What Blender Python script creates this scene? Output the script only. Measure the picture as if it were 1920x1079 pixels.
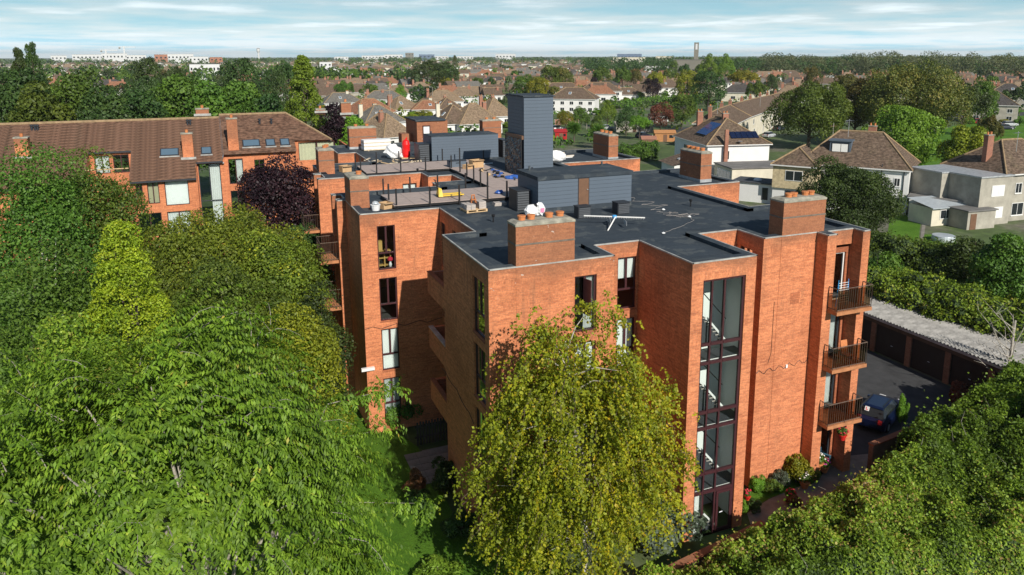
import bpy, bmesh, math, random
import numpy as np
from mathutils import Vector, Matrix
# ------------------------------------------------------------------ scene, camera, sky, sun, exposure
S = bpy.context.scene
for o in list(bpy.data.objects): bpy.data.objects.remove(o)
COL = S.collection
F, CX, CY = 1402.03, 996.72, 383.86            # focal length and principal point in photo pixels (1920 x 1079)
YAW, PIT, ROL = math.radians(22.8709), math.radians(11.3040), math.radians(0.1274)
H = 19.576                                     # camera height above z = 0 (ground lies at G)
G = -0.9
def _rot():
    c, s = math.cos, math.sin
    fwd = np.array([s(YAW)*c(PIT), c(YAW)*c(PIT), -s(PIT)]); right = np.array([c(YAW), -s(YAW), 0])
    down = np.cross(fwd, right)
    return np.array([c(ROL)*right+s(ROL)*down, -s(ROL)*right+c(ROL)*down, fwd])
RM = _rot()
cd = bpy.data.cameras.new('camera'); cam = bpy.data.objects.new('camera', cd); COL.objects.link(cam)
cd.sensor_width = 36; cd.lens = F/1920*36; cd.clip_end = 20000; cd.clip_start = 0.5
cd.shift_x = -(CX-960)/1920; cd.shift_y = (CY-539.5)/1920
m = Matrix.Identity(4)
for i in range(3): m[i][0] = RM[0][i]; m[i][1] = -RM[1][i]; m[i][2] = -RM[2][i]
m[2][3] = H
cam.matrix_world = m
S.camera = cam
SUN = Vector((0.096, -1.0, 0.64)).normalized()
W = bpy.data.worlds.new('World'); S.world = W; W.use_nodes = True
nt = W.node_tree; nt.nodes.clear()
def N(t, typ, **k):
    n = t.nodes.new(typ)
    for a, v in k.items(): setattr(n, a, v)
    return n
out = N(nt, 'ShaderNodeOutputWorld'); bg = N(nt, 'ShaderNodeBackground')
sky = N(nt, 'ShaderNodeTexSky', sky_type='NISHITA', sun_disc=False, sun_elevation=math.asin(SUN.z),
        sun_rotation=math.atan2(SUN.x, SUN.y), altitude=300, air_density=1.0, dust_density=0.15, ozone_density=3.0)
tc = N(nt, 'ShaderNodeTexCoord'); sep = N(nt, 'ShaderNodeSeparateXYZ')
nt.links.new(tc.outputs['Generated'], sep.inputs[0])
zz = N(nt, 'ShaderNodeMath', operation='ADD'); zz.inputs[1].default_value = 0.05
ab = N(nt, 'ShaderNodeMath', operation='MAXIMUM'); ab.inputs[1].default_value = 0.0
nt.links.new(sep.outputs[2], ab.inputs[0]); nt.links.new(ab.outputs[0], zz.inputs[0])
dx = N(nt, 'ShaderNodeMath', operation='DIVIDE'); dy = N(nt, 'ShaderNodeMath', operation='DIVIDE')
for d, k in ((dx, 0), (dy, 1)): nt.links.new(sep.outputs[k], d.inputs[0]); nt.links.new(zz.outputs[0], d.inputs[1])
cmb = N(nt, 'ShaderNodeCombineXYZ'); nt.links.new(dx.outputs[0], cmb.inputs[0]); nt.links.new(dy.outputs[0], cmb.inputs[1])
n1 = N(nt, 'ShaderNodeTexNoise'); n1.inputs['Scale'].default_value = 0.5; n1.inputs['Detail'].default_value = 5; n1.inputs['Roughness'].default_value = 0.52
n2 = N(nt, 'ShaderNodeTexNoise'); n2.inputs['Scale'].default_value = 0.2; n2.inputs['Detail'].default_value = 3
nt.links.new(cmb.outputs[0], n1.inputs['Vector']); nt.links.new(cmb.outputs[0], n2.inputs['Vector'])
mul = N(nt, 'ShaderNodeMath', operation='MULTIPLY_ADD'); mul.inputs[1].default_value = 0.55
nt.links.new(n2.outputs[0], mul.inputs[0]); nt.links.new(n1.outputs[0], mul.inputs[2])
cr = N(nt, 'ShaderNodeValToRGB'); cr.color_ramp.elements[0].position = 0.62; cr.color_ramp.elements[1].position = 0.93
nt.links.new(mul.outputs[0], cr.inputs[0])
# thin cloud: seen edge-on towards the horizon it covers more, overhead it is sparse
opt = N(nt, 'ShaderNodeMath', operation='DIVIDE'); opt.inputs[0].default_value = 0.08; opt.use_clamp = True
za = N(nt, 'ShaderNodeMath', operation='ADD'); za.inputs[1].default_value = 0.03; nt.links.new(ab.outputs[0], za.inputs[0]); nt.links.new(za.outputs[0], opt.inputs[1])
cf = N(nt, 'ShaderNodeMath', operation='MULTIPLY'); nt.links.new(opt.outputs[0], cf.inputs[1])
nt.links.new(cr.outputs[0], cf.inputs[0])
n3 = N(nt, 'ShaderNodeTexNoise'); n3.inputs['Scale'].default_value = 1.1; n3.inputs['Detail'].default_value = 5
mp = N(nt, 'ShaderNodeMapping'); mp.inputs['Location'].default_value = (3.3, 1.2, 0)
nt.links.new(cmb.outputs[0], mp.inputs[0]); nt.links.new(mp.outputs[0], n3.inputs['Vector'])
cr2 = N(nt, 'ShaderNodeValToRGB'); e = cr2.color_ramp.elements
e[0].position = 0.36; e[0].color = (10.4, 17.2, 20.2, 1); e[1].position = 0.80; e[1].color = (18.0, 20.4, 21.4, 1)
add3 = N(nt, 'ShaderNodeMath', operation='MULTIPLY_ADD'); add3.inputs[1].default_value = 0.55; nt.links.new(cr.outputs[0], add3.inputs[0])
hv = N(nt, 'ShaderNodeMath', operation='MULTIPLY'); hv.inputs[1].default_value = 0.8; nt.links.new(n3.outputs[0], hv.inputs[0]); nt.links.new(hv.outputs[0], add3.inputs[2])
nt.links.new(add3.outputs[0], cr2.inputs[0])
tint = N(nt, 'ShaderNodeMix', data_type='RGBA', blend_type='MULTIPLY'); tint.inputs[0].default_value = 1
tint.inputs[7].default_value = (0.62, 0.90, 1.02, 1)
nt.links.new(sky.outputs[0], tint.inputs[6])
veil = N(nt, 'ShaderNodeMath', operation='DIVIDE'); veil.inputs[0].default_value = 0.045; veil.use_clamp = True; nt.links.new(za.outputs[0], veil.inputs[1])
mxf = N(nt, 'ShaderNodeMath', operation='MAXIMUM'); nt.links.new(veil.outputs[0], mxf.inputs[0]); nt.links.new(cf.outputs[0], mxf.inputs[1])
mx = N(nt, 'ShaderNodeMix', data_type='RGBA')
nt.links.new(mxf.outputs[0], mx.inputs[0]); nt.links.new(tint.outputs[2], mx.inputs[6]); nt.links.new(cr2.outputs[0], mx.inputs[7])
nt.links.new(mx.outputs[2], bg.inputs[0]); bg.inputs[1].default_value = 0.05
nt.links.new(bg.outputs[0], out.inputs[0])
sl = bpy.data.lights.new('sun', 'SUN'); sl.energy = 5.0; sl.angle = math.radians(0.53); sl.color = (1.0, 0.93, 0.82)
so = bpy.data.objects.new('sun', sl); COL.objects.link(so); so.rotation_euler = SUN.to_track_quat('Z', 'Y').to_euler(); so.location = (0, 0, 60)
vs = S.view_settings; vs.view_transform = 'Standard'; vs.look = 'None'; vs.exposure = 0.1; vs.gamma = 1.0; vs.use_curve_mapping = False
S.render.resolution_x, S.render.resolution_y = 1024, 575
S.render.engine = 'CYCLES'
S.cycles.max_bounces = 6; S.cycles.diffuse_bounces = 2; S.cycles.glossy_bounces = 2; S.cycles.transparent_max_bounces = 6; S.cycles.transmission_bounces = 2

# ------------------------------------------------------------------ photo pixel -> world helpers
def ray(x, y): return RM.T @ np.array([(x-CX)/F, (y-CY)/F, 1.0])
def wz(x, y, z=G): d = ray(x, y); t = (z-H)/d[2]; return Vector((d[0]*t, d[1]*t, z))
def wd(x, y, D): d = ray(x, y); t = D/math.hypot(d[0], d[1]); return Vector((d[0]*t, d[1]*t, H+d[2]*t))
def wy(x, y, Y): d = ray(x, y); t = Y/d[1]; return Vector((d[0]*t, Y, H+d[2]*t))
def pxm(p): q = RM @ np.array([p[0], p[1], p[2]-H]); return F/q[2]     # pixels per metre at a point

# ------------------------------------------------------------------ object helpers
OFF = {}
def tag(o, label=None, cat=None, group=None, kind=None):
    if label: o['label'] = label
    if cat: o['category'] = cat
    if group: o['group'] = group
    if kind: o['kind'] = kind
    return o
def thing(name, label, cat, loc=(0, 0, 0), rot=0.0, group=None, world=True):
    o = bpy.data.objects.new(name, None); COL.objects.link(o); o.empty_display_size = 0.3
    o.location = loc; o.rotation_euler = (0, 0, rot)
    OFF[o.name] = Vector(loc) if world else Vector((0, 0, 0))
    return tag(o, label, cat, group)
def link(name, me, parent=None):
    o = bpy.data.objects.new(name, me); COL.objects.link(o)
    if parent is not None:
        o.parent = parent; OFF[o.name] = OFF.get(parent.name, Vector((0, 0, 0)))
    return o
def copy_tree(o, parent=None):
    c = o.copy(); COL.objects.link(c); c.parent = parent
    OFF[c.name] = Vector((0, 0, 0))
    for ch in o.children: copy_tree(ch, c)
    return c
class MB:
    def __init__(s): s.v = []; s.f = []; s.sm = False
    def add(s, vs, fs):
        b = len(s.v); s.v += [tuple(v) for v in vs]; s.f += [tuple(b+i for i in f) for f in fs]; return s
    def box(s, x0, x1, y0, y1, z0, z1):
        if x0 > x1: x0, x1 = x1, x0
        if y0 > y1: y0, y1 = y1, y0
        if z0 > z1: z0, z1 = z1, z0
        return s.add([(x0, y0, z0), (x1, y0, z0), (x1, y1, z0), (x0, y1, z0), (x0, y0, z1), (x1, y0, z1), (x1, y1, z1), (x0, y1, z1)],
                     [(0, 3, 2, 1), (4, 5, 6, 7), (0, 1, 5, 4), (1, 2, 6, 5), (2, 3, 7, 6), (3, 0, 4, 7)])
    def obox(s, c, u, v, w, a, b, d):          # oriented box: centre, three unit axes, three half sizes
        c, u, v, w = Vector(c), Vector(u)*a, Vector(v)*b, Vector(w)*d
        P = [c+u*i+v*j+w*k for k in (-1, 1) for j in (-1, 1) for i in (-1, 1)]
        return s.add(P, [(0, 2, 3, 1), (4, 5, 7, 6), (0, 1, 5, 4), (1, 3, 7, 5), (3, 2, 6, 7), (2, 0, 4, 6)])
    def bar(s, p, q, r, n=4, r2=None):
        p, q = Vector(p), Vector(q); d = (q-p)
        if d.length < 1e-6: return s
        d.normalize(); u = d.orthogonal().normalized(); v = d.cross(u); r2 = r if r2 is None else r2
        A = [p+(u*math.cos(a)+v*math.sin(a))*r for a in [math.pi/4+2*math.pi*i/n for i in range(n)]]
        B = [q+(u*math.cos(a)+v*math.sin(a))*r2 for a in [math.pi/4+2*math.pi*i/n for i in range(n)]]
        return s.add(A+B, [(i, (i+1) % n, n+(i+1) % n, n+i) for i in range(n)]+[tuple(range(n))[::-1], tuple(range(n, 2*n))])
    def tube(s, pts, rad, n=5):
        for i in range(len(pts)-1):
            r0 = rad[i] if isinstance(rad, (list, tuple)) else rad; r1 = rad[i+1] if isinstance(rad, (list, tuple)) else rad
            s.bar(pts[i], pts[i+1], r0, n, r1)
        return s
    def lathe(s, c, prof, n=12):               # profile of (radius, z)
        b = []
        for r, z in prof:
            b += [(c[0]+r*math.cos(2*math.pi*i/n), c[1]+r*math.sin(2*math.pi*i/n), c[2]+z) for i in range(n)]
        fs = [(k*n+i, k*n+(i+1) % n, (k+1)*n+(i+1) % n, (k+1)*n+i) for k in range(len(prof)-1) for i in range(n)]
        fs += [tuple(range(n))[::-1], tuple(range((len(prof)-1)*n, len(prof)*n))]
        return s.add(b, fs)
    def mesh(s, name, mat, off=Vector((0, 0, 0))):
        me = bpy.data.meshes.new(name)
        me.from_pydata([(v[0]-off[0], v[1]-off[1], v[2]-off[2]) for v in s.v], [], s.f); me.validate(); me.update()
        if mat: me.materials.append(M[mat] if isinstance(mat, str) else mat)
        if s.sm:
            for p in me.polygons: p.use_smooth = True
        return me
    def build(s, name, mat, parent=None):
        off = OFF.get(parent.name, Vector((0, 0, 0))) if parent is not None else Vector((0, 0, 0))
        return link(name, s.mesh(name, mat, off), parent)
def quads_mesh(name, V, nq, mat, rnd=None, tri=False, normals=None):
    """V: (nq*4, 3) array of quad corners."""
    k = 4
    me = bpy.data.meshes.new(name); me.vertices.add(len(V)); me.loops.add(nq*k); me.polygons.add(nq)
    me.vertices.foreach_set('co', np.asarray(V, np.float32).ravel())
    me.loops.foreach_set('vertex_index', np.arange(nq*k, dtype=np.int32))
    me.polygons.foreach_set('loop_start', np.arange(0, nq*k, k, dtype=np.int32))
    me.polygons.foreach_set('loop_total', np.full(nq, k, np.int32))
    me.update(calc_edges=True)
    if rnd is not None:
        a = me.attributes.new('rnd', 'FLOAT', 'POINT'); a.data.foreach_set('value', np.repeat(rnd, k).astype(np.float32))
    me.materials.append(M[mat]); return me

# ------------------------------------------------------------------ materials
M = {}
def nodes(name):
    m = bpy.data.materials.new(name); m.use_nodes = True; t = m.node_tree
    M[name] = m; return m, t, t.nodes['Principled BSDF']
def L(t, a, b): t.links.new(a, b)
def mix(t, fac, a, b, typ='MIX'):
    n = N(t, 'ShaderNodeMix', data_type='RGBA', blend_type=typ)
    for s, v in ((0, fac), (6, a), (7, b)):
        if hasattr(v, 'is_output'): L(t, v, n.inputs[s])
        else: n.inputs[s].default_value = v if s == 0 else (*v[:3], 1)
    return n.outputs[2]
def mth(t, op, a, b=None, c=None):
    n = N(t, 'ShaderNodeMath', operation=op)
    for i, v in enumerate((a, b, c)):
        if v is None: continue
        if hasattr(v, 'is_output'): L(t, v, n.inputs[i])
        else: n.inputs[i].default_value = v
    return n.outputs[0]
def noise(t, scale, detail=4, rough=0.55, coord='Object', vec=None, stretch=None):
    n = N(t, 'ShaderNodeTexNoise'); n.inputs['Scale'].default_value = scale; n.inputs['Detail'].default_value = detail; n.inputs['Roughness'].default_value = rough
    if vec is None:
        c = N(t, 'ShaderNodeTexCoord'); vec = c.outputs[coord]
    if stretch:
        mp = N(t, 'ShaderNodeMapping'); mp.inputs['Scale'].default_value = stretch; L(t, vec, mp.inputs[0]); vec = mp.outputs[0]
    L(t, vec, n.inputs['Vector']); return n.outputs[0]
def ramp(t, fac, stops):
    r = N(t, 'ShaderNodeValToRGB'); e = r.color_ramp.elements
    while len(e) < len(stops): e.new(0.5)
    for i, (p, c) in enumerate(stops): e[i].position = p; e[i].color = (*c[:3], 1) if not isinstance(c, (int, float)) else (c, c, c, 1)
    L(t, fac, r.inputs[0]); return r.outputs[0]
def bump(t, h, strength, dist, bsdf):
    b = N(t, 'ShaderNodeBump'); b.inputs['Strength'].default_value = strength; b.inputs['Distance'].default_value = dist
    L(t, h, b.inputs['Height']); L(t, b.outputs[0], bsdf.inputs['Normal'])
def plain(name, col, rough=0.7, var=0.18, scale=2.5, metal=0.0, spec=0.4, bmp=0.0):
    m, t, b = nodes(name)
    n = noise(t, scale, 6, 0.6)
    c = ramp(t, n, [(0.3, [x*(1-var) for x in col]), (0.7, [min(1, x*(1+var)) for x in col])])
    L(t, c, b.inputs['Base Color']); b.inputs['Roughness'].default_value = rough; b.inputs['Metallic'].default_value = metal
    b.inputs['Specular IOR Level'].default_value = spec
    if bmp: bump(t, noise(t, scale*12, 3), bmp, 0.02, b)
    return m
def wall_uv(t):
    g = N(t, 'ShaderNodeNewGeometry'); sn = N(t, 'ShaderNodeSeparateXYZ'); L(t, g.outputs['True Normal'], sn.inputs[0])
    c = N(t, 'ShaderNodeSeparateXYZ'); L(t, g.outputs['Position'], c.inputs[0])
    isx = mth(t, 'GREATER_THAN', mth(t, 'ABSOLUTE', sn.outputs[0]), 0.7)
    u = N(t, 'ShaderNodeMix', data_type='FLOAT'); L(t, isx, u.inputs[0]); L(t, c.outputs[0], u.inputs[2]); L(t, c.outputs[1], u.inputs[3])
    return u.outputs[0], c.outputs[2], g.outputs['Position']
def brick(name, c1, c2, mortar, soldier=True, stain=0.5, bw=0.225, bh=0.075, top=False):
    m, t, b = nodes(name); u, z, pos = wall_uv(t)
    def bt(vu, vz, w, h, off):
        cb = N(t, 'ShaderNodeCombineXYZ'); L(t, vu, cb.inputs[0]); L(t, vz, cb.inputs[1])
        k = N(t, 'ShaderNodeTexBrick'); k.offset = off; k.inputs['Scale'].default_value = 1
        k.inputs['Brick Width'].default_value = w; k.inputs['Row Height'].default_value = h; k.inputs['Mortar Size'].default_value = 0.0075
        k.inputs['Mortar Smooth'].default_value = 0.4; k.inputs['Bias'].default_value = 0.0
        k.inputs['Color1'].default_value = (*c1, 1); k.inputs['Color2'].default_value = (*c2, 1); k.inputs['Mortar'].default_value = (*mortar, 1)
        L(t, cb.outputs[0], k.inputs['Vector']); return k
    k1 = bt(u, z, bw, bh, 0.5); col, h = k1.outputs['Color'], k1.outputs['Fac']
    if soldier:
        zz = mth(t, 'MODULO', mth(t, 'SUBTRACT', z, 10.78-2.84*6), 2.84)
        k2 = bt(u, mth(t, 'ADD', zz, 0.0), bh, 0.3, 0.0)
        sel = mth(t, 'LESS_THAN', zz, 0.225)
        col = mix(t, sel, col, k2.outputs['Color'])
    # streaky colour batches, large weathering and dark staining high on the walls
    cb = N(t, 'ShaderNodeCombineXYZ'); L(t, u, cb.inputs[0]); L(t, z, cb.inputs[1])
    n1 = noise(t, 1.0, 5, 0.65, vec=cb.outputs[0], stretch=(0.9, 9, 1))
    col = mix(t, ramp(t, n1, [(0.38, 0.0), (0.72, 0.75)]), col, [x*1.22 for x in c2], 'MIX')
    n2 = noise(t, 0.35, 6, 0.7, vec=pos)
    col = mix(t, mth(t, 'MULTIPLY', ramp(t, n2, [(0.45, 0.0), (0.75, 1.0)]), stain), col, [x*0.5 for x in c1])
    n4 = noise(t, 2.2, 6, 0.75, vec=pos)
    col = mix(t, mth(t, 'MULTIPLY', ramp(t, n4, [(0.5, 0.0), (0.8, 1.0)]), 0.45), col, [x*0.55 for x in c1])
    if top:                                                 # sooty, rain-washed top courses and runs down from the copings
        zt = mth(t, 'MULTIPLY_ADD', n2, 2.2, mth(t, 'SUBTRACT', z, 12.0)); w1 = ramp(t, zt, [(0.0, 0.0), (0.55, 0.55), (1.0, 0.62)])
        n6 = noise(t, 1.0, 4, 0.6, vec=cb.outputs[0], stretch=(2.6, 0.22, 1)); w2 = mth(t, 'MULTIPLY', ramp(t, n6, [(0.54, 0.0), (0.72, 0.55)]), ramp(t, mth(t, 'SUBTRACT', z, 7.5), [(0.0, 0.25), (1.0, 1.0)]))
        col = mix(t, mth(t, 'MAXIMUM', w1, w2), col, (0.20, 0.105, 0.065))
        n7 = noise(t, 5.0, 2, 0.5, vec=pos); col = mix(t, mth(t, 'MULTIPLY', ramp(t, n7, [(0.735, 0.0), (0.76, 0.6)]), ramp(t, mth(t, 'SUBTRACT', z, 10.2), [(0.0, 0.0), (0.5, 1.0)])), col, (0.6, 0.55, 0.5))
    n3 = noise(t, 13, 3, 0.6, vec=pos)
    col = mix(t, 1.0, col, ramp(t, n3, [(0.3, 0.78), (0.7, 1.15)]), 'MULTIPLY')
    L(t, col, b.inputs['Base Color']); b.inputs['Roughness'].default_value = 0.85; b.inputs['Specular IOR Level'].default_value = 0.2
    bump(t, mth(t, 'SUBTRACT', mth(t, 'MULTIPLY', n3, 0.4), h), 0.5, 0.008, b)
    return m
brick('brick', (0.45, 0.145, 0.068), (0.67, 0.25, 0.115), (0.40, 0.20, 0.13), top=True)
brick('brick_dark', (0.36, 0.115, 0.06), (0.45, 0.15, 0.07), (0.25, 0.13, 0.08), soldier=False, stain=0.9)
brick('brick_house', (0.30, 0.13, 0.09), (0.38, 0.17, 0.11), (0.30, 0.24, 0.2), soldier=False, stain=0.5)
brick('brick_wall_old', (0.24, 0.13, 0.08), (0.30, 0.16, 0.1), (0.25, 0.2, 0.16), soldier=False, stain=0.9)
def felt():
    m, t, b = nodes('roof_felt')
    c = N(t, 'ShaderNodeNewGeometry').outputs['Position']
    n = noise(t, 0.35, 6, 0.6, vec=c); n2 = noise(t, 3.0, 5, 0.7, vec=c)
    col = ramp(t, n, [(0.3, (0.032, 0.043, 0.056)), (0.7, (0.046, 0.060, 0.076))])
    col = mix(t, ramp(t, n2, [(0.5, 0.0), (0.75, 0.6)]), col, (0.075, 0.09, 0.10))
    n9 = noise(t, 0.9, 5, 0.6, vec=c); col = mix(t, ramp(t, n9, [(0.54, 0.0), (0.58, 0.6), (0.72, 0.3)]), col, (0.10, 0.112, 0.116))
    n10 = noise(t, 0.55, 4, 0.5, vec=c); col = mix(t, ramp(t, n10, [(0.6, 0.0), (0.66, 0.6)]), col, (0.026, 0.034, 0.044))
    cs = N(t, 'ShaderNodeSeparateXYZ'); L(t, c, cs.inputs[0])
    lap = mth(t, 'LESS_THAN', mth(t, 'MODULO', mth(t, 'ADD', cs.outputs[1], mth(t, 'MULTIPLY', n2, 0.03)), 1.0), 0.035)
    col = mix(t, mth(t, 'MULTIPLY', lap, 0.7), col, (0.025, 0.03, 0.035))
    L(t, col, b.inputs['Base Color']); b.inputs['Roughness'].default_value = 0.8; b.inputs['Specular IOR Level'].default_value = 0.25
    bump(t, noise(t, 60, 2, vec=c), 0.25, 0.01, b)
felt()
def tiles(name, c1, c2, row=0.32, colw=0.3, moss=0.4, mosscol=(0.16, 0.14, 0.08)):
    m, t, b = nodes(name)
    tcn = N(t, 'ShaderNodeTexCoord'); cs = N(t, 'ShaderNodeSeparateXYZ'); L(t, tcn.outputs['Object'], cs.inputs[0])
    pos = tcn.outputs['Object']
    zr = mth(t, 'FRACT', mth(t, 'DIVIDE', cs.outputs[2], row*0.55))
    n = noise(t, 0.5, 6, 0.65, vec=pos); n2 = noise(t, 6, 4, 0.7, vec=pos)
    n5 = noise(t, 1.0, 2, 0.5, vec=pos, stretch=(2.6, 2.6, 4.6))
    col = mix(t, ramp(t, n2, [(0.35, 0.0), (0.65, 1.0)]), c1, c2)
    col = mix(t, mth(t, 'MULTIPLY', ramp(t, n, [(0.5, 0.0), (0.72, 1.0)]), moss), col, mosscol)
    col = mix(t, 1.0, col, ramp(t, n5, [(0.32, 0.55), (0.68, 1.4)]), 'MULTIPLY')
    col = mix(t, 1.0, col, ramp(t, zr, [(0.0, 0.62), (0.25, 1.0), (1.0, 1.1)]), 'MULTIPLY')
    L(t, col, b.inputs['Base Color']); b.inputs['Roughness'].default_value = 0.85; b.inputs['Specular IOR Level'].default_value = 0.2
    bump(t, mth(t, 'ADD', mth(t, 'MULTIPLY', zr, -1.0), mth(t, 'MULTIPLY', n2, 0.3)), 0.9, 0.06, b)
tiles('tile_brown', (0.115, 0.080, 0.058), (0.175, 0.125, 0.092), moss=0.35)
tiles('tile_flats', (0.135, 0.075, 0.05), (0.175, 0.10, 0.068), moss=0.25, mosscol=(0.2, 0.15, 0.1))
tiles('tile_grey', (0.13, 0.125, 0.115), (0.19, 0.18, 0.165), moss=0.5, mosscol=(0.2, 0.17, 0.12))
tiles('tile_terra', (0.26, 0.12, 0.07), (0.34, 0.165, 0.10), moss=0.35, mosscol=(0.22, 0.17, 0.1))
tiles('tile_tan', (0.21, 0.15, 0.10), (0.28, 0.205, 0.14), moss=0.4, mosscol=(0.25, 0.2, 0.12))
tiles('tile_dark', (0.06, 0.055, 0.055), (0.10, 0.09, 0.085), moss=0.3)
plain('ridge_tile', (0.30, 0.21, 0.12), 0.85, 0.3, 3)
plain('render_white', (0.74, 0.74, 0.73), 0.8, 0.06, 0.6)
plain('render_cream', (0.62, 0.58, 0.47), 0.85, 0.12, 0.8)
plain('pebbledash', (0.36, 0.34, 0.29), 0.95, 0.22, 0.8, bmp=0.5)
plain('stone_clad', (0.52, 0.43, 0.27), 0.9, 0.25, 3.0, bmp=0.4)
plain('band_grey', (0.17, 0.14, 0.115), 0.9, 0.3, 4)
plain('concrete', (0.33, 0.31, 0.27), 0.9, 0.3, 2.0, bmp=0.4)
plain('concrete_cap', (0.30, 0.285, 0.235), 0.95, 0.4, 3.0, bmp=0.5)
plain('trim_light', (0.36, 0.36, 0.345), 0.6, 0.4, 2.0)
plain('lead', (0.42, 0.44, 0.46), 0.5, 0.25, 3.0, metal=0.3)
plain('cladding', (0.095, 0.125, 0.165), 0.6, 0.06, 1.5)
plain('cladding_dark', (0.04, 0.048, 0.06), 0.6, 0.1, 2)
plain('louvre', (0.028, 0.033, 0.042), 0.5, 0.1, 2)
plain('frame_maroon', (0.055, 0.018, 0.022), 0.45, 0.1, 4)
plain('frame_white', (0.72, 0.72, 0.71), 0.5, 0.04, 4)
plain('frame_dark', (0.03, 0.035, 0.045), 0.5, 0.1, 4)
plain('door_brown', (0.16, 0.085, 0.05), 0.55, 0.15, 4)
plain('black_metal', (0.012, 0.012, 0.014), 0.5, 0.1, 4)
plain('rust_rail', (0.11, 0.075, 0.055), 0.7, 0.4, 8)
plain('wood_slab', (0.42, 0.18, 0.08), 0.85, 0.3, 3)
plain('pot_terra', (0.52, 0.19, 0.07), 0.8, 0.2, 5)
plain('pot_red', (0.62, 0.025, 0.02), 0.5, 0.1, 5)
plain('deck_board', (0.40, 0.325, 0.295), 0.85, 0.14, 2.5)
plain('timber', (0.56, 0.40, 0.23), 0.85, 0.2, 5)
plain('timber_pale', (0.62, 0.53, 0.40), 0.85, 0.2, 5)
plain('cardboard', (0.50, 0.33, 0.18), 0.9, 0.1, 3)
plain('white_plastic', (0.78, 0.79, 0.80), 0.5, 0.08, 4)
plain('pink_print', (0.72, 0.28, 0.46), 0.5, 0.1, 4)
plain('red_plastic', (0.75, 0.012, 0.012), 0.4, 0.1, 5)
plain('yellow_paint', (0.72, 0.48, 0.05), 0.45, 0.1, 5)
plain('blue_sheet', (0.04, 0.12, 0.42), 0.4, 0.2, 5)
plain('blue_paint', (0.05, 0.16, 0.24), 0.55, 0.15, 5)
plain('blue_bright', (0.05, 0.35, 0.75), 0.4, 0.1, 5)
plain('aluminium', (0.62, 0.64, 0.66), 0.35, 0.1, 6, metal=0.7)
plain('black_sheet', (0.010, 0.016, 0.03), 0.22, 0.3, 4, spec=0.6)  # black plastic; its blue sheen is tinted into the base colour
plain('block', (0.42, 0.38, 0.35), 0.95, 0.15, 6)
plain('curtain', (0.74, 0.75, 0.73), 0.85, 0.06, 3)
plain('blind', (0.82, 0.82, 0.80), 0.8, 0.03, 2)
plain('curtain_cream', (0.66, 0.62, 0.45), 0.85, 0.06, 3)
plain('interior', (0.78, 0.81, 0.80), 0.9, 0.05, 1)
plain('interior_dark', (0.08, 0.075, 0.07), 0.9, 0.1, 1)
plain('stair_tread', (0.05, 0.055, 0.065), 0.7, 0.1, 3)
plain('pine', (0.55, 0.34, 0.10), 0.6, 0.15, 3)
plain('bark', (0.09, 0.07, 0.055), 0.95, 0.35, 6, bmp=0.6)
plain('bark_pale', (0.40, 0.37, 0.32), 0.85, 0.35, 6)
plain('bark_birch', (0.66, 0.63, 0.58), 0.8, 0.3, 5)
plain('twig_grey', (0.28, 0.26, 0.22), 0.9, 0.25, 6)
plain('asphalt', (0.05, 0.052, 0.056), 0.95, 0.25, 1.2, bmp=0.3)
plain('paving', (0.22, 0.20, 0.175), 0.95, 0.3, 1.6, bmp=0.3)
plain('slab', (0.25, 0.24, 0.23), 0.95, 0.3, 1.6, bmp=0.3)
plain('soil', (0.10, 0.075, 0.055), 1.0, 0.4, 2.0, bmp=0.5)
plain('fence_wood', (0.20, 0.12, 0.075), 0.9, 0.25, 3)
plain('fence_dark', (0.05, 0.045, 0.04), 0.9, 0.25, 3)
plain('shed_orange', (0.42, 0.2, 0.08), 0.85, 0.2, 3)
plain('roof_flat', (0.17, 0.165, 0.16), 0.85, 0.25, 0.8)
plain('roof_flat_dark', (0.065, 0.07, 0.078), 0.8, 0.2, 0.8)
plain('tin_sheet', (0.48, 0.53, 0.57), 0.4, 0.12, 2, metal=0.2)
plain('tin_pale', (0.25, 0.245, 0.235), 0.75, 0.45, 1.2)
plain('garage_wall', (0.10, 0.075, 0.055), 0.9, 0.25, 2)
plain('garage_door', (0.022, 0.02, 0.02), 0.6, 0.2, 2)
plain('solar', (0.008, 0.014, 0.045), 0.15, 0.2, 2, spec=0.6)
plain('solar_blue', (0.012, 0.05, 0.19), 0.15, 0.2, 2, spec=0.6)
plain('tyre', (0.012, 0.012, 0.013), 0.85, 0.1, 4)
plain('rubble', (0.46, 0.38, 0.28), 0.95, 0.35, 6)
plain('far_white', (0.62, 0.63, 0.64), 0.8, 0.05, 0.1)
plain('far_brick', (0.36, 0.16, 0.1), 0.9, 0.1, 0.1)
plain('far_blue', (0.12, 0.17, 0.26), 0.6, 0.1, 0.1)
plain('far_stone', (0.20, 0.19, 0.16), 0.9, 0.1, 0.1)
plain('flower_red', (0.55, 0.03, 0.06), 0.7, 0.3, 20)
plain('flower_mag', (0.5, 0.05, 0.3), 0.7, 0.3, 20)
plain('flower_white', (0.75, 0.72, 0.70), 0.7, 0.1, 20)
def paint(name, col):
    m, t, b = nodes(name); b.inputs['Base Color'].default_value = (*col, 1); b.inputs['Roughness'].default_value = 0.3; b.inputs['Coat Weight'].default_value = 0.6
for nme, c in dict(car_blue=(0.004, 0.009, 0.04), car_white=(0.7, 0.71, 0.72), car_black=(0.012, 0.012, 0.014), car_silver=(0.4, 0.42, 0.44), car_red=(0.4, 0.02, 0.02), car_navy=(0.01, 0.013, 0.03)).items(): paint(nme, c)
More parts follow.
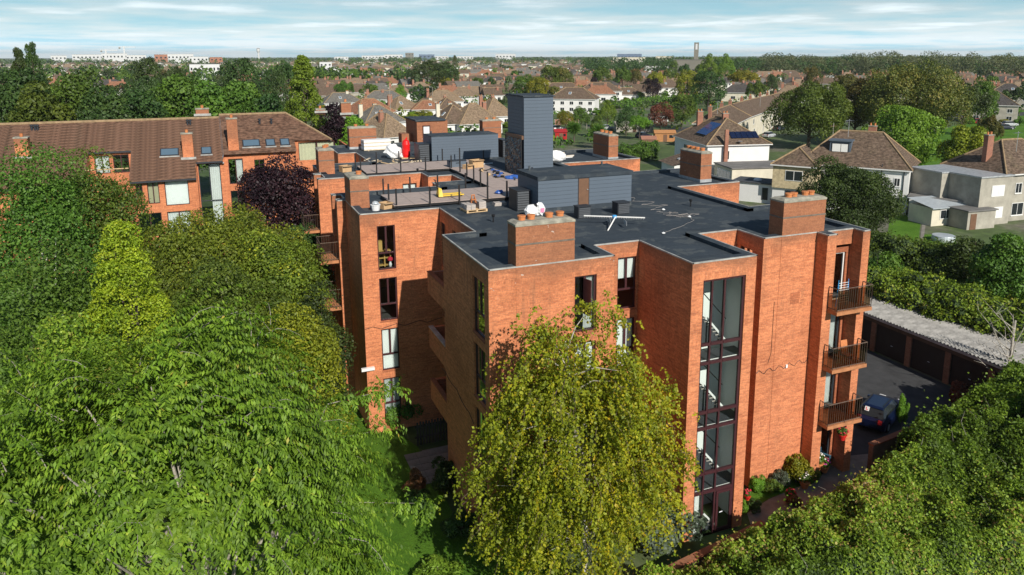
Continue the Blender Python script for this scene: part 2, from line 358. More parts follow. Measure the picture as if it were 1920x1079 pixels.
def glass(name, tintc, refl=0.12, dark=None):
    m, t, b = nodes(name); o = t.nodes['Material Output']
    tr = N(t, 'ShaderNodeBsdfTransparent'); tr.inputs[0].default_value = (*tintc, 1)
    gl = N(t, 'ShaderNodeBsdfGlossy'); gl.inputs['Roughness'].default_value = 0.03; gl.inputs[0].default_value = (0.9, 0.95, 1, 1)
    lw = N(t, 'ShaderNodeLayerWeight'); lw.inputs[0].default_value = 0.25
    f = mth(t, 'ADD', mth(t, 'MULTIPLY', lw.outputs['Fresnel'], 0.9), refl)
    mxs = N(t, 'ShaderNodeMixShader'); L(t, f, mxs.inputs[0]); L(t, tr.outputs[0], mxs.inputs[1]); L(t, gl.outputs[0], mxs.inputs[2]); L(t, mxs.outputs[0], o.inputs[0])
glass('glass', (0.82, 0.88, 0.88), 0.07)
glass('glass_clear', (0.9, 0.95, 0.94), 0.03)
glass('glass_brown', (0.30, 0.20, 0.11), 0.03)
m, t, b = nodes('pane_dark'); b.inputs['Base Color'].default_value = (0.02, 0.025, 0.03, 1); b.inputs['Roughness'].default_value = 0.06; b.inputs['Specular IOR Level'].default_value = 0.6
m, t, b = nodes('pane_blue'); b.inputs['Base Color'].default_value = (0.10, 0.16, 0.22, 1); b.inputs['Roughness'].default_value = 0.06; b.inputs['Specular IOR Level'].default_value = 0.8
def leafmat(name, stops, trans=0.3, rough=0.55, var=0.25, spec=0.35):
    m, t, b = nodes(name); o = t.nodes['Material Output']
    at = N(t, 'ShaderNodeAttribute', attribute_name='rnd')
    oi = N(t, 'ShaderNodeObjectInfo')
    g = N(t, 'ShaderNodeTexCoord').outputs['Object']
    c = ramp(t, at.outputs['Fac'], stops)
    n = noise(t, 1.3, 3, 0.6, vec=g)
    c = mix(t, 1.0, c, ramp(t, n, [(0.3, 1-var), (0.7, 1+var)]), 'MULTIPLY')
    hs = N(t, 'ShaderNodeHueSaturation'); L(t, c, hs.inputs['Color'])
    L(t, mth(t, 'ADD', mth(t, 'MULTIPLY', oi.outputs['Random'], 0.05), 0.475), hs.inputs['Hue'])
    L(t, mth(t, 'ADD', mth(t, 'MULTIPLY', oi.outputs['Random'], 0.4), 0.8), hs.inputs['Value']); c = hs.outputs[0]
    L(t, c, b.inputs['Base Color']); b.inputs['Roughness'].default_value = rough; b.inputs['Specular IOR Level'].default_value = spec
    tr = N(t, 'ShaderNodeBsdfTranslucent'); L(t, mix(t, 1.0, c, (1.25, 1.25, 0.7), 'MULTIPLY'), tr.inputs[0])
    ms = N(t, 'ShaderNodeMixShader'); ms.inputs[0].default_value = trans
    L(t, b.outputs[0], ms.inputs[1]); L(t, tr.outputs[0], ms.inputs[2]); L(t, ms.outputs[0], o.inputs[0])
leafmat('leaf_cherry', [(0.0, (0.055, 0.095, 0.010)), (0.45, (0.12, 0.195, 0.014)), (0.85, (0.21, 0.30, 0.026)), (0.95, (0.28, 0.33, 0.04)), (1.0, (0.36, 0.22, 0.05))], trans=.25, spec=.3, var=.38)
leafmat('leaf_birch', [(0.0, (0.14, 0.23, 0.016)), (0.4, (0.31, 0.41, 0.02)), (0.8, (0.55, 0.54, 0.022)), (1.0, (0.72, 0.60, 0.03))], trans=.35, var=.3)
leafmat('leaf_hedge', [(0.0, (0.08, 0.165, 0.018)), (0.5, (0.19, 0.36, 0.03)), (0.85, (0.33, 0.48, 0.05)), (1.0, (0.42, 0.31, 0.10))], var=.35)
leafmat('leaf_acacia', [(0.0, (0.07, 0.105, 0.014)), (0.5, (0.145, 0.19, 0.02)), (0.85, (0.22, 0.26, 0.022)), (1.0, (0.38, 0.34, 0.02))])
leafmat('leaf_mid', [(0.0, (0.05, 0.095, 0.015)), (0.5, (0.095, 0.165, 0.022)), (1.0, (0.16, 0.24, 0.03))])
leafmat('leaf_dark', [(0.0, (0.026, 0.05, 0.014)), (0.5, (0.052, 0.097, 0.022)), (1.0, (0.095, 0.15, 0.03))])
leafmat('leaf_light', [(0.0, (0.085, 0.16, 0.016)), (0.5, (0.16, 0.27, 0.024)), (1.0, (0.23, 0.35, 0.035))])
leafmat('leaf_yellow', [(0.0, (0.12, 0.15, 0.014)), (0.5, (0.23, 0.25, 0.018)), (1.0, (0.37, 0.34, 0.02))])
leafmat('leaf_gold', [(0.0, (0.14, 0.20, 0.014)), (0.5, (0.28, 0.36, 0.02)), (1.0, (0.46, 0.48, 0.03))])
leafmat('leaf_olive', [(0.0, (0.06, 0.08, 0.018)), (0.5, (0.125, 0.135, 0.026)), (1.0, (0.22, 0.16, 0.04))])
leafmat('leaf_purple', [(0.0, (0.008, 0.004, 0.008)), (0.5, (0.020, 0.008, 0.014)), (1.0, (0.045, 0.016, 0.022))], trans=0.12)
leafmat('leaf_poplar', [(0.0, (0.07, 0.105, 0.045)), (0.5, (0.13, 0.17, 0.07)), (1.0, (0.20, 0.235, 0.10))])
leafmat('leaf_grey', [(0.0, (0.06, 0.085, 0.06)), (0.5, (0.11, 0.15, 0.10)), (1.0, (0.18, 0.22, 0.16))])
leafmat('leaf_rust', [(0.0, (0.09, 0.05, 0.02)), (0.5, (0.18, 0.08, 0.035)), (1.0, (0.30, 0.12, 0.06))])
leafmat('leaf_grass', [(0.0, (0.05, 0.11, 0.012)), (0.5, (0.085, 0.18, 0.015)), (1.0, (0.13, 0.24, 0.03))])
def grassmat(name, c1, c2):
    m, t, b = nodes(name); p = N(t, 'ShaderNodeNewGeometry').outputs['Position']
    n = noise(t, 0.25, 6, 0.7, vec=p); n2 = noise(t, 14, 3, 0.7, vec=p)
    c = ramp(t, n, [(0.35, c1), (0.65, c2)]); c = mix(t, 1.0, c, ramp(t, n2, [(0.3, 0.7), (0.7, 1.3)]), 'MULTIPLY')
    L(t, c, b.inputs['Base Color']); b.inputs['Roughness'].default_value = 0.9; b.inputs['Specular IOR Level'].default_value = 0.15
    bump(t, n2, 0.8, 0.05, b)
grassmat('grass', (0.055, 0.135, 0.012), (0.10, 0.21, 0.02))
def groundmat():
    m, t, b = nodes('suburb_ground'); p = N(t, 'ShaderNodeNewGeometry').outputs['Position']
    n = noise(t, 0.05, 6, 0.7, vec=p); n2 = noise(t, 0.9, 4, 0.7, vec=p)
    c = ramp(t, n, [(0.35, (0.05, 0.085, 0.022)), (0.5, (0.075, 0.12, 0.03)), (0.62, (0.14, 0.13, 0.10)), (0.75, (0.06, 0.10, 0.025))])
    c = mix(t, 1.0, c, ramp(t, n2, [(0.3, 0.6), (0.7, 1.3)]), 'MULTIPLY')
    L(t, c, b.inputs['Base Color']); b.inputs['Roughness'].default_value = 0.95
groundmat()
# ------------------------------------------------------------------ ground sheets
def sheet(name, pts, z, mat, kind='structure', label=None):
    mb = MB(); mb.add([(p[0], p[1], z) for p in pts], [tuple(range(len(pts)))])
    return tag(mb.build(name, mat), label, None, None, kind)
def circle_ground():
    mb = MB(); n = 48; rs = [60, 200, 700, 2500, 9000]; vs = [(0, 0, G)]; fs = []
    for r in rs: vs += [(r*math.cos(2*math.pi*i/n), r*math.sin(2*math.pi*i/n), G) for i in range(n)]
    for i in range(n): fs.append((0, 1+i, 1+(i+1) % n))
    for k in range(len(rs)-1):
        for i in range(n): a = 1+k*n; b = a+n; fs.append((a+i, b+i, b+(i+1) % n, a+(i+1) % n))
    mb.add(vs, fs); return tag(mb.build('ground', 'suburb_ground'), kind='structure')
circle_ground()
sheet('lawn', [(-14, 8), (8.6, 8), (10.5, 20), (12, 25.5), (8.6, 26.5), (8.6, 36), (5.6, 46), (3, 70), (-40, 78), (-45, 30)], G+0.004, 'grass')
sheet('yard', [(28.2, 25.6), (41.2, 25.0), (41.2, 40), (52, 50), (34, 50), (28.2, 44)], G+0.008, 'asphalt')
# ------------------------------------------------------------------ walls with openings
class Pl:                                                  # a wall plane: axis 'x' or 'y', position c, outward sign
    def __init__(s, ax, c, out): s.ax, s.c, s.o = ax, c, out
    def P(s, u, d, z): return (s.c-s.o*d, u, z) if s.ax == 'x' else (u, s.c-s.o*d, z)
    def box(s, mb, u0, u1, d0, d1, z0, z1):
        a, b = s.P(u0, d0, z0), s.P(u1, d1, z1); return mb.box(a[0], b[0], a[1], b[1], a[2], b[2])
def wall_mesh(mb, pl, u0, u1, z0, z1, ops, reveal=0.14):
    us = sorted({u0, u1, *[o[0] for o in ops], *[o[1] for o in ops]}); zs = sorted({z0, z1, *[o[2] for o in ops], *[o[3] for o in ops]})
    us = [u for u in us if u0 <= u <= u1]; zs = [z for z in zs if z0 <= z <= z1]
    for i in range(len(us)-1):
        for j in range(len(zs)-1):
            cu, cz = (us[i]+us[i+1])/2, (zs[j]+zs[j+1])/2
            if any(o[0] < cu < o[1] and o[2] < cz < o[3] for o in ops): continue
            q = [pl.P(us[i], 0, zs[j]), pl.P(us[i+1], 0, zs[j]), pl.P(us[i+1], 0, zs[j+1]), pl.P(us[i], 0, zs[j+1])]
            flip = (pl.ax == 'y') != (pl.o < 0)
            mb.add(q[::-1] if flip else q, [(0, 1, 2, 3)])
    for o in ops:
        a, b, c, d = o[:4]; r = o[4] if len(o) > 4 else reveal
        for (p, q) in (((a, c), (a, d)), ((b, c), (b, d)), ((a, c), (b, c)), ((a, d), (b, d))):
            mb.add([pl.P(p[0], 0, p[1]), pl.P(q[0], 0, q[1]), pl.P(q[0], r, q[1]), pl.P(p[0], r, p[1])], [(0, 1, 2, 3)])
def curtain_mb(pl, u0, u1, d, z0, z1, n=10, amp=0.035):
    mb = MB(); vs = []; 
    for i in range(2*n+1):
        u = u0+(u1-u0)*i/(2*n); dd = d+amp*(1 if i % 2 else -1)
        vs += [pl.P(u, dd, z0), pl.P(u, dd, z1)]
    mb.add(vs, [(2*i, 2*i+2, 2*i+3, 2*i+1) for i in range(2*n)]); return mb
def casement(parent, pl, u0, u1, z0, z1, fr='frame_maroon', dep=0.09, mull=0.5, trans=0.36, t=0.07, fill=None, gl='glass'):
    """window > frame bars, each pane, and whatever hangs behind the glass"""
    f = MB(); e = 0.002
    pl.box(f, u0+e, u0+t, dep, dep+0.08, z0+e, z1-e); pl.box(f, u1-t, u1-e, dep, dep+0.08, z0+e, z1-e)
    pl.box(f, u0+t, u1-t, dep, dep+0.08, z1-t, z1-e); pl.box(f, u0+t, u1-t, dep, dep+0.08, z0+e, z0+t)
    zt = z0+(z1-z0)*trans if trans else z0+t; cells = []
    um = u0+(u1-u0)*mull if mull else None
    if trans: pl.box(f, u0+t, u1-t, dep, dep+0.08, zt-t*0.6, zt+t*0.6); cells.append((u0+t, u1-t, z0+t, zt-t*0.6))
    zb = zt+t*0.6 if trans else z0+t
    if um: pl.box(f, um-t*0.7, um+t*0.7, dep, dep+0.08, zb, z1-t); cells += [(u0+t, um-t*0.7, zb, z1-t), (um+t*0.7, u1-t, zb, z1-t)]
    else: cells.append((u0+t, u1-t, zb, z1-t))
    w = f.build('window', fr, parent)
    for c in cells:
        g = MB(); g.add([pl.P(c[0], dep+0.04, c[2]), pl.P(c[1], dep+0.04, c[2]), pl.P(c[1], dep+0.04, c[3]), pl.P(c[0], dep+0.04, c[3])], [(0, 1, 2, 3)])
        g.build('pane', gl, w)
    if fill == 'blind':
        b = MB()
        for (a, b_, c, d) in cells: pl.box(b, a, b_, dep+0.10, dep+0.11, c-0.02, d+0.02)
        b.build('roller_blind', 'blind', w)
    if fill == 'halfblind':
        b = MB(); pl.box(b, u0+t, u1-t, dep+0.12, dep+0.13, z0+(z1-z0)*0.58, z1-0.03); b.build('roller_blind', 'blind', w)
    if fill in ('curtain', 'curtains', 'cream'):
        mt = 'curtain_cream' if fill == 'cream' else 'curtain'
        if fill == 'curtain': curtain_mb(pl, u0+(u1-u0)*0.52, u1-t, dep+0.2, z0+0.05, z1-0.03, 5).build('curtain', mt, w)
        else:
            curtain_mb(pl, u0+t, u0+(u1-u0)*0.47, dep+0.2, z0+0.05, z1-0.03, 5).build('curtain', mt, w)
            curtain_mb(pl, u0+(u1-u0)*0.53, u1-t, dep+0.2, z0+0.05, z1-0.03, 5).build('curtain', mt, w)
    if fill == 'shelf':
        b = MB(); d0 = dep+0.35
        for zz_ in (0.02, 0.42, 0.82): pl.box(b, u0+0.1, u1-0.2, d0, d0+0.3, z0+0.1+zz_, z0+0.14+zz_)
        for uu in (0.1, 0.42, 0.74): pl.box(b, u0+uu, u0+uu+0.05, d0+0.003, d0+0.297, z0+0.05, z0+0.94)
        pl.box(b, u0+0.12, u0+0.34, d0, d0+0.25, z0+0.97, z0+1.5)
        b.build('shelf_unit', 'pine', w)
        c = MB(); q = pl.P(u1-0.25, dep+0.22, z0+0.08); c.lathe(q, [(0.06, 0), (0.09, 0.12), (0.05, 0.25), (0.07, 0.3)], 8); v = c.build('vase', 'white_plastic', w)
        c = MB(); c.lathe((q[0], q[1], q[2]+0.28), [(0.05, 0), (0.15, 0.08), (0.14, 0.2), (0.04, 0.27)], 8); c.build('flowers', 'flower_red', w)
    return w
ZR = 11.5; DECK = 11.33
FP = [(9.2, 26.1), (14.7, 26.1), (14.7, 27.9), (16.95, 27.9), (16.95, 23.8), (20.1, 23.8), (20.1, 27.9), (22.3, 27.9), (22.3, 26.0), (25.35, 26.0),
      (25.35, 25.3), (25.9, 25.3), (25.9, 25.9), (27.5, 25.9), (27.5, 25.3), (27.95, 25.3), (27.95, 32.0), (26.3, 32.0), (26.3, 38.9), (31.1, 38.9),
      (31.1, 45.3), (24.0, 45.3), (24.0, 51.2), (31.0, 51.2), (31.0, 58.0), (26.3, 58.0), (26.3, 69.7), (9.3, 69.7), (9.3, 64.0), (10.8, 64.0), (10.8, 57.8),
      (6.5, 57.8), (6.5, 53.5), (6.0, 53.5), (6.0, 53.0), (6.5, 53.0), (6.5, 51.4), (6.0, 51.4), (6.0, 50.9), (13.06, 50.9), (13.06, 49.1), (14.75, 49.1),
      (14.75, 46.5), (12.65, 46.5), (12.65, 45.0), (6.0, 45.0), (6.0, 44.55), (6.5, 44.55), (6.5, 43.2), (6.0, 43.2), (6.0, 42.7), (6.5, 42.7), (6.5, 38.4),
      (10.79, 38.4), (10.79, 32.35), (9.2, 32.35)]
FLOORS = [(8.36, 10.78), (5.52, 7.92), (2.67, 5.06), (-0.18, 2.22)]
WIN = []                                                  # (axis, c, u0, u1, z0, z1, fill)
def addwin(ax, c, u0, u1, fills, fl=range(4)):
    for k in fl: WIN.append((ax, c, u0, u1, FLOORS[k][0], FLOORS[k][1], fills[k % len(fills)]))
addwin('y', 38.4, 7.37, 8.33, ['shelf', None, 'blind', 'curtains'])
addwin('x', 9.2, 26.62, 28.08, [None, 'curtain', None, None])
addwin('y', 26.1, 12.9, 13.9, ['curtain', 'blind', 'curtains', None])
addwin('y', 27.9, 15.9, 16.86, ['halfblind', 'blind', 'halfblind', None])
addwin('x', 10.79, 37.35, 38.25, ['curtain', None, None, None]); addwin('x', 10.79, 35.5, 36.1, [None])
addwin('x', 22.3, 26.75, 27.6, [None])
addwin('y', 50.9, 11.7, 12.7, ['blind', None, None, None])
addwin('x', 6.5, 55.2, 56.2, [None])
SPECIAL = {('y', 23.8): [(17.5, 19.6, G, 10.71)], ('y', 25.9): [(25.903, 27.497, G, 10.75, 0.14)], ('x', 6.5): [(43.203, 44.547, G, 10.75, 0.8), (51.403, 52.997, G, 10.75, 0.8)]}
B = thing('apartment_building', 'orange brick four-storey apartment block with flat black roof in the centre', 'building', (18, 40, G))
ext = MB(); trim = MB(); kerb = MB(); n = len(FP)
for i in range(n):
    p, q = FP[i], FP[(i+1) % n]; prv, nxt = FP[i-1], FP[(i+2) % n]
    dx_, dy_ = q[0]-p[0], q[1]-p[1]; Ln = math.hypot(dx_, dy_); nx, ny = dy_/Ln, -dx_/Ln
    if abs(ny) > 0.5: pl = Pl('y', p[1], ny); u0, u1 = sorted((p[0], q[0]))
    else: pl = Pl('x', p[0], nx); u0, u1 = sorted((p[1], q[1]))
    key = (pl.ax, round(pl.c, 2))
    ops = [(w[2], w[3], w[4], w[5]) for w in WIN if (w[0], w[1]) == key and u0 <= w[2] and w[3] <= u1]
    ops += [s for s in SPECIAL.get(key, []) if u0 <= s[0]+0.01 and s[1]-0.01 <= u1]
    wm = MB(); wall_mesh(wm, pl, u0, u1, G, ZR-0.05, ops); wm.build('wall', 'brick', B)
    cv0 = ((p[0]-prv[0])*dy_-(p[1]-prv[1])*dx_) > 0; cv1 = (dx_*(nxt[1]-q[1])-dy_*(nxt[0]-q[0])) > 0    # convex at p, at q
    z_ = ZR if pl.ax == 'y' else ZR-0.003
    a, b_ = (u0, u1)
    pl.box(trim, a-(0.02 if (cv0 if (p[0], p[1])[0 if pl.ax == 'y' else 1] == a else cv1) else -0.02), b_+(0.02 if (cv1 if (q[0], q[1])[0 if pl.ax == 'y' else 1] == b_ else cv0) else -0.02), -0.02 if pl.ax == 'y' else -0.017, 0.05, z_-0.045, z_+0.010)
    if Ln > 1.3:
        w_ = 0.42
        s0 = cv0 if (p[0] if pl.ax == 'y' else p[1]) == a else cv1; s1 = cv1 if (q[0] if pl.ax == 'y' else q[1]) == b_ else cv0
        pl.box(kerb, a+0.051 if s0 else a-w_, b_-0.051 if s1 else b_+w_, 0.051, w_, DECK-0.1, z_+0.004)
trim.build('edge_trim', 'trim_light', B); kerb.build('roof_kerb', 'roof_felt', B)
rf = MB(); rf.add([(x, y, DECK) for x, y in FP], [tuple(range(n))]); rf.build('flat_roof', 'roof_felt', B)
for x0, x1, y0, y1 in ((25.4, 25.85, 25.35, 26.2), (27.54, 27.9, 25.35, 26.3), (6.04, 6.55, 42.74, 43.16), (6.04, 6.55, 44.6, 44.95), (6.04, 6.5, 51.0, 51.36), (6.04, 6.5, 53.04, 53.46), (25.9, 27.5, 25.95, 26.35)):
    MB().box(x0, x1, y0, y1, ZR-0.2, ZR-0.006).build('pier_cap', 'roof_felt', B)
fl = MB()
FQ = [q for q in FP if q not in ((16.95, 23.8), (20.1, 23.8))]
for z in (8.2, 5.35, 2.5, -0.4): fl.add([(x, y, z) for x, y in FQ], [tuple(range(len(FQ)))])
fl.build('floor_slab', 'interior_dark', B)
for (ax, c, u0, u1, z0, z1, fill) in WIN:
    casement(B, Pl(ax, c, -1), u0, u1, z0, z1, fill=fill, mull=0.5 if u1-u0 > 0.7 else None, trans=0.38)
    pl = Pl(ax, c, -1); s = MB(); pl.box(s, u0-0.03, u1+0.03, -0.03, 0.1, z0-0.06, z0-0.004); s.build('window_sill', 'brick_dark', B)
# open casement sash on the front block's top window
s = MB(); s.obox((13.4, 25.95, 9.9), (0.25, -0.97, 0), (0.97, 0.25, 0), (0, 0, 1), 0.22, 0.03, 0.75); s.build('open_sash', 'frame_maroon', B)
# ---- glazed stair tower
T = Pl('y', 23.8, -1); fr = MB(); U = [17.5, 18.0, 18.62, 19.6]; TR = [10.71, 7.92, 7.1, 4.9, 4.16, 2.06, 1.16, G]
for u in U[:1]: T.box(fr, u+0.002, u+0.08, 0.06, 0.16, G, 10.708)
for u in U[1:3]: T.box(fr, u-0.04, u+0.04, 0.06, 0.16, G, 10.708)
T.box(fr, U[3]-0.1, U[3]-0.002, 0.06, 0.16, G, 10.708)
for z in TR[1:-1]:
    for a, b_ in ((U[0]+0.08, U[1]-0.04), (U[1]+0.04, U[2]-0.04), (U[2]+0.04, U[3]-0.1)): T.box(fr, a, b_, 0.04, 0.17, z-0.06, z+0.06)
T.box(fr, U[0]+0.08, U[3]-0.1, 0.057, 0.163, 10.62, 10.706)
sg = fr.build('stair_window', 'frame_maroon', B)
for j in range(len(TR)-1):
    for i in range(3):
        g = MB(); z0, z1 = TR[j+1]+0.06, TR[j]-0.06
        g.add([T.P(U[i]+0.04, 0.1, z0), T.P(U[i+1]-0.04, 0.1, z0), T.P(U[i+1]-0.04, 0.1, z1), T.P(U[i]+0.04, 0.1, z1)], [(0, 1, 2, 3)]); g.build('pane', 'glass_clear', sg)
d = MB(); T.box(d, 18.68, 19.46, 0.04, 0.055, G+0.02, 1.08); 
for (a, b_, c, e_) in ((18.67, 18.78, G+0.03, 1.09), (19.38, 19.49, G+0.03, 1.09), (18.78, 19.38, 0.98, 1.09), (18.78, 19.38, G+0.03, G+0.2)): pass
dr = MB()
for (a, b_, c, e_) in ((18.67, 18.78, G+0.03, 1.09), (19.38, 19.49, G+0.03, 1.09), (18.78, 19.38, 0.98, 1.09), (18.78, 19.38, G+0.03, G+0.2)): T.box(dr, a, b_, 0.0, 0.055, c, e_)
dd = dr.build('entrance_door', 'frame_maroon', B); MB().bar(T.P(18.82, -0.05, 0.1), T.P(18.98, -0.05, 0.12), 0.02).build('handle', 'aluminium', dd)
iw = MB()
iw.add([(17.0, 25.75, G), (20.05, 25.75, G), (20.05, 25.75, 11.2), (17.0, 25.75, 11.2)], [(0, 1, 2, 3)])
iw.add([(17.0, 24.1, G), (17.0, 25.75, G), (17.0, 25.75, 11.2), (17.0, 24.1, 11.2)], [(0, 1, 2, 3)])
iw.add([(20.05, 24.1, G), (20.05, 25.75, G), (20.05, 25.75, 11.2), (20.05, 24.1, 11.2)], [(0, 1, 2, 3)])
iw.build('stairwell_wall', 'interior', B)
for z in (7.16, 4.2, 1.2):
    l = MB().box(17.02, 20.03, 24.02, 24.9, z-0.14, z).build('stair_landing', 'stair_tread', B)
    MB().box(17.02, 20.03, 23.99, 24.017, z-0.2, z+0.02).build('landing_edge', 'render_white', l)
for z in (7.86, 4.9, 2.0, G+.1):                              # stair flights rising to the left just behind the glass
    k = MB(); wr = MB(); nst = 9
    for i in range(nst):
        x = 18.75-i*0.145; zz_ = z+0.165*(i+1)
        k.box(x-0.2, x, 24.1, 25.3, zz_-0.16, zz_); wr.box(x-0.205, x+.004, 24.06, 24.099, zz_-0.03, zz_+.004)
    f_ = k.build('stair_flight', 'stair_tread', B); wr.build('nosing', 'block', f_)
    st = MB(); st.add([(18.9, 24.05, z-0.02), (17.45, 24.05, z+1.62), (17.45, 24.05, z+1.74), (18.98, 24.05, z+0.02)], [(0, 1, 2, 3)]); st.build('stringer', 'render_white', f_)
    pn = MB(); pn.add([(18.85, 24.11, z-.1), (17.45, 24.11, z-.1), (17.45, 24.11, z+1.5)], [(0, 1, 2)]); pn.build('understair_panel', 'stair_tread', f_)
    MB().bar((19.0, 24.2, z+0.9), (17.5, 24.2, z+2.5), 0.022).build('handrail', 'black_metal', f_)
curtain_mb(Pl('y', 23.8, -1), 17.58, 17.96, 0.25, G, 1.05, 4, 0.02).build('curtain', 'curtain', sg)
# ---- balconies
def railing(parent, pts, z, h, bars=True, mat='rust_rail', panel=None, step=0.13):
    r = MB()
    for a, b_ in zip(pts[:-1], pts[1:]):
        A, Bv = Vector((*a, z)), Vector((*b_, z)); r.bar(A+Vector((0, 0, h)), Bv+Vector((0, 0, h)), 0.025); r.bar(A+Vector((0, 0, 0.08)), Bv+Vector((0, 0, 0.08)), 0.018)
        Ln = (Bv-A).length; k = max(2, int(Ln/(step if bars else 1.0)))
        for i in range(k+1):
            p_ = A.lerp(Bv, i/k); r.bar(p_, p_+Vector((0, 0, h)), 0.022 if i in (0, k) else 0.009 if bars else 0.02)
    o = r.build('railing', mat, parent)
    if panel:
        for a, b_ in panel:
            g = MB(); A, Bv = Vector((*a, z+0.1)), Vector((*b_, z+0.1)); up = Vector((0, 0, h-0.14)); g.add([A, Bv, Bv+up, A+up], [(0, 1, 2, 3)]); g.build('rail_panel', 'glass_brown', o)
    return o
DW = Pl('y', 26.04, -1)
for k, z in enumerate((7.93, 5.08, 2.24, G+0.02)):
    if z > 0:
        bl = MB().box(25.62, 27.78, 24.68, 25.297, z-0.17, z).build('balcony', 'wood_slab', B)
        MB().box(25.905, 27.495, 25.297, 26.03, z-0.168, z-0.002).build('balcony_floor', 'wood_slab', bl)
        railing(bl, [(25.66, 25.3), (25.66, 24.72), (26.7, 24.72)], z, 1.08)
        railing(bl, [(26.7, 24.72), (27.74, 24.72), (27.74, 25.3)], z, 1.08)
        pn = MB(); pn.add([(25.7, 24.74, z+0.08), (27.7, 24.74, z+0.08), (27.7, 24.74, z+1.02), (25.7, 24.74, z+1.02)], [(0, 1, 2, 3)]); pn.build('rail_panel', 'glass_brown', bl)
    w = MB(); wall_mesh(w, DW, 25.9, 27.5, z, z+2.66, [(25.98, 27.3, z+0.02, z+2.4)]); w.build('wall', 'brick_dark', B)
    casement(B, DW, 25.98, 27.3, z+0.02, z+2.4, fr='frame_white' if k == 0 else 'frame_dark', mull=0.5, trans=None, fill=('curtain' if k == 1 else 'curtains' if k == 2 else None))
cl = MB()                                                  # clothes airer on the top balcony
A_ = thing('clothes_airer', 'pale blue folding clothes airer standing on the top right balcony', 'airer', (26.3, 25.0, 7.94))
a1 = MB()
for s in (25.95, 26.55):
    a1.bar((s, 24.95, 7.94), (s+0.12, 25.15, 9.3), 0.015); a1.bar((s+0.25, 25.35, 7.94), (s+0.12, 25.15, 9.3), 0.015)
fra = a1.build('frame', 'blue_bright', A_); a2 = MB()
for i in range(9):
    tt = 0.25+i*0.08; a2.bar((25.95+0.12*tt, 24.95+0.2*tt, 7.94+1.36*tt), (26.55+0.12*tt, 24.95+0.2*tt, 7.94+1.36*tt), 0.012)
a2.build('drying_rail', 'white_plastic', A_)
dc = thing('folding_chair', 'orange wooden folding chair on the middle right balcony', 'chair', (26.9, 25.1, 5.09))
MB().box(26.75, 27.15, 24.95, 25.3, 5.5, 5.54).build('seat', 'pot_terra', dc); c_ = MB().obox((26.95, 25.36, 5.85), (1, 0, 0), (0, 0.2, 0.98), (0, 0.98, -0.2), 0.2, 0.3, 0.015); c_.build('backrest', 'pot_terra', dc)
for sx in (26.78, 27.1):
    MB().bar((sx, 24.95, 5.09), (sx, 25.32, 5.56), 0.018).build('leg', 'pot_terra', dc); MB().bar((sx, 25.32, 5.09), (sx, 24.98, 5.53), 0.018).build('leg', 'pot_terra', dc)
# brick balconies in the left recess, with planters
for k, z in enumerate((7.95, 5.05, 2.2)):
    b_ = MB(); b_.box(9.203, 9.4, 32.352, 35.3, z-0.1, z+0.98); b_.box(9.401, 10.786, 35.1, 35.298, z-0.099, z+0.978); o = b_.build('balcony_parapet', 'brick', B)
    MB().box(9.401, 10.786, 32.352, 35.099, z-0.097, z+0.05).build('balcony_floor', 'concrete', o)
    MB().box(9.18, 9.42, 32.353, 35.32, z+0.981, z+1.03).build('coping', 'trim_light' if k == 1 else 'brick_dark', o)
# left bays: projecting slabs with railings
for y0, y1, zs in ((42.95, 44.8, (7.93, 5.08, 2.24)), (51.2, 53.2, (7.93, 5.08, 2.24))):
    for k, z in enumerate(zs):
        bl = MB().box(4.95, 5.997, y0, y1, z-0.17, z).build('balcony', 'wood_slab', B); MB().box(5.998, 7.2, y0+0.3, y1-0.3, z-0.168, z-0.002).build('balcony_floor', 'wood_slab', bl)
        railing(bl, [(6.0, y0+0.04), (4.99, y0+0.04), (4.99, y1-0.04), (6.0, y1-0.04)], z, 1.08)
    DX = Pl('x', 7.25, -1)
    for z in zs:
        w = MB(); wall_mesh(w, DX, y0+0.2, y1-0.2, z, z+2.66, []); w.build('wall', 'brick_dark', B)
        casement(B, Pl('x', 7.2, -1), y0+0.35, y1-0.4, z+0.02, z+2.4, fr='frame_dark', mull=0.5, trans=None, fill='curtain')
# ---- chimneys
def chimney(parent, x0, x1, y0, y1, z0, z1, pots, mat='brick', lead=False, band=True):
    c = MB(); zb = max(z0, DECK)+(z1-max(z0, DECK))*0.55
    c.box(x0, x1, y0, y1, z0, z1-0.12); o = c.build('chimney', mat, parent)
    if band: MB().box(x0-0.015, x1+0.015, y0-0.015, y1+0.015, zb-0.035, zb+0.035).build('band', 'band_grey', o)
    cap = MB(); e = 0.12
    cap.add([(x0-.02, y0-.02, z1-.12), (x1+.02, y0-.02, z1-.12), (x1+.02, y1+.02, z1-.12), (x0-.02, y1+.02, z1-.12), (x0-.02, y0-.02, z1-.04), (x1+.02, y0-.02, z1-.04), (x1+.02, y1+.02, z1-.04), (x0-.02, y1+.02, z1-.04),
             (x0+e, y0+e, z1+.05), (x1-e, y0+e, z1+.05), (x1-e, y1-e, z1+.05), (x0+e, y1-e, z1+.05)],
            [(0, 1, 5, 4), (1, 2, 6, 5), (2, 3, 7, 6), (3, 0, 4, 7), (4, 5, 9, 8), (5, 6, 10, 9), (6, 7, 11, 10), (7, 4, 8, 11), (8, 9, 10, 11), (3, 2, 1, 0)])
    cap.build('chimney_cap', 'concrete_cap', o)
    for (px, py) in pots:
        MB().lathe((px, py, z1), [(0.15, 0), (0.15, 0.16), (0.17, 0.17), (0.17, 0.23), (0.12, 0.235)], 12).build('chimney_pot', 'pot_terra', o)
    if lead: MB().box(x0-.03, x1+.03, y0-.03, y1+.03, z0, z0+0.2).build('flashing', 'lead', o)
    return o
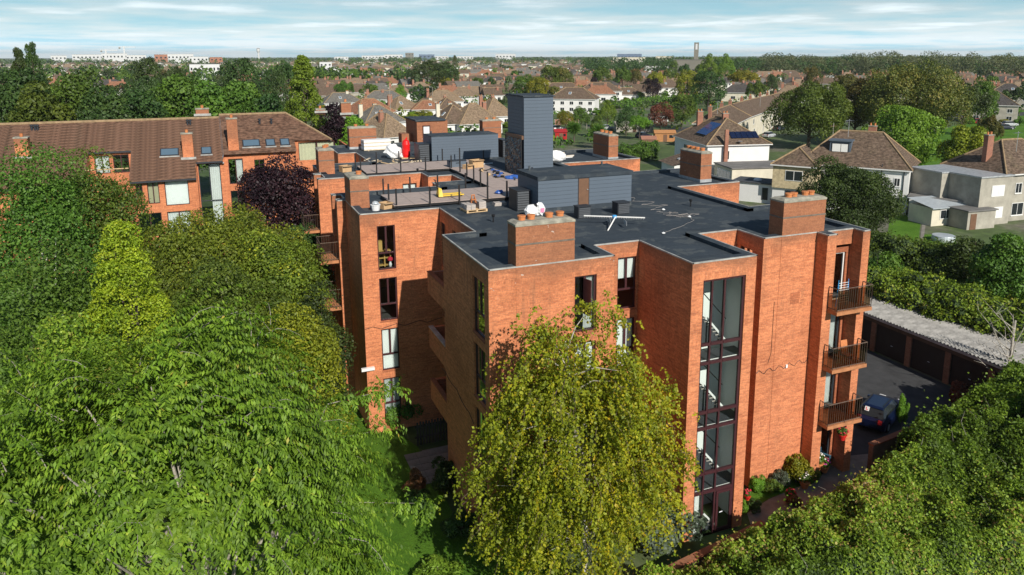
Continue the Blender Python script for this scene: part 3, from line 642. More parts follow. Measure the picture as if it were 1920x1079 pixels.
chimney(B, 10.34, 12.87, 26.085, 26.95, G, 13.2, [(10.75, 26.5), (11.15, 26.5), (11.95, 26.55), (12.45, 26.6)])
chimney(B, 23.3, 25.76, 25.985, 26.9, G, 13.13, [(23.9, 26.4), (24.25, 26.45), (24.95, 26.5), (25.3, 26.5)])
chimney(B, 29.05, 29.9, 40.35, 42.75, DECK, 13.32, [(29.45, 40.8), (29.45, 41.4), (29.45, 41.9), (29.45, 42.35)], 'brick', True)
chimney(B, 28.77, 29.62, 52.35, 55.0, DECK, 13.32, [(29.2, 52.9), (29.2, 53.6), (29.2, 54.3)], 'brick', True)
chimney(B, 6.485, 7.5, 40.8, 42.66, G, 13.07, [(7.1, 41.5)])
chimney(B, 6.485, 7.56, 53.9, 55.4, G, 13.1, [(7.0, 54.4), (7.2, 54.9)])
chimney(B, 10.92, 13.34, 67.72, 68.7, DECK, 13.28, [(11.6, 68.2), (12.6, 68.2)], 'brick', True)
chimney(B, 25.0, 27.0, 72.0, 73.0, G, 13.1, [(25.6, 72.5), (26.4, 72.5)])
# brick lift housing at the back of the roof
lh = MB().box(17.24, 20.2, 68.29, 69.6, DECK, 13.55).box(17.24, 20.2, 69.6, 72.6, G, 13.55).build('lift_housing', 'brick', B)
r = MB().box(17.1, 20.0, 68.15, 72.7, 13.553, 13.68); r.build('roof_slab', 'roof_felt', lh)
dr = MB().box(17.77, 17.86, 68.22, 68.287, 11.4, 13.15).box(18.42, 18.5, 68.22, 68.287, 11.4, 13.15).box(17.86, 18.42, 68.22, 68.287, 13.05, 13.15).build('door_frame', 'frame_maroon', lh)
MB().box(17.862, 18.418, 68.25, 68.286, 11.4, 13.048).build('door', 'interior', lh)
MB().box(16.1, 16.8, 69.65, 71.0, DECK, 12.3).build('planter', 'brick', lh)
# small wall details: cable along the gable and the left wall, vents, lamp
def cable(name, pts, r, mat, parent=None, label=None, cat=None):
    mb = MB(); mb.tube([Vector(p) for p in pts], r, 4); o = mb.build(name, mat, parent)
    return o
rnd = random.Random(4)
cable('cable', [(22.3+i*0.16, 25.985, 5.0+0.12*math.sin(i*1.7)+0.008*i) for i in range(20)], 0.014, 'black_metal', B)
cable('cable', [(23.1, 25.985, 8.4), (23.1, 25.985, 5.9), (22.95, 25.985, 5.4)], 0.01, 'black_metal', B)
cable('cable', [(6.5+i*0.43, 38.385, 5.2+0.1*math.sin(i*2.1)) for i in range(11)], 0.015, 'black_metal', B)
cable('cable', [(9.185, 33.0-i*0.6, 4.7-0.03*i*i*0.3+0.08*math.sin(i*2)) for i in range(9)], 0.014, 'black_metal', B)
MB().box(24.0, 24.1, 25.93, 25.983, 5.0, 5.16).build('junction_box', 'white_plastic', B)
MB().box(27.3, 27.4, 26.2, 26.3, 9.9, 10.05).build('wall_lamp', 'yellow_paint', B)
vb = MB()
for i in range(5): vb.box(24.02+i*0.11, 24.1+i*0.11, 25.975, 25.998, 8.15, 8.36)
for i in range(4): vb.box(24.0, 24.58, 25.978, 25.997, 8.4+0.075*i, 8.46+0.075*i)
vb.build('vent_patch', 'brick_dark', B)
MB().box(6.2, 6.9, 38.2, 38.39, 2.9, 3.05).build('wall_lamp', 'white_plastic', B)
# ------------------------------------------------------------------ things on the roof
def plant_room(label, x0, x1, y0, y1, z0, z1, door=None, row=0.2, zdeck=DECK, capz=0.17, over=0.06):
    t = thing('plant_room', label, 'plant room', ((x0+x1)/2, (y0+y1)/2, zdeck))
    MB().box(x0+.02, x1-.02, y0+.02, y1-.02, zdeck, z1-0.01).build('core_wall', 'cladding_dark', t)
    if zdeck+0.05 < z0: MB().box(x0-.01, x1+.01, y0-.01, y1+.01, zdeck, z0).build('plinth', 'roof_felt', t)
    nrow = int((z1-capz-z0)/row); hh = (z1-capz-z0)/nrow
    ux = MB().box(0, 1, -0.014, 0, 0.006, hh-0.006).mesh('cladding_board', 'cladding'); uy = MB().box(-0.014, 0, 0, 1, 0.006, hh-0.006).mesh('cladding_board', 'cladding')
    segs = [(x0, x1)] if not door else [(x0, door[0]), (door[1], x1)]
    for i in range(nrow):
        for a, b_ in (segs if (not door or i*hh+z0 < door[2]) else [(x0, x1)]):
            o = link('cladding_board', ux, t); o.location = Vector((a, y0+.02, z0+i*hh))-OFF[t.name]; o.scale = (b_-a, 1, 1)
        o = link('cladding_board', uy, t); o.location = Vector((x0+.02, y0+.0215, z0+i*hh))-OFF[t.name]; o.scale = (1, y1-y0-.02, 1)
    c = MB().box(x0-over, x1+over, y0-over, y1+over, z1-capz, z1).build('roof_cap', 'roof_felt', t)
    for px in (x0+0.5, x1-0.6): MB().bar((px, y1-0.5, z1), (px, y1-0.5, z1+0.22), 0.06, 8).build('vent_pipe', 'roof_felt', c)
    if door:
        d = MB().box(door[0]+.03, door[1]-.03, y0-.02, y0+.018, z0+.01, door[2]-.03).build('door', 'door_brown', t)
        MB().bar((door[1]-.15, y0-.05, z0+0.85), (door[1]-.08, y0-.05, z0+0.85), 0.025, 6).build('handle', 'aluminium', d)
        MB().box(door[0], door[0]+.03, y0-.03, y0+.019, z0, door[2]).box(door[1]-.03, door[1], y0-.03, y0+.019, z0, door[2]).box(door[0], door[1], y0-.031, y0+.0185, door[2]-.03, door[2]).build('door_frame', 'frame_dark', t)
    return t
plant_room('low slate-grey clad plant room with a brown door on the front roof', 15.4, 21.05, 35.6, 38.5, 11.58, 13.3, door=(17.74, 18.4, 13.08), capz=0.2)
plant_room('long slate-grey clad plant room behind the timber roof terrace', 15.45, 21.0, 56.7, 59.1, 11.45, 13.36, capz=0.05, over=0.01)
TW = plant_room('tall slate-grey clad lift tower rising above the flat roof', 18.87, 21.0, 46.0, 49.0, 11.35, 16.95, capz=0.1, over=0.09, row=0.225)
TW['category'] = 'tower'; _o = OFF[TW.name]; TW.name = 'lift_tower'; OFF[TW.name] = _o
# black plastic sheet over the tower doorway, crumpled
rs = np.random.RandomState(3); nu, nv = 26, 34; vs = []; 
for j in range(nv+1):
    for i in range(nu+1):
        u, v = i/nu, j/nv
        w_ = 0.06*math.sin(u*17+4*math.sin(v*5))*math.sin(v*9+u*6)+0.05*math.sin(u*31+v*13)*v+0.10*rs.rand()*0.35
        vs.append((18.78-0.08-abs(w_)-0.12*v*math.sin(u*3.14), 46.02+u*2.9, 14.05-v*2.6))
sm = MB(); sm.add(vs, [(j*(nu+1)+i, j*(nu+1)+i+1, (j+1)*(nu+1)+i+1, (j+1)*(nu+1)+i) for j in range(nv) for i in range(nu)])
sm.build('plastic_sheet', 'black_sheet', TW); MB().box(18.7, 18.84, 46.0, 48.98, 14.05, 14.3).build('timber_batten', 'door_brown', TW)
for y in (46.01, 48.95): MB().box(18.66, 18.72, y, y+.05, 11.4, 14.1).build('batten', 'black_metal', TW)
def louvre_box(label, x0, x1, y0, y1, z1, n=6):
    t = thing('vent_box', label, 'vent', ((x0+x1)/2, (y0+y1)/2, DECK), group='louvred vent boxes on the flat roof')
    MB().box(x0, x1, y0, y1, DECK, z1).build('housing', 'louvre', t); hh = (z1-DECK-0.1)/n
    for i in range(n):
        z = DECK+.06+i*hh; s = MB(); s.obox(((x0+x1)/2, y0-.03, z+hh/2), (1, 0, 0), (0, 0.5, 0.86), (0, 0.86, -0.5), (x1-x0)/2-.03, hh*0.42, 0.008); s.build('slat', 'cladding_dark', t)
    MB().box(x0-.03, x1+.03, y0-.06, y1+.03, z1, z1+.03).build('lid', 'louvre', t)
    return t
louvre_box('small louvred vent box in front of the brown plant room door', 16.72, 17.42, 33.5, 34.0, 11.95)
louvre_box('small louvred vent box in front of the right end of the plant room', 19.07, 19.78, 33.6, 34.2, 11.95)
louvre_box('tall louvred vent box at the left end of the front plant room', 15.0, 15.38, 36.4, 37.6, 12.6, 9) if False else None
louvre_box('tall louvred vent box beside the left end of the front plant room', 14.55, 15.25, 36.5, 37.7, 12.45, 8)
louvre_box('tall louvred vent box at the left end of the rear plant room', 14.45, 15.3, 56.9, 58.3, 12.75, 8)
louvre_box('tall louvred vent box between the rear plant room and the lift tower', 21.5, 22.2, 57.0, 58.2, 12.75, 8)
# ---- timber walkway terrace with guard posts
TD = thing('roof_terrace', 'U-shaped raised timber walkway with black guard posts on the flat roof', 'terrace', (15, 46, DECK))
def deck_panels(x0, x1, y0, y1, w, d, z=11.56):
    nx, ny = max(1, round((x1-x0)/w)), max(1, round((y1-y0)/d)); sx, sy = (x1-x0)/nx, (y1-y0)/ny
    me = MB().box(0.008, sx-0.008, 0.008, sy-0.008, -0.03, 0).mesh('deck_panel', 'deck_board')
    for i in range(nx):
        for j in range(ny):
            o = link('deck_panel', me, TD); o.location = Vector((x0+i*sx, y0+j*sy, z+0.002*((i+j) % 2)))-OFF[TD.name]
deck_panels(8.6, 15.4, 39.65, 43.2, 1.15, 1.18); deck_panels(15.4, 18.6, 39.75, 55.6, 1.6, 1.15, 11.561); deck_panels(9.4, 15.4, 51.8, 55.6, 1.2, 1.27)
jb = MB()
for (x0, x1, y0, y1) in ((8.6, 15.4, 39.66, 39.75), (8.6, 15.4, 43.1, 43.19), (8.61, 8.7, 39.76, 43.09), (15.41, 15.5, 43.2, 51.8), (9.4, 15.4, 51.81, 51.9), (9.41, 9.5, 51.91, 55.55), (18.5, 18.59, 39.8, 55.5), (15.42, 18.5, 39.76, 39.85)):
    jb.box(x0, x1, y0, y1, 11.40, 11.527)
jb.build('joist', 'black_metal', TD)
pm = MB().box(-.04, .04, -.04, .04, 0, 1.12).mesh('guard_post', 'black_metal'); ft = MB().box(-.09, .09, -.09, .09, 0, 0.02).mesh('post_foot', 'black_metal')
posts = [(8.75, 39.7), (10.6, 39.6), (12.3, 39.6), (14.0, 39.65), (15.2, 39.7), (8.7, 41.4), (8.8, 43.3), (10.4, 43.3), (12.1, 43.3), (13.9, 43.4), (15.3, 43.3), (15.35, 44.8), (15.4, 46.3), (15.45, 47.9), (15.5, 49.6), (15.5, 51.7),
         (13.6, 51.7), (11.8, 51.7), (10.1, 51.7), (9.3, 53.4), (9.3, 55.6), (10.9, 55.7), (12.6, 55.7), (14.2, 55.7), (16.0, 55.7), (17.4, 55.7), (18.6, 40.0), (18.6, 42.0), (18.6, 44.0), (16.9, 39.7), (18.6, 53.5)]
for x, y in posts:
    o = link('guard_post', pm, TD); o.location = Vector((x, y, 11.36))-OFF[TD.name]; f_ = link('post_foot', ft, o)
# ---- loose things on the roof
def pallet_at(name, label, x, y, z, rot, w=1.2, d=1.0):
    t = thing(name, label, 'pallet', (x, y, z), rot, world=False)
    for i in range(5): MB().box(-w/2, w/2, -d/2+i*(d-.14)/4, -d/2+i*(d-.14)/4+.14, .12, .145).build('slat', 'timber', t)
    for i in range(3): MB().box(-w/2+i*(w-.1)/2, -w/2+i*(w-.1)/2+.1, -d/2+.002, d/2-.002, 0.03, .119).build('bearer', 'timber', t)
    for i in range(3): MB().box(-w/2, w/2, -d/2+i*(d-.12)/2, -d/2+i*(d-.12)/2+.12, 0, .029).build('slat', 'timber', t)
    return t
pallet_at('pallet', 'pale timber pallet holding blocks in front of the roof terrace', 12.5, 37.7, DECK, 0.08)
def blocks(label, x, y, z, nx, ny, nz, bw, bd, bh, rot, seed):
    t = thing('block_stack', label, 'blocks', (x, y, z), rot, world=False); r = random.Random(seed); me = MB().box(0.006, bw-.006, .006, bd-.006, .003, bh-.003).mesh('block', 'block')
    for k in range(nz):
        for i in range(nx):
            for j in range(ny):
                o = link('block', me, t); o.location = (i*bw-nx*bw/2+r.uniform(-.012, .012), j*bd-ny*bd/2, k*bh); o.rotation_euler = (0, 0, r.uniform(-.02, .02))
blocks('grey block stack on the left half of the roof pallet', 12.18, 37.65, DECK+.147, 2, 3, 2, 0.26, 0.28, 0.14, 0.08, 1)
blocks('grey block stack on the right half of the roof pallet', 12.86, 37.75, DECK+.147, 1, 3, 3, 0.42, 0.28, 0.13, 0.08, 2)
tr = thing('orange_stand', 'small orange cable-reel stand on top of the block stack', 'reel', (12.5, 37.75, DECK+.43), world=False)
for a in (-.13, .13):
    MB().bar((a, -.12, 0), (a*0.5, 0, .42), .025).build('leg', 'pot_terra', tr); MB().bar((a, .12, 0), (a*0.5, 0, .42), .025).build('leg', 'pot_terra', tr)
MB().box(-.14, .14, -.13, .13, .16, .2).build('shelf', 'pot_terra', tr); MB().bar((-.1, 0, .42), (.1, 0, .42), .03).build('crossbar', 'pot_terra', tr)
PJ = thing('pallet_jack', 'yellow pallet jack parked on the timber walkway', 'pallet jack', (11.6, 41.1, 11.565), 0.0, world=False)
for y in (-.27, .27): MB().box(.1, 1.35, y-.08, y+.08, .08, .14).build('fork', 'yellow_paint', PJ)
bd = MB().add([(-.15, -.3, .05), (.1, -.35, .05), (.1, .35, .05), (-.15, .3, .05), (-.1, -.12, .55), (.06, -.2, .5), (.06, .2, .5), (-.1, .12, .55)], [(0, 3, 2, 1), (4, 5, 6, 7), (0, 1, 5, 4), (1, 2, 6, 5), (2, 3, 7, 6), (3, 0, 4, 7)]); bd.build('body', 'yellow_paint', PJ)
MB().bar((-.1, 0, .4), (-.28, 0, 1.0), .03, 6).build('handle', 'black_metal', PJ); MB().bar((-.28, -.18, 1.0), (-.28, .18, 1.0), .025, 6).build('grip', 'black_metal', PJ)
for y in (-.1, .1): MB().bar((-.08, y-.03, .1), (-.08, y+.03, .1), .1, 10).build('wheel', 'tyre', PJ)
for y in (-.27, .27): MB().bar((1.2, y-.05, .05), (1.2, y+.05, .05), .05, 8).build('wheel', 'tyre', PJ)
def lumpy(mb, c, rx, ry, rz, seed, n=10, k=7, flat=0.0, jit=0.16):
    r = random.Random(seed); vs = []; 
    for j in range(k+1):
        th = math.pi*j/k
        for i in range(n):
            ph = 2*math.pi*i/n; q = 1+r.uniform(-jit, jit); vs.append((c[0]+rx*q*math.sin(th)*math.cos(ph), c[1]+ry*q*math.sin(th)*math.sin(ph), max(c[2]-rz*flat, c[2]+rz*q*math.cos(th))))
    mb.add(vs, [(j*n+i, j*n+(i+1) % n, (j+1)*n+(i+1) % n, (j+1)*n+i) for j in range(k) for i in range(n)]); return mb
bg_ = thing('rubble_bag', 'white rubble sacks with pink print beside the front plant room', 'sack', (14.95, 35.1, DECK), world=False)
o = lumpy(MB(), (-.2, 0, .28), .34, .3, .34, 3, flat=.8).build('sack', 'white_plastic', bg_); o = lumpy(MB(), (.3, .03, .3), .3, .28, .38, 5, flat=.75).build('sack', 'white_plastic', bg_)
MB().obox((.36, -.235, .33), (1, .1, 0), (0, -.2, .98), (-.1, .98, .2), .11, .12, .015).build('print', 'pink_print', bg_); lumpy(MB(), (.08, .02, .5), .12, .12, .16, 8).build('rubble', 'black_metal', bg_)
MB().box(-.6, .75, -.32, .35, 0.002, .03).build('tray', 'blue_bright', bg_) if False else None
bb = thing('bulk_bag', 'big white builders bulk bag slumped at the back of the roof', 'sack', (*wz(738, 297, DECK).xy, DECK), world=False)
lumpy(MB(), (0, 0, .5), .75, .65, .62, 11, 12, 8, .7).build('bag', 'white_plastic', bb); lumpy(MB(), (.9, -.1, .25), .5, .4, .3, 12, 10, 6, .7).build('fold', 'white_plastic', bb)
b2 = thing('bulk_bag', 'white bulk bag lying behind the lift tower on the right-hand roof', 'sack', (24.6, 53.2, DECK), world=False); lumpy(MB(), (0, 0, .35), .8, .5, .5, 21, 12, 8, .6).build('bag', 'white_plastic', b2)
rb = thing('red_sack', 'bright red net sack standing on the roof behind the white bag', 'sack', (*wz(762, 297, DECK).xy, DECK), world=False)
MB().lathe((0, 0, .08), [(.27, 0), (.33, .25), (.31, .7), (.33, 1.05), (.26, 1.35), (.1, 1.45)], 14).build('sack', 'red_plastic', rb); MB().bar((0, 0, 1.5), (.08, 0, 1.7), .06, 6).build('tie', 'red_plastic', rb); MB().box(-.45, .55, -.4, .4, 0, .08).build('board', 'timber', rb)
rr = random.Random(8)
for i, (x, y, n_) in enumerate(((12.4, 56.5, 8), (14.0, 57.0, 8), (11.4, 58.6, 6))):
    t = thing('offcut_pile', ['pile of timber offcuts in front of the white bulk bag', 'pile of timber offcuts between the white bag and the red sack', 'pile of timber offcuts left of the white bulk bag'][i], 'timber', (x, y, DECK), world=False, group='timber offcut piles on the roof')
    for k in range(n_):
        a = rr.uniform(0, 3.1); l = rr.uniform(.25, .7); c = Vector((rr.uniform(-.6, .6), rr.uniform(-.5, .5), .04+.05*k*rr.random()))
        MB().obox(c, (math.cos(a), math.sin(a), rr.uniform(-.15, .15)), (-math.sin(a), math.cos(a), 0), (0, 0, 1), l, .07, .025).build('plank', rr.choice(['timber', 'timber_pale', 'timber_pale']), t)
st = thing('board_stack', 'white wrapped stack of insulation boards by the rear brick chimney', 'boards', (13.0, 66.4, DECK), 0.05, world=False)
for k in range(9): MB().box(-1.2, 1.2, -.6, .6, k*.1+.05, k*.1+.145).build('board', 'white_plastic' if k % 3 else 'timber_pale', st)
for a in (-.8, .8): MB().box(a-.06, a+.06, -.58, .58, 0, .049).build('bearer', 'timber', st)
for i, (x, y, z, w_, d_, h_, a, lb) in enumerate(((17.3, 51.4, 11.565, .9, .6, .55, .2, 'large open cardboard box on the far timber walkway'), (16.5, 50.9, 11.565, .6, .5, .3, .5, 'flat cardboard box left of the large box on the walkway'), (8.25, 40.2, DECK, .55, .5, .35, .4, 'small open cardboard box at the left roof corner'), (8.4, 54.6, DECK, .7, .6, .45, .3, 'cardboard box beside the far left chimney'))):
    t = thing('cardboard_box', lb, 'box', (x, y, z), a, world=False, group='cardboard boxes on the roof')
    b_ = MB().box(-w_/2, w_/2, -d_/2, -d_/2+.02, 0, h_).box(-w_/2, w_/2, d_/2-.02, d_/2, 0, h_).box(-w_/2, -w_/2+.02, -d_/2+.02, d_/2-.02, 0, h_-.001).box(w_/2-.02, w_/2, -d_/2+.02, d_/2-.02, 0, h_-.001).box(-w_/2+.02, w_/2-.02, -d_/2+.02, d_/2-.02, 0, .02); b_.build('carton', 'cardboard', t)
    for sg_ in (-1, 1): MB().obox((0, sg_*(d_/2+.09), h_-.02), (1, 0, 0), (0, sg_*.8, -.1), (0, .1, .99), w_/2, .1, .006).build('flap', 'cardboard', t)
tb = thing('tool_crate', 'dark grey tool crate on the far timber walkway beside the cardboard', 'crate', (16.1, 52.3, 11.565), world=False)
MB().box(-.65, .65, -.3, .3, 0, .42).build('body', 'cladding', tb); MB().box(-.67, .67, -.32, .32, .421, .47).build('lid', 'louvre', tb); MB().bar((-.15, -.34, .3), (.15, -.34, .3), .02).build('handle', 'black_metal', tb)
pp = thing('pipe', 'pale green plastic pipe lying in front of the lift tower', 'pipe', (18.0, 52.2, 11.62), world=False); MB().bar((-.4, -.1, 0), (.9, .25, 0), .05, 8).build('tube', 'tin_sheet', pp); MB().bar((.9, .25, 0), (.95, .262, 0), .06, 8).build('socket', 'tin_sheet', pp)
bu = thing('plastic_tub', 'white plastic tub with clear wrap at the left roof corner', 'tub', (7.65, 39.9, DECK), world=False); MB().lathe((0, 0, 0), [(.2, 0), (.26, .3), (.28, .3), (.28, .33), (.24, .33)], 12).build('tub', 'white_plastic', bu); lumpy(MB(), (0, 0, .36), .2, .2, .15, 4).build('wrap', 'tin_sheet', bu)
for i in range(14):
    t = thing('tool', 'loose tool on the walkway beside the lift tower', 'tool', (rr.uniform(16.6, 18.5), rr.uniform(44.6, 50.2), 11.567), rr.uniform(0, 3), group='loose tools scattered by the lift tower', world=False)
    mt = ['blue_sheet', 'black_metal', 'black_metal', 'timber', 'cladding_dark'][i % 5]
    MB().box(-.3, .22, -.035, .035, 0, .05).build('shaft', mt, t); MB().box(.2, .38, -.1, .1, .001, .11).build('head', mt, t)
tp = thing('tarpaulin', 'crumpled blue sheet on the walkway at the foot of the lift tower', 'sheet', (17.9, 45.6, 11.567), world=False); lumpy(MB(), (0, 0, .06), .7, .45, .12, 33, 14, 6, .5, .3).build('sheet', 'blue_sheet', tp); lumpy(MB(), (.1, .1, .12), .3, .2, .1, 34, 10, 6).build('fold', 'blue_sheet', tp)
t2 = thing('tarpaulin', 'small blue bucket-like sheet on the near walkway left of the plant room', 'sheet', (15.1, 40.7, 11.567), world=False); lumpy(MB(), (0, 0, .08), .25, .2, .12, 35, 12, 6, .5, .2).build('sheet', 'blue_sheet', t2); lumpy(MB(), (.12, 0, .12), .12, .1, .1, 36, 8, 5).build('fold', 'blue_sheet', t2)
s2 = thing('concrete_slabs', 'small stack of pale slabs on the roof between pallet and vent box', 'slabs', (14.3, 38.6, DECK), world=False)
for k in range(3): MB().box(-.35+.02*k, .35, -.25, .25-.03*k, k*.06, k*.06+.055).build('slab', 'block', s2)
an = thing('tv_antenna', 'fallen aluminium TV aerial lying on the front roof', 'antenna', (17.75, 31.6, DECK), world=False)
ax_ = Vector((2.5, -1.6, 0)).normalized(); px_ = Vector((ax_.y, -ax_.x, 0))
MB().bar(-ax_*1.5+Vector((0, 0, .42)), ax_*1.5+Vector((0, 0, .42)), .035, 6).build('boom', 'frame_white', an)
el = MB()
for i in range(-12, 13):
    if i: el.bar(ax_*i*.12-px_*.17+Vector((0, 0, .38)), ax_*i*.12+px_*.17+Vector((0, 0, .38)), .008)
el.build('element', 'frame_white', an)
lb = MB(); lb.bar((.1, .9, .05), (-.05, -.2, .45), .04); lb.bar((-.05, -.2, .45), (-.9, -1.0, .02), .04); lb.build('mast_arm', 'frame_white', an)
MB().box(-.09, .09, -.08, .08, .36, .5).build('junction_box', 'blue_bright', an)
for s in (-1, 1): MB().obox((-.25*s, .35*s-.3, .25), (.3, .95, 0), (0, 0, 1), (.95, -.3, 0), .32, .1, .006).build('reflector', 'lead', an)
def wire(label, pts, seed, n=46, amp=.06):
    r = random.Random(seed); t = thing('cable', label, 'cable', (pts[0][0], pts[0][1], DECK)); P = []
    for i in range(n):
        s = i/(n-1)*(len(pts)-1); k = min(int(s), len(pts)-2); f_ = s-k
        P.append(Vector((pts[k][0]*(1-f_)+pts[k+1][0]*f_+r.uniform(-amp, amp), pts[k][1]*(1-f_)+pts[k+1][1]*f_+r.uniform(-amp, amp), DECK+.03+.05*r.random())))
    MB().tube(P, .006, 4).build('lead', 'block', t); lumpy(MB(), P[-1], .09, .09, .07, seed, 8, 5).build('plug', 'white_plastic', t)
wire('loose white cable snaking down the roof from the plant room corner', [(21.3, 37.4), (22.3, 37.2), (21.6, 36.4), (22.6, 35.6), (21.4, 35.2), (22.8, 34.6), (21.2, 33.9), (21.9, 33.6)], 3)
wire('tangled white cable heap right of the fallen aerial', [(21.2, 33.2), (22.2, 32.8), (21.3, 32.6), (22.6, 32.2), (21.2, 32.2), (22.9, 31.9), (21.5, 31.8), (22.0, 31.5)], 5, 60, .12)
wire('white cable trailing from the tangle towards the roof edge', [(22.0, 31.6), (21.9, 30.8), (20.6, 29.9), (18.9, 29.0)], 7, 30, .03)
def rvent(label, x, y):
    t = thing('roof_vent', label, 'vent', (x, y, DECK), world=False, group='small soil vent pipes on the roof'); MB().bar((0, 0, 0), (0, 0, .28), .035, 8).build('pipe', 'black_metal', t); MB().lathe((0, 0, .28), [(.07, 0), (.09, .05), (.09, .12), (.04, .14)], 10).build('cowl', 'black_metal', t)
rvent('small black roof vent behind the front-left brick chimney', 12.5, 34.6); rvent('small black roof vent beside the right recess kerb', 23.9, 34.0); rvent('small black roof vent on the kerb of the terrace well', 12.9, 51.3)
for x, y, l, lb in ((25.0, 54.5, 3.5, 'pale timber lengths lying on the right-hand rear roof'), (25.5, 56.5, 2.5, 'white battens lying along the right-hand rear roof edge')):
    t = thing('timber_lengths', lb, 'timber', (x, y, DECK), world=False)
    for i in range(4): MB().obox((i*.15, i*.13, .05+.02*i), (.98, .15+.04*i, 0), (-.15, .98, 0), (0, 0, 1), l/2, .06, .03).build('plank', 'timber_pale' if i % 2 else 'white_plastic', t)
# ------------------------------------------------------------------ patio at the gable: path, plants, chair, pots
sheet('path', [(20.3, 23.3), (25.2, 22.6), (30.5, 24.2), (30.5, 26.0), (28.0, 26.6), (25.9, 25.2), (24.9, 25.2), (22.6, 24.9), (20.9, 24.4)], G+0.012, 'paving')
sheet('patio', [(9.25, 32.4), (10.78, 32.4), (10.78, 35.6), (8.7, 35.6), (7.7, 33.6)], G+0.012, 'slab')
slm = MB().box(0.01, .59, .01, .59, 0, .03).mesh('paving_slab', 'slab'); pat = bpy.data.objects['patio']
for i in range(5):
    for j in range(5):
        o = link('paving_slab', slm, pat); o.location = (7.7+i*.6, 32.4+j*.62, G+.013); 
sheet('flower_bed', [(20.6, 24.5), (22.6, 24.95), (25.3, 25.2), (25.3, 25.95), (22.35, 25.95), (20.2, 26.5)], G+0.006, 'grass')
bc = thing('garden_chair', 'blue painted wooden garden chair with red cushion under the balcony', 'chair', (26.9, 26.0, G), 0.5, world=False)
MB().box(-.28, .28, -.25, .25, .40, .44).build('seat', 'blue_paint', bc); MB().box(-.22, .22, -.2, .2, .441, .5).build('cushion', 'flower_red', bc)
for x in (-.26, .26):
    MB().box(x-.03, x+.03, -.26, -.2, 0, .62).build('leg', 'blue_paint', bc); MB().box(x-.03, x+.03, .22, .28, 0, .95).build('leg', 'blue_paint', bc); MB().box(x-.04, x+.04, -.27, .2, .621, .66).build('armrest', 'blue_paint', bc)
for x in (-.16, -.08, 0, .08, .16): MB().box(x-.025, x+.025, .235, .262, .45, .9).build('back_slat', 'blue_paint', bc)
MB().box(-.23, .23, .23, .27, .901, .97).build('back_rail', 'blue_paint', bc)
# ------------------------------------------------------------------ foliage
def unit(a): return a/np.maximum(np.linalg.norm(a, axis=-1, keepdims=True), 1e-9)
def leaf_quads(P, D, Nn, ln, wd_):
    D = unit(D); Sd = unit(np.cross(D, Nn)); ln = np.asarray(ln).reshape(-1, 1); wd_ = np.asarray(wd_).reshape(-1, 1)
    up = np.cross(Sd, D)
    mid = P+D*ln*0.45
    V = np.stack([P, mid+Sd*wd_*0.5+up*wd_*0.15, P+D*ln, mid-Sd*wd_*0.5+up*wd_*0.15], 1)
    return V.reshape(-1, 3)
def rdir(rs, n): return unit(rs.normal(size=(n, 3)))
def blob_leaves(rs, blobs, nleaf, size, outc=None, upb=0.35, outb=0.5, aspect=0.62, shell=(0.72, 1.06), zs=1.0):
    blobs = np.asarray(blobs); w = blobs[:, 3]**2; k = rs.choice(len(blobs), nleaf, p=w/w.sum())
    v = rdir(rs, nleaf)
    if outc is not None: v = v+outb*unit(blobs[k, :3]-outc)
    v[:, 2] += upb; v = unit(v)
    P = blobs[k, :3]+v*np.array([1, 1, zs])*(blobs[k, 3]*rs.uniform(*shell, nleaf))[:, None]
    Nn = unit(v+0.55*rs.normal(size=(nleaf, 3))); T = np.cross(Nn, rdir(rs, nleaf)); T[:, 2] -= 0.25
    s = size*rs.uniform(0.7, 1.35, nleaf)
    return leaf_quads(P-unit(T)*s[:, None]*0.5, T, Nn, s, s*aspect), np.clip(0.25+0.5*rs.rand(nleaf)+0.25*(rs.rand(len(blobs))[k]-0.5)*2, 0, 1)
def crown_mesh(name, rs, blobs, nleaf, size, mat, **kw):
    V, r = blob_leaves(rs, blobs, nleaf, size, **kw); return quads_mesh(name, V, nleaf, mat, r)
def shape_blobs(rs, shape, nb):
    out = []
    for i in range(nb):
        if shape == 'round':
            d = unit(rs.normal(size=3)); d[2] = d[2] if d[2] > -0.8 else -d[2]; f_ = rs.uniform(0.45, 0.95)
            out.append((*(np.array([0, 0, .54])+d*np.array([.40, .40, .39])*f_), rs.uniform(.085, .155)))
        elif shape == 'spread':
            d = unit(rs.normal(size=3)); d[2] = abs(d[2])*0.9-0.15; f_ = rs.uniform(0.5, 0.95)
            out.append((*(np.array([0, 0, .55])+d*np.array([.42, .42, .36])*f_), rs.uniform(.07, .13)))
        elif shape == 'conic':
            z = rs.uniform(0.06, 0.97)**0.9; r = 0.40*(1-z)**0.72*rs.uniform(.6, 1.0); a = rs.uniform(0, 6.283)
            out.append((r*math.cos(a), r*math.sin(a), z, rs.uniform(.028, .052)*(1.35-0.5*z)))
        elif shape == 'poplar':
            z = rs.uniform(0.12, 0.96); r = 0.30*math.sin(math.pi*min(1, max(0, (z-.02)))**0.8)*rs.uniform(.4, 1.0); a = rs.uniform(0, 6.283)
            out.append((r*math.cos(a), r*math.sin(a), z, rs.uniform(.06, .11)))
        elif shape == 'bush':
            d = unit(rs.normal(size=3)); d[2] = abs(d[2]); f_ = rs.uniform(0.35, 0.85)
            out.append((*(np.array([0, 0, .22])+d*np.array([.42, .42, .55])*f_), rs.uniform(.10, .2)))
        elif shape == 'spire':
            z = rs.uniform(0.05, 0.98); r = 0.40*(1-z)**.8*rs.uniform(.3, 1.0); a = rs.uniform(0, 6.283)
            out.append((r*math.cos(a), r*math.sin(a), z, rs.uniform(.03, .05)*(1.6-z)))
    return np.array(out)
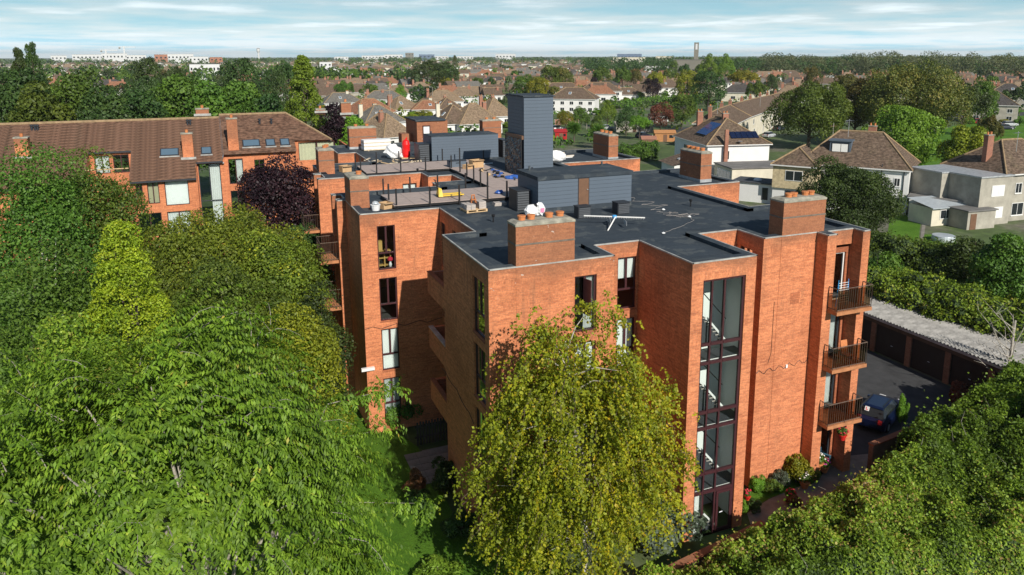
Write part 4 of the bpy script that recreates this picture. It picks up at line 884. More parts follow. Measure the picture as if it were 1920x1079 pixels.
def limbs_mb(rs, blobs, r0=0.022, top=0.75, n=10, base=0.0):
    mb = MB(); mb.tube([(0, 0, base), (0.008, 0.004, top*0.35), (-0.006, 0.01, top*0.7), (0, 0, top)], [r0, r0*.8, r0*.5, r0*.2], 7)
    for i in rs.choice(len(blobs), min(n, len(blobs)), replace=False):
        b_ = blobs[i]; z0 = min(top*0.8, max(0.12, b_[2]*rs.uniform(.4, .65))); p = Vector((0, 0, z0)); q = Vector(b_[:3]); mid = p.lerp(q, .5)+Vector((0, 0, -.03))
        mb.tube([p, mid, q], [r0*.42, r0*.28, r0*.1], 5)
    return mb
PROTO = {}
def proto(key, shape, mat, nleaf, size, seed, nb=46, bark='bark', **kw):
    rs = np.random.RandomState(seed); bl = shape_blobs(rs, shape, nb)
    cm = crown_mesh('crown', rs, bl, nleaf, size, mat, outc=np.array([0, 0, .5]), **kw)
    tm = limbs_mb(rs, bl, top=0.9 if shape in ('conic', 'poplar', 'spire') else 0.7).mesh('trunk', bark)
    PROTO[key] = (tm, cm)
LODS = {'near': (16000, .022, 60), 'mid': (5200, .036, 46), 'far': (1100, .075, 26)}
for mi, (mk, shp) in enumerate({'mid': 'round', 'dark': 'round', 'light': 'round', 'yellow': 'round', 'olive': 'round', 'purple': 'round', 'poplar': 'poplar', 'rust': 'round'}.items()):
    for lod, (nl, sz, nb) in LODS.items():
        for v in range(2 if lod != 'near' else 1): proto((mk, lod, v), shp if not (v == 1 and shp == 'round') else 'spread', 'leaf_'+mk, nl, sz, 100+mi*17+v*5+len(lod), nb)
proto(('spire', 'mid', 0), 'spire', 'leaf_dark', 4000, .03, 71, 80); proto(('spire', 'mid', 1), 'spire', 'leaf_mid', 4000, .03, 72, 70); proto(('spire', 'near', 0), 'conic', 'leaf_dark', 14000, .018, 73, 300); proto(('spire', 'far', 0), 'spire', 'leaf_dark', 900, .07, 74, 40)
for mi, mk in enumerate(('mid', 'dark', 'light', 'yellow', 'hedge', 'grey', 'rust')):
    proto((mk, 'bush', 0), 'bush', 'leaf_'+mk, 3200, .06, 300+mi, 26); proto((mk, 'bush', 1), 'bush', 'leaf_'+mk, 3200, .06, 330+mi, 20)
def plant_tree(key, label, x, y, h, w, name='tree', cat='tree', group=None, rot=None, z=G):
    tm, cm = PROTO[key]
    t = thing(name, label, cat, (x, y, z), random.uniform(0, 6.28) if rot is None else rot, group, world=False); t.scale = (w/.86, w/.86, h)
    link('trunk', tm, t); link('crown', cm, t); return t
random.seed(11)
def tree_px(key, label, px, ptop, dist, wpx, **kw):
    """crown centre column px, crown top ptop, chosen distance, crown width in photo pixels"""
    p = wd(px, ptop, dist); s = pxm(p); return plant_tree(key, label, p.x, p.y, p.z-G, wpx/s, **kw)

# ---- foreground cherry: drooping leafy shoots over a broad dome
def dome_noise(d, s):
    return 1+0.10*np.sin(5*d[:, 0]+s)*np.cos(4*d[:, 1]+2*s)+0.07*np.sin(9*d[:, 1]+7*d[:, 2]+s)+0.05*np.sin(13*d[:, 0]+11*d[:, 2])
def shoots(rs, c, R, ns, nl, length, leafl, leafw, frac, droop, up, sd, hang=0.85, cut=-0.35, seedn=0.0, topn=1.0, clus=0):
    if clus:
        dc = rdir(rs, clus*2); dc = dc[dc[:, 2] > cut][:clus]; fc = rs.uniform(*frac, len(dc)); k_ = rs.randint(0, len(dc), ns)
        d = unit(dc[k_]+rs.normal(size=(ns, 3))*.075); fr_ = (fc[k_]+rs.normal(size=ns)*.035)[:, None]; sway = unit(rs.normal(size=(len(dc), 3))*np.array([1, 1, .3]))[k_]
    else:
        d = rdir(rs, ns*2); d = d[d[:, 2] > cut][:ns]; ns = len(d); fr_ = rs.uniform(*frac, ns)[:, None]; sway = 0
    Rm = dome_noise(d, seedn)[:, None]
    shape = np.ones((ns, 1))
    if topn != 1.0: shape = 1-(1-topn)*np.clip(d[:, 2:3], 0, 1)**1.5
    P = np.asarray(c)+d*np.asarray(R)*fr_*Rm*np.concatenate([shape, shape, np.ones((ns, 1))], 1)
    dirn = unit(d*np.array([1, 1, 0.5])+np.array([0, 0, up])+sd*rs.normal(size=(ns, 3))+.55*sway)
    step = (length*rs.uniform(.6, 1.3, ns)/nl)[:, None]; allP = []; allD = []; rn = []
    tone = rs.rand(ns)
    lines = [P.copy()]
    for i in range(nl):
        dirn = unit(dirn+np.array([0, 0, -droop/nl])+0.05*rs.normal(size=(ns, 3))); P = P+dirn*step; lines.append(P.copy())
        side = unit(np.cross(dirn, np.array([0, 0, 1.0])))*(1 if i % 2 else -1)
        ld = unit(side*0.75+dirn*0.45+np.array([0, 0, -hang])+0.25*rs.normal(size=(ns, 3)))
        allP.append(P); allD.append(ld); rn.append(np.clip(0.5*tone+0.5*rs.rand(ns), 0, 1))
    P = np.concatenate(allP); D = np.concatenate(allD); rn = np.concatenate(rn)
    Nn = unit(np.tile(d, (nl, 1))+np.array([0, 0, 0.7])+0.4*rs.normal(size=P.shape)); s = rs.uniform(.75, 1.2, len(P))
    return leaf_quads(P, D, Nn, leafl*s, leafw*s), rn, lines
rs = np.random.RandomState(5)
CH = thing('cherry_tree', 'large bright green cherry tree with drooping leaves filling the lower left', 'tree', (-1.2, 19.3, G))
cc, RR = (-2.2, 18.9, 7.8), (4.9, 5.0, 4.9)
V1, r1, ln1 = shoots(rs, cc, RR, 5400, 30, 1.25, .135, .054, (.6, 1.0), 1.6, .45, .18, .8, clus=190, cut=-.12)
V2, r2, ln2 = shoots(rs, cc, RR, 1000, 24, 1.1, .135, .054, (.45, .72), 1.3, .5, .3, .8, cut=-.1)
# a few long shoots reaching out to the right over the lawn
V3s = []; r3s = []
tips = []
for (ex, ey, ez, sx_, sy_, sz_) in ((5.0, 19.0, 6.9, 2.0, 19.2, 7.6), (3.9, 19.6, 9.2, 1.9, 19.4, 9.3), (4.2, 19.8, 10.3, 2.2, 19.5, 10.3)):
    tips.append(((sx_, sy_, sz_), (ex, ey, ez)))
    for k in range(16):
        a = np.array([sx_, sy_, sz_]); b_ = np.array([ex, ey, ez]); q = a+(b_-a)*(k/15); V, r_, _ = shoots(rs, q, (.12, .12, .12), 5, 12, .5, .13, .052, (.2, 1), 1.6, .2, .5, .9); V3s.append(V); r3s.append(r_)
V = np.concatenate([V1, V2]+V3s); r_ = np.concatenate([r1, r2]+r3s)
me = quads_mesh('crown', V, len(V)//4, 'leaf_cherry', r_); 
me.transform(Matrix.Translation(-OFF[CH.name])); link('crown', me, CH)
tk = MB(); tk.tube([(-1.2, 19.3, G), (-1.1, 19.2, 2.0), (-1.2, 19.1, 4.0), (-1.2, 19.0, 7.5)], [.3, .24, .2, .1], 9); tk.build('trunk', 'bark', CH)
lb = MB(); dd_ = rdir(rs, 90)
for d in dd_:
    if d[2] < -0.3: continue
    e_ = Vector(cc)+Vector((d[0]*RR[0], d[1]*RR[1], d[2]*RR[2]))*.94; p = Vector((-1.2, 19.1, 2.5+max(0, d[2])*3)); mid = p.lerp(e_, .55)+Vector((0, 0, .4)); lb.tube([p, mid, e_], [.08, .045, .012], 5)
lb.build('limb', 'bark_pale', CH)
tw = MB()
for a, b_ in tips: tw.tube([Vector((0, 19.1, 6)), Vector(a), Vector(a).lerp(Vector(b_), .8)], [.03, .015, .004], 4)
for L_ in range(0, 5000, 14): tw.tube([Vector(ln1[i][L_]) for i in range(0, 28, 9)], [.012, .009, .006, .003], 4)
tag(tw.build('twig', 'twig_grey', CH), kind='stuff')
# ---- foreground silver birch: hanging strands, yellowing
plain('twig_brown', (0.13, 0.09, 0.07), 0.9, 0.25, 6)
rs = np.random.RandomState(9)
BT = thing('birch_tree', 'tall silver birch with yellowing hanging leaves in front of the brick block', 'tree', (11.7, 22.7, G))
bc_, BR = np.array((11.5, 22.7, 4.6)), np.array((4.0, 2.9, 6.4))
# clusters of strands on limbs, with gaps between
NL = 230; d = rdir(rs, 600); d = d[d[:, 2] > -0.85][:NL]; fr_ = rs.uniform(.35, 1.0, NL)[:, None]
tp = 1-0.28*np.clip(d[:, 2:3], 0, 1)**1.3
ends = bc_+d*BR*fr_*np.concatenate([tp, tp, np.ones((NL, 1))], 1); ends[:, 1] = np.minimum(ends[:, 1], 25.6)
strP = []; 
for e_ in ends: strP.append(e_+rs.normal(size=(26, 3))*np.array([.36, .32, .34]))
P = np.concatenate(strP); P = P[P[:, 1] < 25.9]; ns = len(P); nl = 17
dirn = unit(np.concatenate([(P-bc_)[:, :2], np.full((ns, 1), .2)], 1)+.6*rs.normal(size=(ns, 3))); step = (rs.uniform(.45, 1.15, ns)/nl)[:, None]; aP = []; aD = []; rn = []; tone = np.clip(.24+.28*(P[:, 0]-11)/4.5-.05*(P[:, 2]-5)/5+.30*rs.normal(size=ns), 0, 1)
for i in range(nl):
    dirn = unit(dirn+np.array([0, 0, -2.6/nl])+.1*rs.normal(size=(ns, 3))); P = P+dirn*step; P[:, 1] = np.minimum(P[:, 1], 26.0)
    aP.append(P+.03*rs.normal(size=(ns, 3))); aD.append(unit(np.array([0, 0, -.8])+.9*rs.normal(size=(ns, 3)))); rn.append(np.clip(tone*.75+.35*rs.rand(ns)-.05, 0, 1))
tw = MB()
for L_ in range(0, ns, 5): tw.tube([Vector(aP[i][L_]) for i in (0, 5, 10, 16)], [.009, .007, .005, .003], 3)
tag(tw.build('twig', 'twig_brown', BT), kind='stuff')
P = np.concatenate(aP); D = np.concatenate(aD); rn = np.concatenate(rn); s = rs.uniform(.6, 1.3, len(P))
V = leaf_quads(P, D, unit(rs.normal(size=P.shape)+np.array([.0, -.8, .5])), .115*s, .088*s)
me = quads_mesh('crown', V, len(V)//4, 'leaf_birch', rn); me.transform(Matrix.Translation(-OFF[BT.name])); link('crown', me, BT)
tk = MB(); tk.tube([(11.7, 22.7, G), (11.75, 22.7, 2.0), (11.5, 22.75, 5.0), (11.2, 22.8, 7.6), (10.95, 22.9, 9.6)], [.16, .13, .09, .05, .012], 9); tk.tube([(11.6, 22.7, 3.2), (12.5, 22.6, 5.6), (12.9, 22.6, 7.8), (13.0, 22.6, 9.0)], [.09, .07, .04, .01], 7); tk.build('trunk', 'bark_birch', BT)
lb = MB()
for e_ in ends[::2]:
    z0 = min(9.0, max(1.2, e_[2]-rs.uniform(.5, 2.2))); p = Vector((11.6-.12*(z0-3), 22.75, z0)); q = p.lerp(Vector(e_), .82); lb.tube([p, p.lerp(q, .55)+Vector((0, 0, .25)), q], [.035, .022, .006], 5)
lb.build('limb', 'bark_pale', BT)
# ---- clipped and overgrown hedges
def hedge(name, label, pts, n, size, mat, seed, cat='hedge', core=True, r=(.22, .6)):
    """pts: rows of (x, y, top z, half width); blobs are strung between them down to the ground"""
    rs = np.random.RandomState(seed); bl = []
    for a, b_ in zip(pts[:-1], pts[1:]):
        Ls = math.hypot(b_[0]-a[0], b_[1]-a[1]); k = max(3, int(Ls*((a[3]+b_[3])*1.6)*3.2))
        for i in range(k):
            f_ = rs.rand(); q = [a[j]+(b_[j]-a[j])*f_ for j in range(4)]; nx_, ny_ = -(b_[1]-a[1])/Ls, (b_[0]-a[0])/Ls; o = rs.uniform(-1, 1); R_ = rs.uniform(*r)
            top = q[2]-R_-abs(o)**3*0.25*(q[2]-G)+rs.normal()*.26; z = top if rs.rand() < .72 else rs.uniform(G+.2, max(G+.3, top))
            bl.append((q[0]+nx_*o*q[3], q[1]+ny_*o*q[3], max(z, G+.1), R_))
    bl = np.array(bl); c = (pts[0][0], pts[0][1], G)
    t = thing(name, label, cat, c); me = crown_mesh('foliage', rs, bl, n, size, mat, upb=.45, shell=(.7, 1.28)); me.transform(Matrix.Translation(-Vector(c))); link('foliage', me, t)
    mb = MB()
    for b_ in bl[::3]: mb.bar((b_[0], b_[1], G), (b_[0], b_[1], b_[2]), .03, 4, .01)
    tag(mb.build('stem', 'bark', t), kind='stuff')
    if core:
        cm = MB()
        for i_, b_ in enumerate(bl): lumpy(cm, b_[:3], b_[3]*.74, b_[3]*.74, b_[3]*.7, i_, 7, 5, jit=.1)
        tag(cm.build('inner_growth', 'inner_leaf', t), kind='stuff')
    return t
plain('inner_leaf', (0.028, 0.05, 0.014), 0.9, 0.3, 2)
_hr = np.random.RandomState(404); _hk = _hr.normal(size=(40, 2)); _hk = _hk/np.linalg.norm(_hk, axis=1, keepdims=True)*np.exp(_hr.uniform(math.log(.5), math.log(11), 40))[:, None]; _hp = _hr.uniform(0, 6.28, 40); _ha = .16/np.linalg.norm(_hk, axis=1)**.62
def hfield(x, y, sd):
    x, y = np.asarray(x), np.asarray(y); v = sum(a*np.sin(k[0]*x+k[1]*y+p+sd) for a, k, p in zip(_ha, _hk, _hp)); return .8*v
def ivy(name, label, pts, n, size, mat, seed, tail=1.6):
    """continuous ivy bank: leaf layers over an uneven height field strung along pts (x, y, top z, half width)"""
    rs = np.random.RandomState(seed); P0 = np.array(pts); seg = np.hypot(*(P0[1:, :2]-P0[:-1, :2]).T); w_ = seg*(P0[1:, 3]+P0[:-1, 3]); k = rs.choice(len(seg), n, p=w_/w_.sum()); f_ = rs.rand(n)[:, None]
    Q = P0[k]*(1-f_)+P0[k+1]*f_; dv = (P0[k+1, :2]-P0[k, :2])/seg[k][:, None]; o = rs.uniform(-1.08, 1.08, n); x = Q[:, 0]-dv[:, 1]*o*Q[:, 3]; y = Q[:, 1]+dv[:, 0]*o*Q[:, 3]
    edge = np.clip((np.abs(o)-.72)/.36, 0, 1); top = Q[:, 2]+hfield(x, y, seed)-edge**1.5*(Q[:, 2]-G)*.85; z = top-rs.exponential(.16, n)+.05
    shoot = (rs.rand(n) < .05) & (edge < .3); z = np.where(shoot, top+rs.exponential(.2, n), z)
    P = np.stack([x, y, np.maximum(z, G+.05)], 1); nrm_ = unit(np.stack([-dv[:, 1]*np.sign(o)*edge*1.2, dv[:, 0]*np.sign(o)*edge*1.2, np.ones(n)], 1)+.75*rs.normal(size=(n, 3))); T = np.cross(nrm_, rdir(rs, n)); T[:, 2] -= .3; s = size*rs.uniform(.6, 1.4, n)
    tone = np.clip(.46+.6*hfield(y*.8+9, x*.8, seed+3)+.28*rs.normal(size=n), 0, 1)
    V = leaf_quads(P, T, nrm_, s, s*.72); t = thing(name, label, 'hedge', (pts[0][0], pts[0][1], G)); me = quads_mesh('foliage', V, n, mat, tone); me.transform(Matrix.Translation(-OFF[t.name])); link('foliage', me, t)
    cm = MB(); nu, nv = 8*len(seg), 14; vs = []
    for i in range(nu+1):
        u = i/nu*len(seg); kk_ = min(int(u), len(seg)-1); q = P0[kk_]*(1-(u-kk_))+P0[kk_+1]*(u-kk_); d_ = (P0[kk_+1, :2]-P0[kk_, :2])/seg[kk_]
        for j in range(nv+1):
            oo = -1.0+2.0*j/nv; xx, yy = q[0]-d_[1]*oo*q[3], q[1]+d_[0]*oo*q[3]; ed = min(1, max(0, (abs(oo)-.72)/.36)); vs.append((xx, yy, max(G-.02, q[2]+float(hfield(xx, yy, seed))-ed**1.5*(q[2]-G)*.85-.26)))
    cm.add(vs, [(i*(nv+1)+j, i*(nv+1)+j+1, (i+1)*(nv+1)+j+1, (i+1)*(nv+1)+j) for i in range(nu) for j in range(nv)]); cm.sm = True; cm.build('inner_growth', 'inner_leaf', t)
    st = MB(); r2 = random.Random(seed)
    for i in range(26):
        j = r2.randrange(n); p = Vector(P[j]); st.tube([p-Vector((0, 0, .5)), p+Vector((r2.uniform(-.2, .2), r2.uniform(-.2, .2), .1)), p+Vector((r2.uniform(-.5, .5), r2.uniform(-.5, .5), r2.uniform(.25, .6)))], [.012, .008, .003], 4)
    tag(st.build('dry_stem', 'twig_grey', t), kind='stuff'); return t
ivy('boundary_hedge', 'wide ivy-covered boundary hedge filling the lower right corner', [(9.6, 19.0, .1, .8), (13.0, 19.7, .7, 1.4), (16.5, 19.8, 1.25, 1.8), (20.0, 19.55, 1.45, 2.15), (24.0, 19.35, 1.6, 2.7), (28.0, 19.5, 1.9, 3.4), (33.0, 19.8, 2.5, 3.7)], 130000, .115, 'leaf_hedge', 21)
ivy('boundary_hedge', 'tall leafy hedge on the wall beside the parked blue car', [(29.4, 23.0, 1.6, 1.0), (31.5, 23.3, 2.1, 1.4), (34.5, 23.7, 2.2, 1.5), (37.5, 24.0, 2.2, 1.6), (41.0, 24.0, 2.4, 1.7), (45.0, 23.4, 2.4, 2.0)], 60000, .13, 'leaf_light', 22)
ivy('boundary_hedge', 'shrubby growth along the right frame edge above the near hedge', [(33.0, 19.8, 2.5, 2.0), (38.0, 20.2, 3.0, 2.2), (44.0, 20.0, 3.2, 2.6)], 46000, .13, 'leaf_light', 23)
hedge('overgrown_hedge', 'dark overgrown hedge behind the garage roof', [(45.6, 47.0, 2.9, 1.8), (46.0, 41.0, 3.4, 2.2), (46.7, 35.0, 3.6, 2.4), (47.6, 29.0, 3.4, 2.6)], 52000, .17, 'leaf_hedge', 24, r=(.4, .9))
hedge('overgrown_hedge', 'second dark overgrown hedge above the garages, further back', [(52.0, 50.0, 3.6, 2.0), (54.0, 42.0, 4.2, 2.5), (56.0, 34.0, 4.4, 2.6)], 40000, .19, 'leaf_mid', 25, r=(.45, 1.0))
# ------------------------------------------------------------------ houses
def roof_mb(w, d, ze, zr, kind, over=0.35, inset=None):
    x0, x1, y0, y1 = -w/2-over, w/2+over, -d/2-over, d/2+over; mb = MB(); rl = []
    if kind == 'flat':
        mb.box(x0+.2, x1-.2, y0+.2, y1-.2, ze, zr); return mb, rl
    if w >= d:
        k = (y1-y0)/2 if kind == 'hip' else 0; k = min(k*0.95, (x1-x0)/2-.05) if kind == 'hip' else 0
        a, b_ = (x0+k, 0, zr), (x1-k, 0, zr)
        vs = [(x0, y0, ze), (x1, y0, ze), (x1, y1, ze), (x0, y1, ze), a, b_]; fs = [(0, 1, 5, 4), (1, 2, 5), (2, 3, 4, 5), (3, 0, 4)]
    else:
        k = (x1-x0)/2 if kind == 'hip' else 0; k = min(k*0.95, (y1-y0)/2-.05) if kind == 'hip' else 0
        a, b_ = (0, y0+k, zr), (0, y1-k, zr)
        vs = [(x0, y0, ze), (x1, y0, ze), (x1, y1, ze), (x0, y1, ze), a, b_]; fs = [(0, 1, 4), (1, 2, 5, 4), (2, 3, 5), (3, 0, 4, 5)]
    mb.add(vs, fs+[(3, 2, 1, 0)]); rl.append((a, b_))
    if kind == 'hip':
        if w >= d: rl += [(vs[0], a), (vs[3], a), (vs[1], b_), (vs[2], b_)]
        else: rl += [(vs[0], a), (vs[1], a), (vs[2], b_), (vs[3], b_)]
    return mb, rl
def add_window(t, side, u, z0, ww, hh, w, d, frame='frame_white', pane='pane_dark', mull=1):
    o, s = {'S': (-d/2, 0), 'N': (d/2, 0), 'W': (-w/2, 1), 'E': (w/2, 1)}[side]; sg = -1 if side in 'SW' else 1
    def bx(m_, u0, u1, d0, d1, z0_, z1_): return m_.box(u0, u1, o+sg*d0, o+sg*d1, z0_, z1_) if s == 0 else m_.box(o+sg*d0, o+sg*d1, u0, u1, z0_, z1_)
    f = MB(); b_ = .07; bx(f, u-ww/2, u-ww/2+b_, -.02, .05, z0, z0+hh); bx(f, u+ww/2-b_, u+ww/2, -.02, .05, z0, z0+hh); bx(f, u-ww/2+b_, u+ww/2-b_, -.02, .05, z0+hh-b_, z0+hh); bx(f, u-ww/2-.05, u+ww/2+.05, -.02, .09, z0-.08, z0)
    bx(f, u-ww/2+b_, u+ww/2-b_, -.02, .05, z0+.001, z0+b_)
    for i in range(mull): c = u-ww/2+ww*(i+1)/(mull+1); bx(f, c-.03, c+.03, -.02, .045, z0+b_, z0+hh-b_)
    o_ = f.build('window', frame, t); p = MB(); bx(p, u-ww/2+.03, u+ww/2-.03, 0.004, .02, z0+.03, z0+hh-.03); p.build('pane', pane, o_); return o_
def house(label, x, y, rot, w, d, eave, ridge, kind='hip', wall='render_white', tile='tile_brown', chim=(), wins=(), group=None, cat='house', name='house', ridges=True, sky_=(), gutter='frame_white', chmat='brick_house', chh=.75):
    t = thing(name, label, cat, (x, y, G), rot, group, world=False)
    wb = MB().box(-w/2, w/2, -d/2, d/2, 0, eave-.01)
    if kind == 'gable':
        if w >= d:
            for s in (-1, 1): wb.add([(s*w/2, -d/2, eave-.01), (s*w/2, d/2, eave-.01), (s*w/2, 0, ridge-.25)], [(0, 1, 2)])
        else:
            for s in (-1, 1): wb.add([(-w/2, s*d/2, eave-.01), (w/2, s*d/2, eave-.01), (0, s*d/2, ridge-.25)], [(0, 1, 2)])
    wb.build('wall', wall, t)
    rm, rl = roof_mb(w, d, eave, ridge, kind); ro = rm.build('roof', tile, t)
    if ridges and rl:
        rb = MB()
        for a, b_ in rl: rb.bar(Vector(a)+Vector((0, 0, .02)), Vector(b_)+Vector((0, 0, .02)), .13, 6)
        rb.build('ridge_tile', 'ridge_tile', ro)
    if kind != 'flat' and gutter:
        g = MB(); e_ = .36
        g.box(-w/2-e_, w/2+e_, -d/2-e_-.08, -d/2-e_, eave-.14, eave+.0); g.box(-w/2-e_-.08, -w/2-e_, -d/2-e_+.002, d/2+e_, eave-.139, eave-.001); g.build('gutter', gutter, t)
    for (cx_, cy_) in chim:
        dz = ridge-0.6
        c = MB().box(cx_-.5, cx_+.5, cy_-.32, cy_+.32, eave, ridge+chh).build('chimney', chmat, ro); MB().box(cx_-.56, cx_+.56, cy_-.38, cy_+.38, ridge+chh, ridge+chh+.12).build('chimney_cap', 'concrete_cap', c)
        for k in (-.28, .28): MB().lathe((cx_+k, cy_, ridge+chh+.12), [(.13, 0), (.11, .3), (.14, .34)], 8).build('chimney_pot', 'pot_terra', c)
    for wn in wins: add_window(t, *wn[:5], w, d, *wn[5:])
    for (fx_, side) in sky_:                                 # roof windows on the front slope
        if w >= d: n_ = Vector((0, -(ridge-eave), d/2+.35)).normalized(); sl_ = Vector((0, d/2+.35, ridge-eave)).normalized(); c = Vector((fx_, -d/4-.18, (eave+ridge)/2)); ax1 = Vector((1, 0, 0))
        else: n_ = Vector((-(ridge-eave), 0, w/2+.35)).normalized(); sl_ = Vector((w/2+.35, 0, ridge-eave)).normalized(); c = Vector((-w/4-.18, fx_, (eave+ridge)/2)); ax1 = Vector((0, 1, 0))
        f = MB().obox(c+n_*.04, ax1, sl_, n_, .5, .65, .06).build('roof_window', 'frame_white', ro); MB().obox(c+n_*.07, ax1, sl_, n_, .38, .53, .05).build('pane', 'pane_blue', f)
    return t
def two(pl, pr, z): a, b_ = wz(*pl, z), wz(*pr, z); return a, b_, (b_-a).length, math.atan2(b_.y-a.y, b_.x-a.x)
def place(a, b_, d):                                         # centre of a house whose front wall runs from a to b and goes back by d
    dv = (b_-a).normalized(); nv = Vector((-dv.y, dv.x, 0)); c = (a+b_)/2+nv*d/2; return c.x, c.y
# --- the brown-roofed apartment block on the left
def plane_hit(px, py, up=0.0):
    d = ray(px, py); t = (RZ+up-RY*sl-H)/(d[2]-d[1]*sl); return Vector((d[0]*t, d[1]*t, H+d[2]*t))
LB = thing('apartment_building', 'low brick apartment block with long brown tiled roof on the left', 'building', (-15, 85, G))
RY, RZ = 88.0, 13.0; sl = (RZ-8.0)/(RY-78.9)
def rz(y): return RZ-(RY-y)*sl
segs = [(-48, -11.6, 78.9, 0), (-11.6, -7.9, 83.4, 0), (-7.9, -2.1, 78.9, 0), (-2.1, 0.4, 81.2, 0)]
for x0, x1, ye, dz in segs:
    m_ = MB(); m_.add([(x0, ye, rz(ye)), (x1, ye, rz(ye)), (x1, RY, RZ), (x0, RY, RZ), (x0, RY+9, rz(78.9)), (x1, RY+9, rz(78.9))], [(0, 1, 2, 3), (3, 2, 5, 4)])
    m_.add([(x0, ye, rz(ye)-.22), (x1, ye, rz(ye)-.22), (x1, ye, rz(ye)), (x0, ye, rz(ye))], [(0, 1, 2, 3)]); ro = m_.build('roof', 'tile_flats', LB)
    MB().box(x0, x1, ye-.1, ye-.003, rz(ye)-.26, rz(ye)-.1).build('gutter', 'frame_dark', ro)
    # tile courses as raised strips
    k = int((RY-ye)/.42); me = MB().obox((0, 0, 0), (1, 0, 0), (0, 1, sl), (0, -sl, 1), (x1-x0)/2, .2, .02).mesh('tile_course', 'tile_flats')
    for i in range(k):
        y = ye+.2+i*.42; o = link('tile_course', me, ro); o.location = Vector(((x0+x1)/2, y, rz(y)+.012))-OFF[LB.name]; o.rotation_euler = (-.04, 0, 0)
x0, x1, ye, up = .42, 8.2, 81.5, .3
hc = plane_hit(622, 262, up); hb = plane_hit(552, 264, up); re_ = plane_hit(535, 212, up); re_ = Vector((re_.x, RY, RZ+up))
m_ = MB(); m_.add([(x0, ye, rz(ye)+up), (hb.x, ye, rz(ye)+up), (hb.x, hb.y, hb.z), tuple(hc), tuple(re_), (x0, RY, RZ+up), (hc.x, RY+8, hc.z), (x0, RY+8, 9.3)], [(0, 1, 2, 4, 5), (2, 3, 4), (3, 6, 4), (5, 4, 6, 7)]); ro2 = m_.build('roof', 'tile_flats', LB)
MB().bar((x0, RY, RZ+up), re_, .13, 6).bar(re_, hc, .12, 6).build('ridge_tile', 'ridge_tile', ro2)
MB().bar((-48, RY, RZ+.02), (.4, RY, RZ+.02), .14, 6).build('ridge_tile', 'ridge_tile', LB); MB().box(.36, .5, 81.2, RY, 8.9, 9.0).build('verge', 'lead', LB)
vm = MB(); vm.add([(.38, 81.2, rz(81.2)+.02), (.52, 81.2, rz(81.2)+.36), (.52, RY, RZ+.36), (.38, RY, RZ+.02)], [(0, 1, 2, 3)]); vm.build('verge', 'lead', LB)
lw = MB(); yw = 79.3
def lwall(x0, x1, y, z0, z1, ops=()): m2 = MB(); wall_mesh(m2, Pl('y', y, -1), x0, x1, z0, z1, list(ops)); return m2.build('wall', 'brick', LB)
ops1 = [(-7.5, -6.9, 6.4, 7.6), (-6.5, -5.5, 5.6, 7.7), (-5.0, -2.9, 5.3, 7.75), (-5.0, -2.9, 2.4, 4.7), (-7.5, -5.5, 2.4, 4.7)]
lwall(-48, -2.1, yw, G, 7.95, ops1+[(-20+i*3.2, -18.4+i*3.2, 5.6, 7.7) for i in range(3)])
ops2 = [(-1.95, .1, 2.0, 8.9)]; lwall(-2.1, .42, 81.6, G, 9.15, ops2); ops3 = [(.9, 2.3, 6.6, 9.2), (.9, 2.3, 3.4, 5.9), (3.4, 4.4, 6.6, 9.0)]; lwall(.42, hb.x, 82.0, G, 9.7, ops3); lwall(hb.x-.2, hc.x-.4, hb.y+.3, G, hb.z+.05, [(hb.x+.4, hb.x+4.2, hb.z-2.4, hb.z-.25)]); MB().box(hb.x-.2, hc.x-.5, 82.0, hb.y+.3, hb.z-2.62, hb.z-2.45).build('balcony_floor', 'concrete', LB); MB().box(hb.x-.2, hc.x-.5, 81.9, 82.05, hb.z-3.2, hb.z-2.0).build('balcony_wall', 'brick', LB)
MB().box(-2.1, -2.05, 79.3, 81.6, G, 9.0).build('wall', 'brick', LB); MB().box(14.0, 14.2, 82.0, 95, G, 9.2).build('wall', 'brick', LB); MB().box(.40, .6, 81.55, 81.99, G, 9.4).build('wall', 'brick', LB)
for i, o in enumerate(ops1): casement(LB, Pl('y', yw, -1), *o, fill=[None, 'cream', 'blind', 'curtains', None][i], trans=None, mull=None if i == 2 else .5)
casement(LB, Pl('y', 81.6, -1), *ops2[0], fr='frame_dark', trans=.45, gl='glass', fill='curtain')
for i, o in enumerate(ops3): casement(LB, Pl('y', 82.0, -1), *o, fill=['curtain', None, None][i], trans=None)
casement(LB, Pl('y', hb.y+.3, -1), hb.x+.4, hb.x+4.2, hb.z-2.4, hb.z-.25, fill='cream', trans=None)
# recessed roof balcony
lwall(-11.6, -7.9, 83.6, 8.0, rz(83.4)-.2, [(-11.2, -9.9, 8.2, 10.0), (-9.6, -8.2, 8.2, 10.0)]); 
for i, (a, b_) in enumerate(((-11.2, -9.9), (-9.6, -8.2))): casement(LB, Pl('y', 83.6, -1), a, b_, 8.2, 10.0, fill='curtains' if i == 0 else None, trans=None)
bf = MB().box(-11.6, -7.9, 79.3, 83.6, 7.96, 8.05).build('balcony_floor', 'concrete', LB); MB().box(-11.6, -7.9, 79.25, 79.45, 8.0, 8.75).build('balcony_wall', 'brick', bf); MB().bar((-11.6, 79.35, 9.15), (-7.9, 79.35, 9.15), .06, 4).build('handrail', 'timber', bf)
for x in (-11.6, -7.9): 
    m_ = MB(); m_.add([(x, 79.3, 8.0), (x, 83.5, 8.0), (x, 83.5, rz(83.4)), (x, 79.3, rz(79.3))], [(0, 1, 2, 3)]); m_.build('cheek_wall', 'brick', bf)
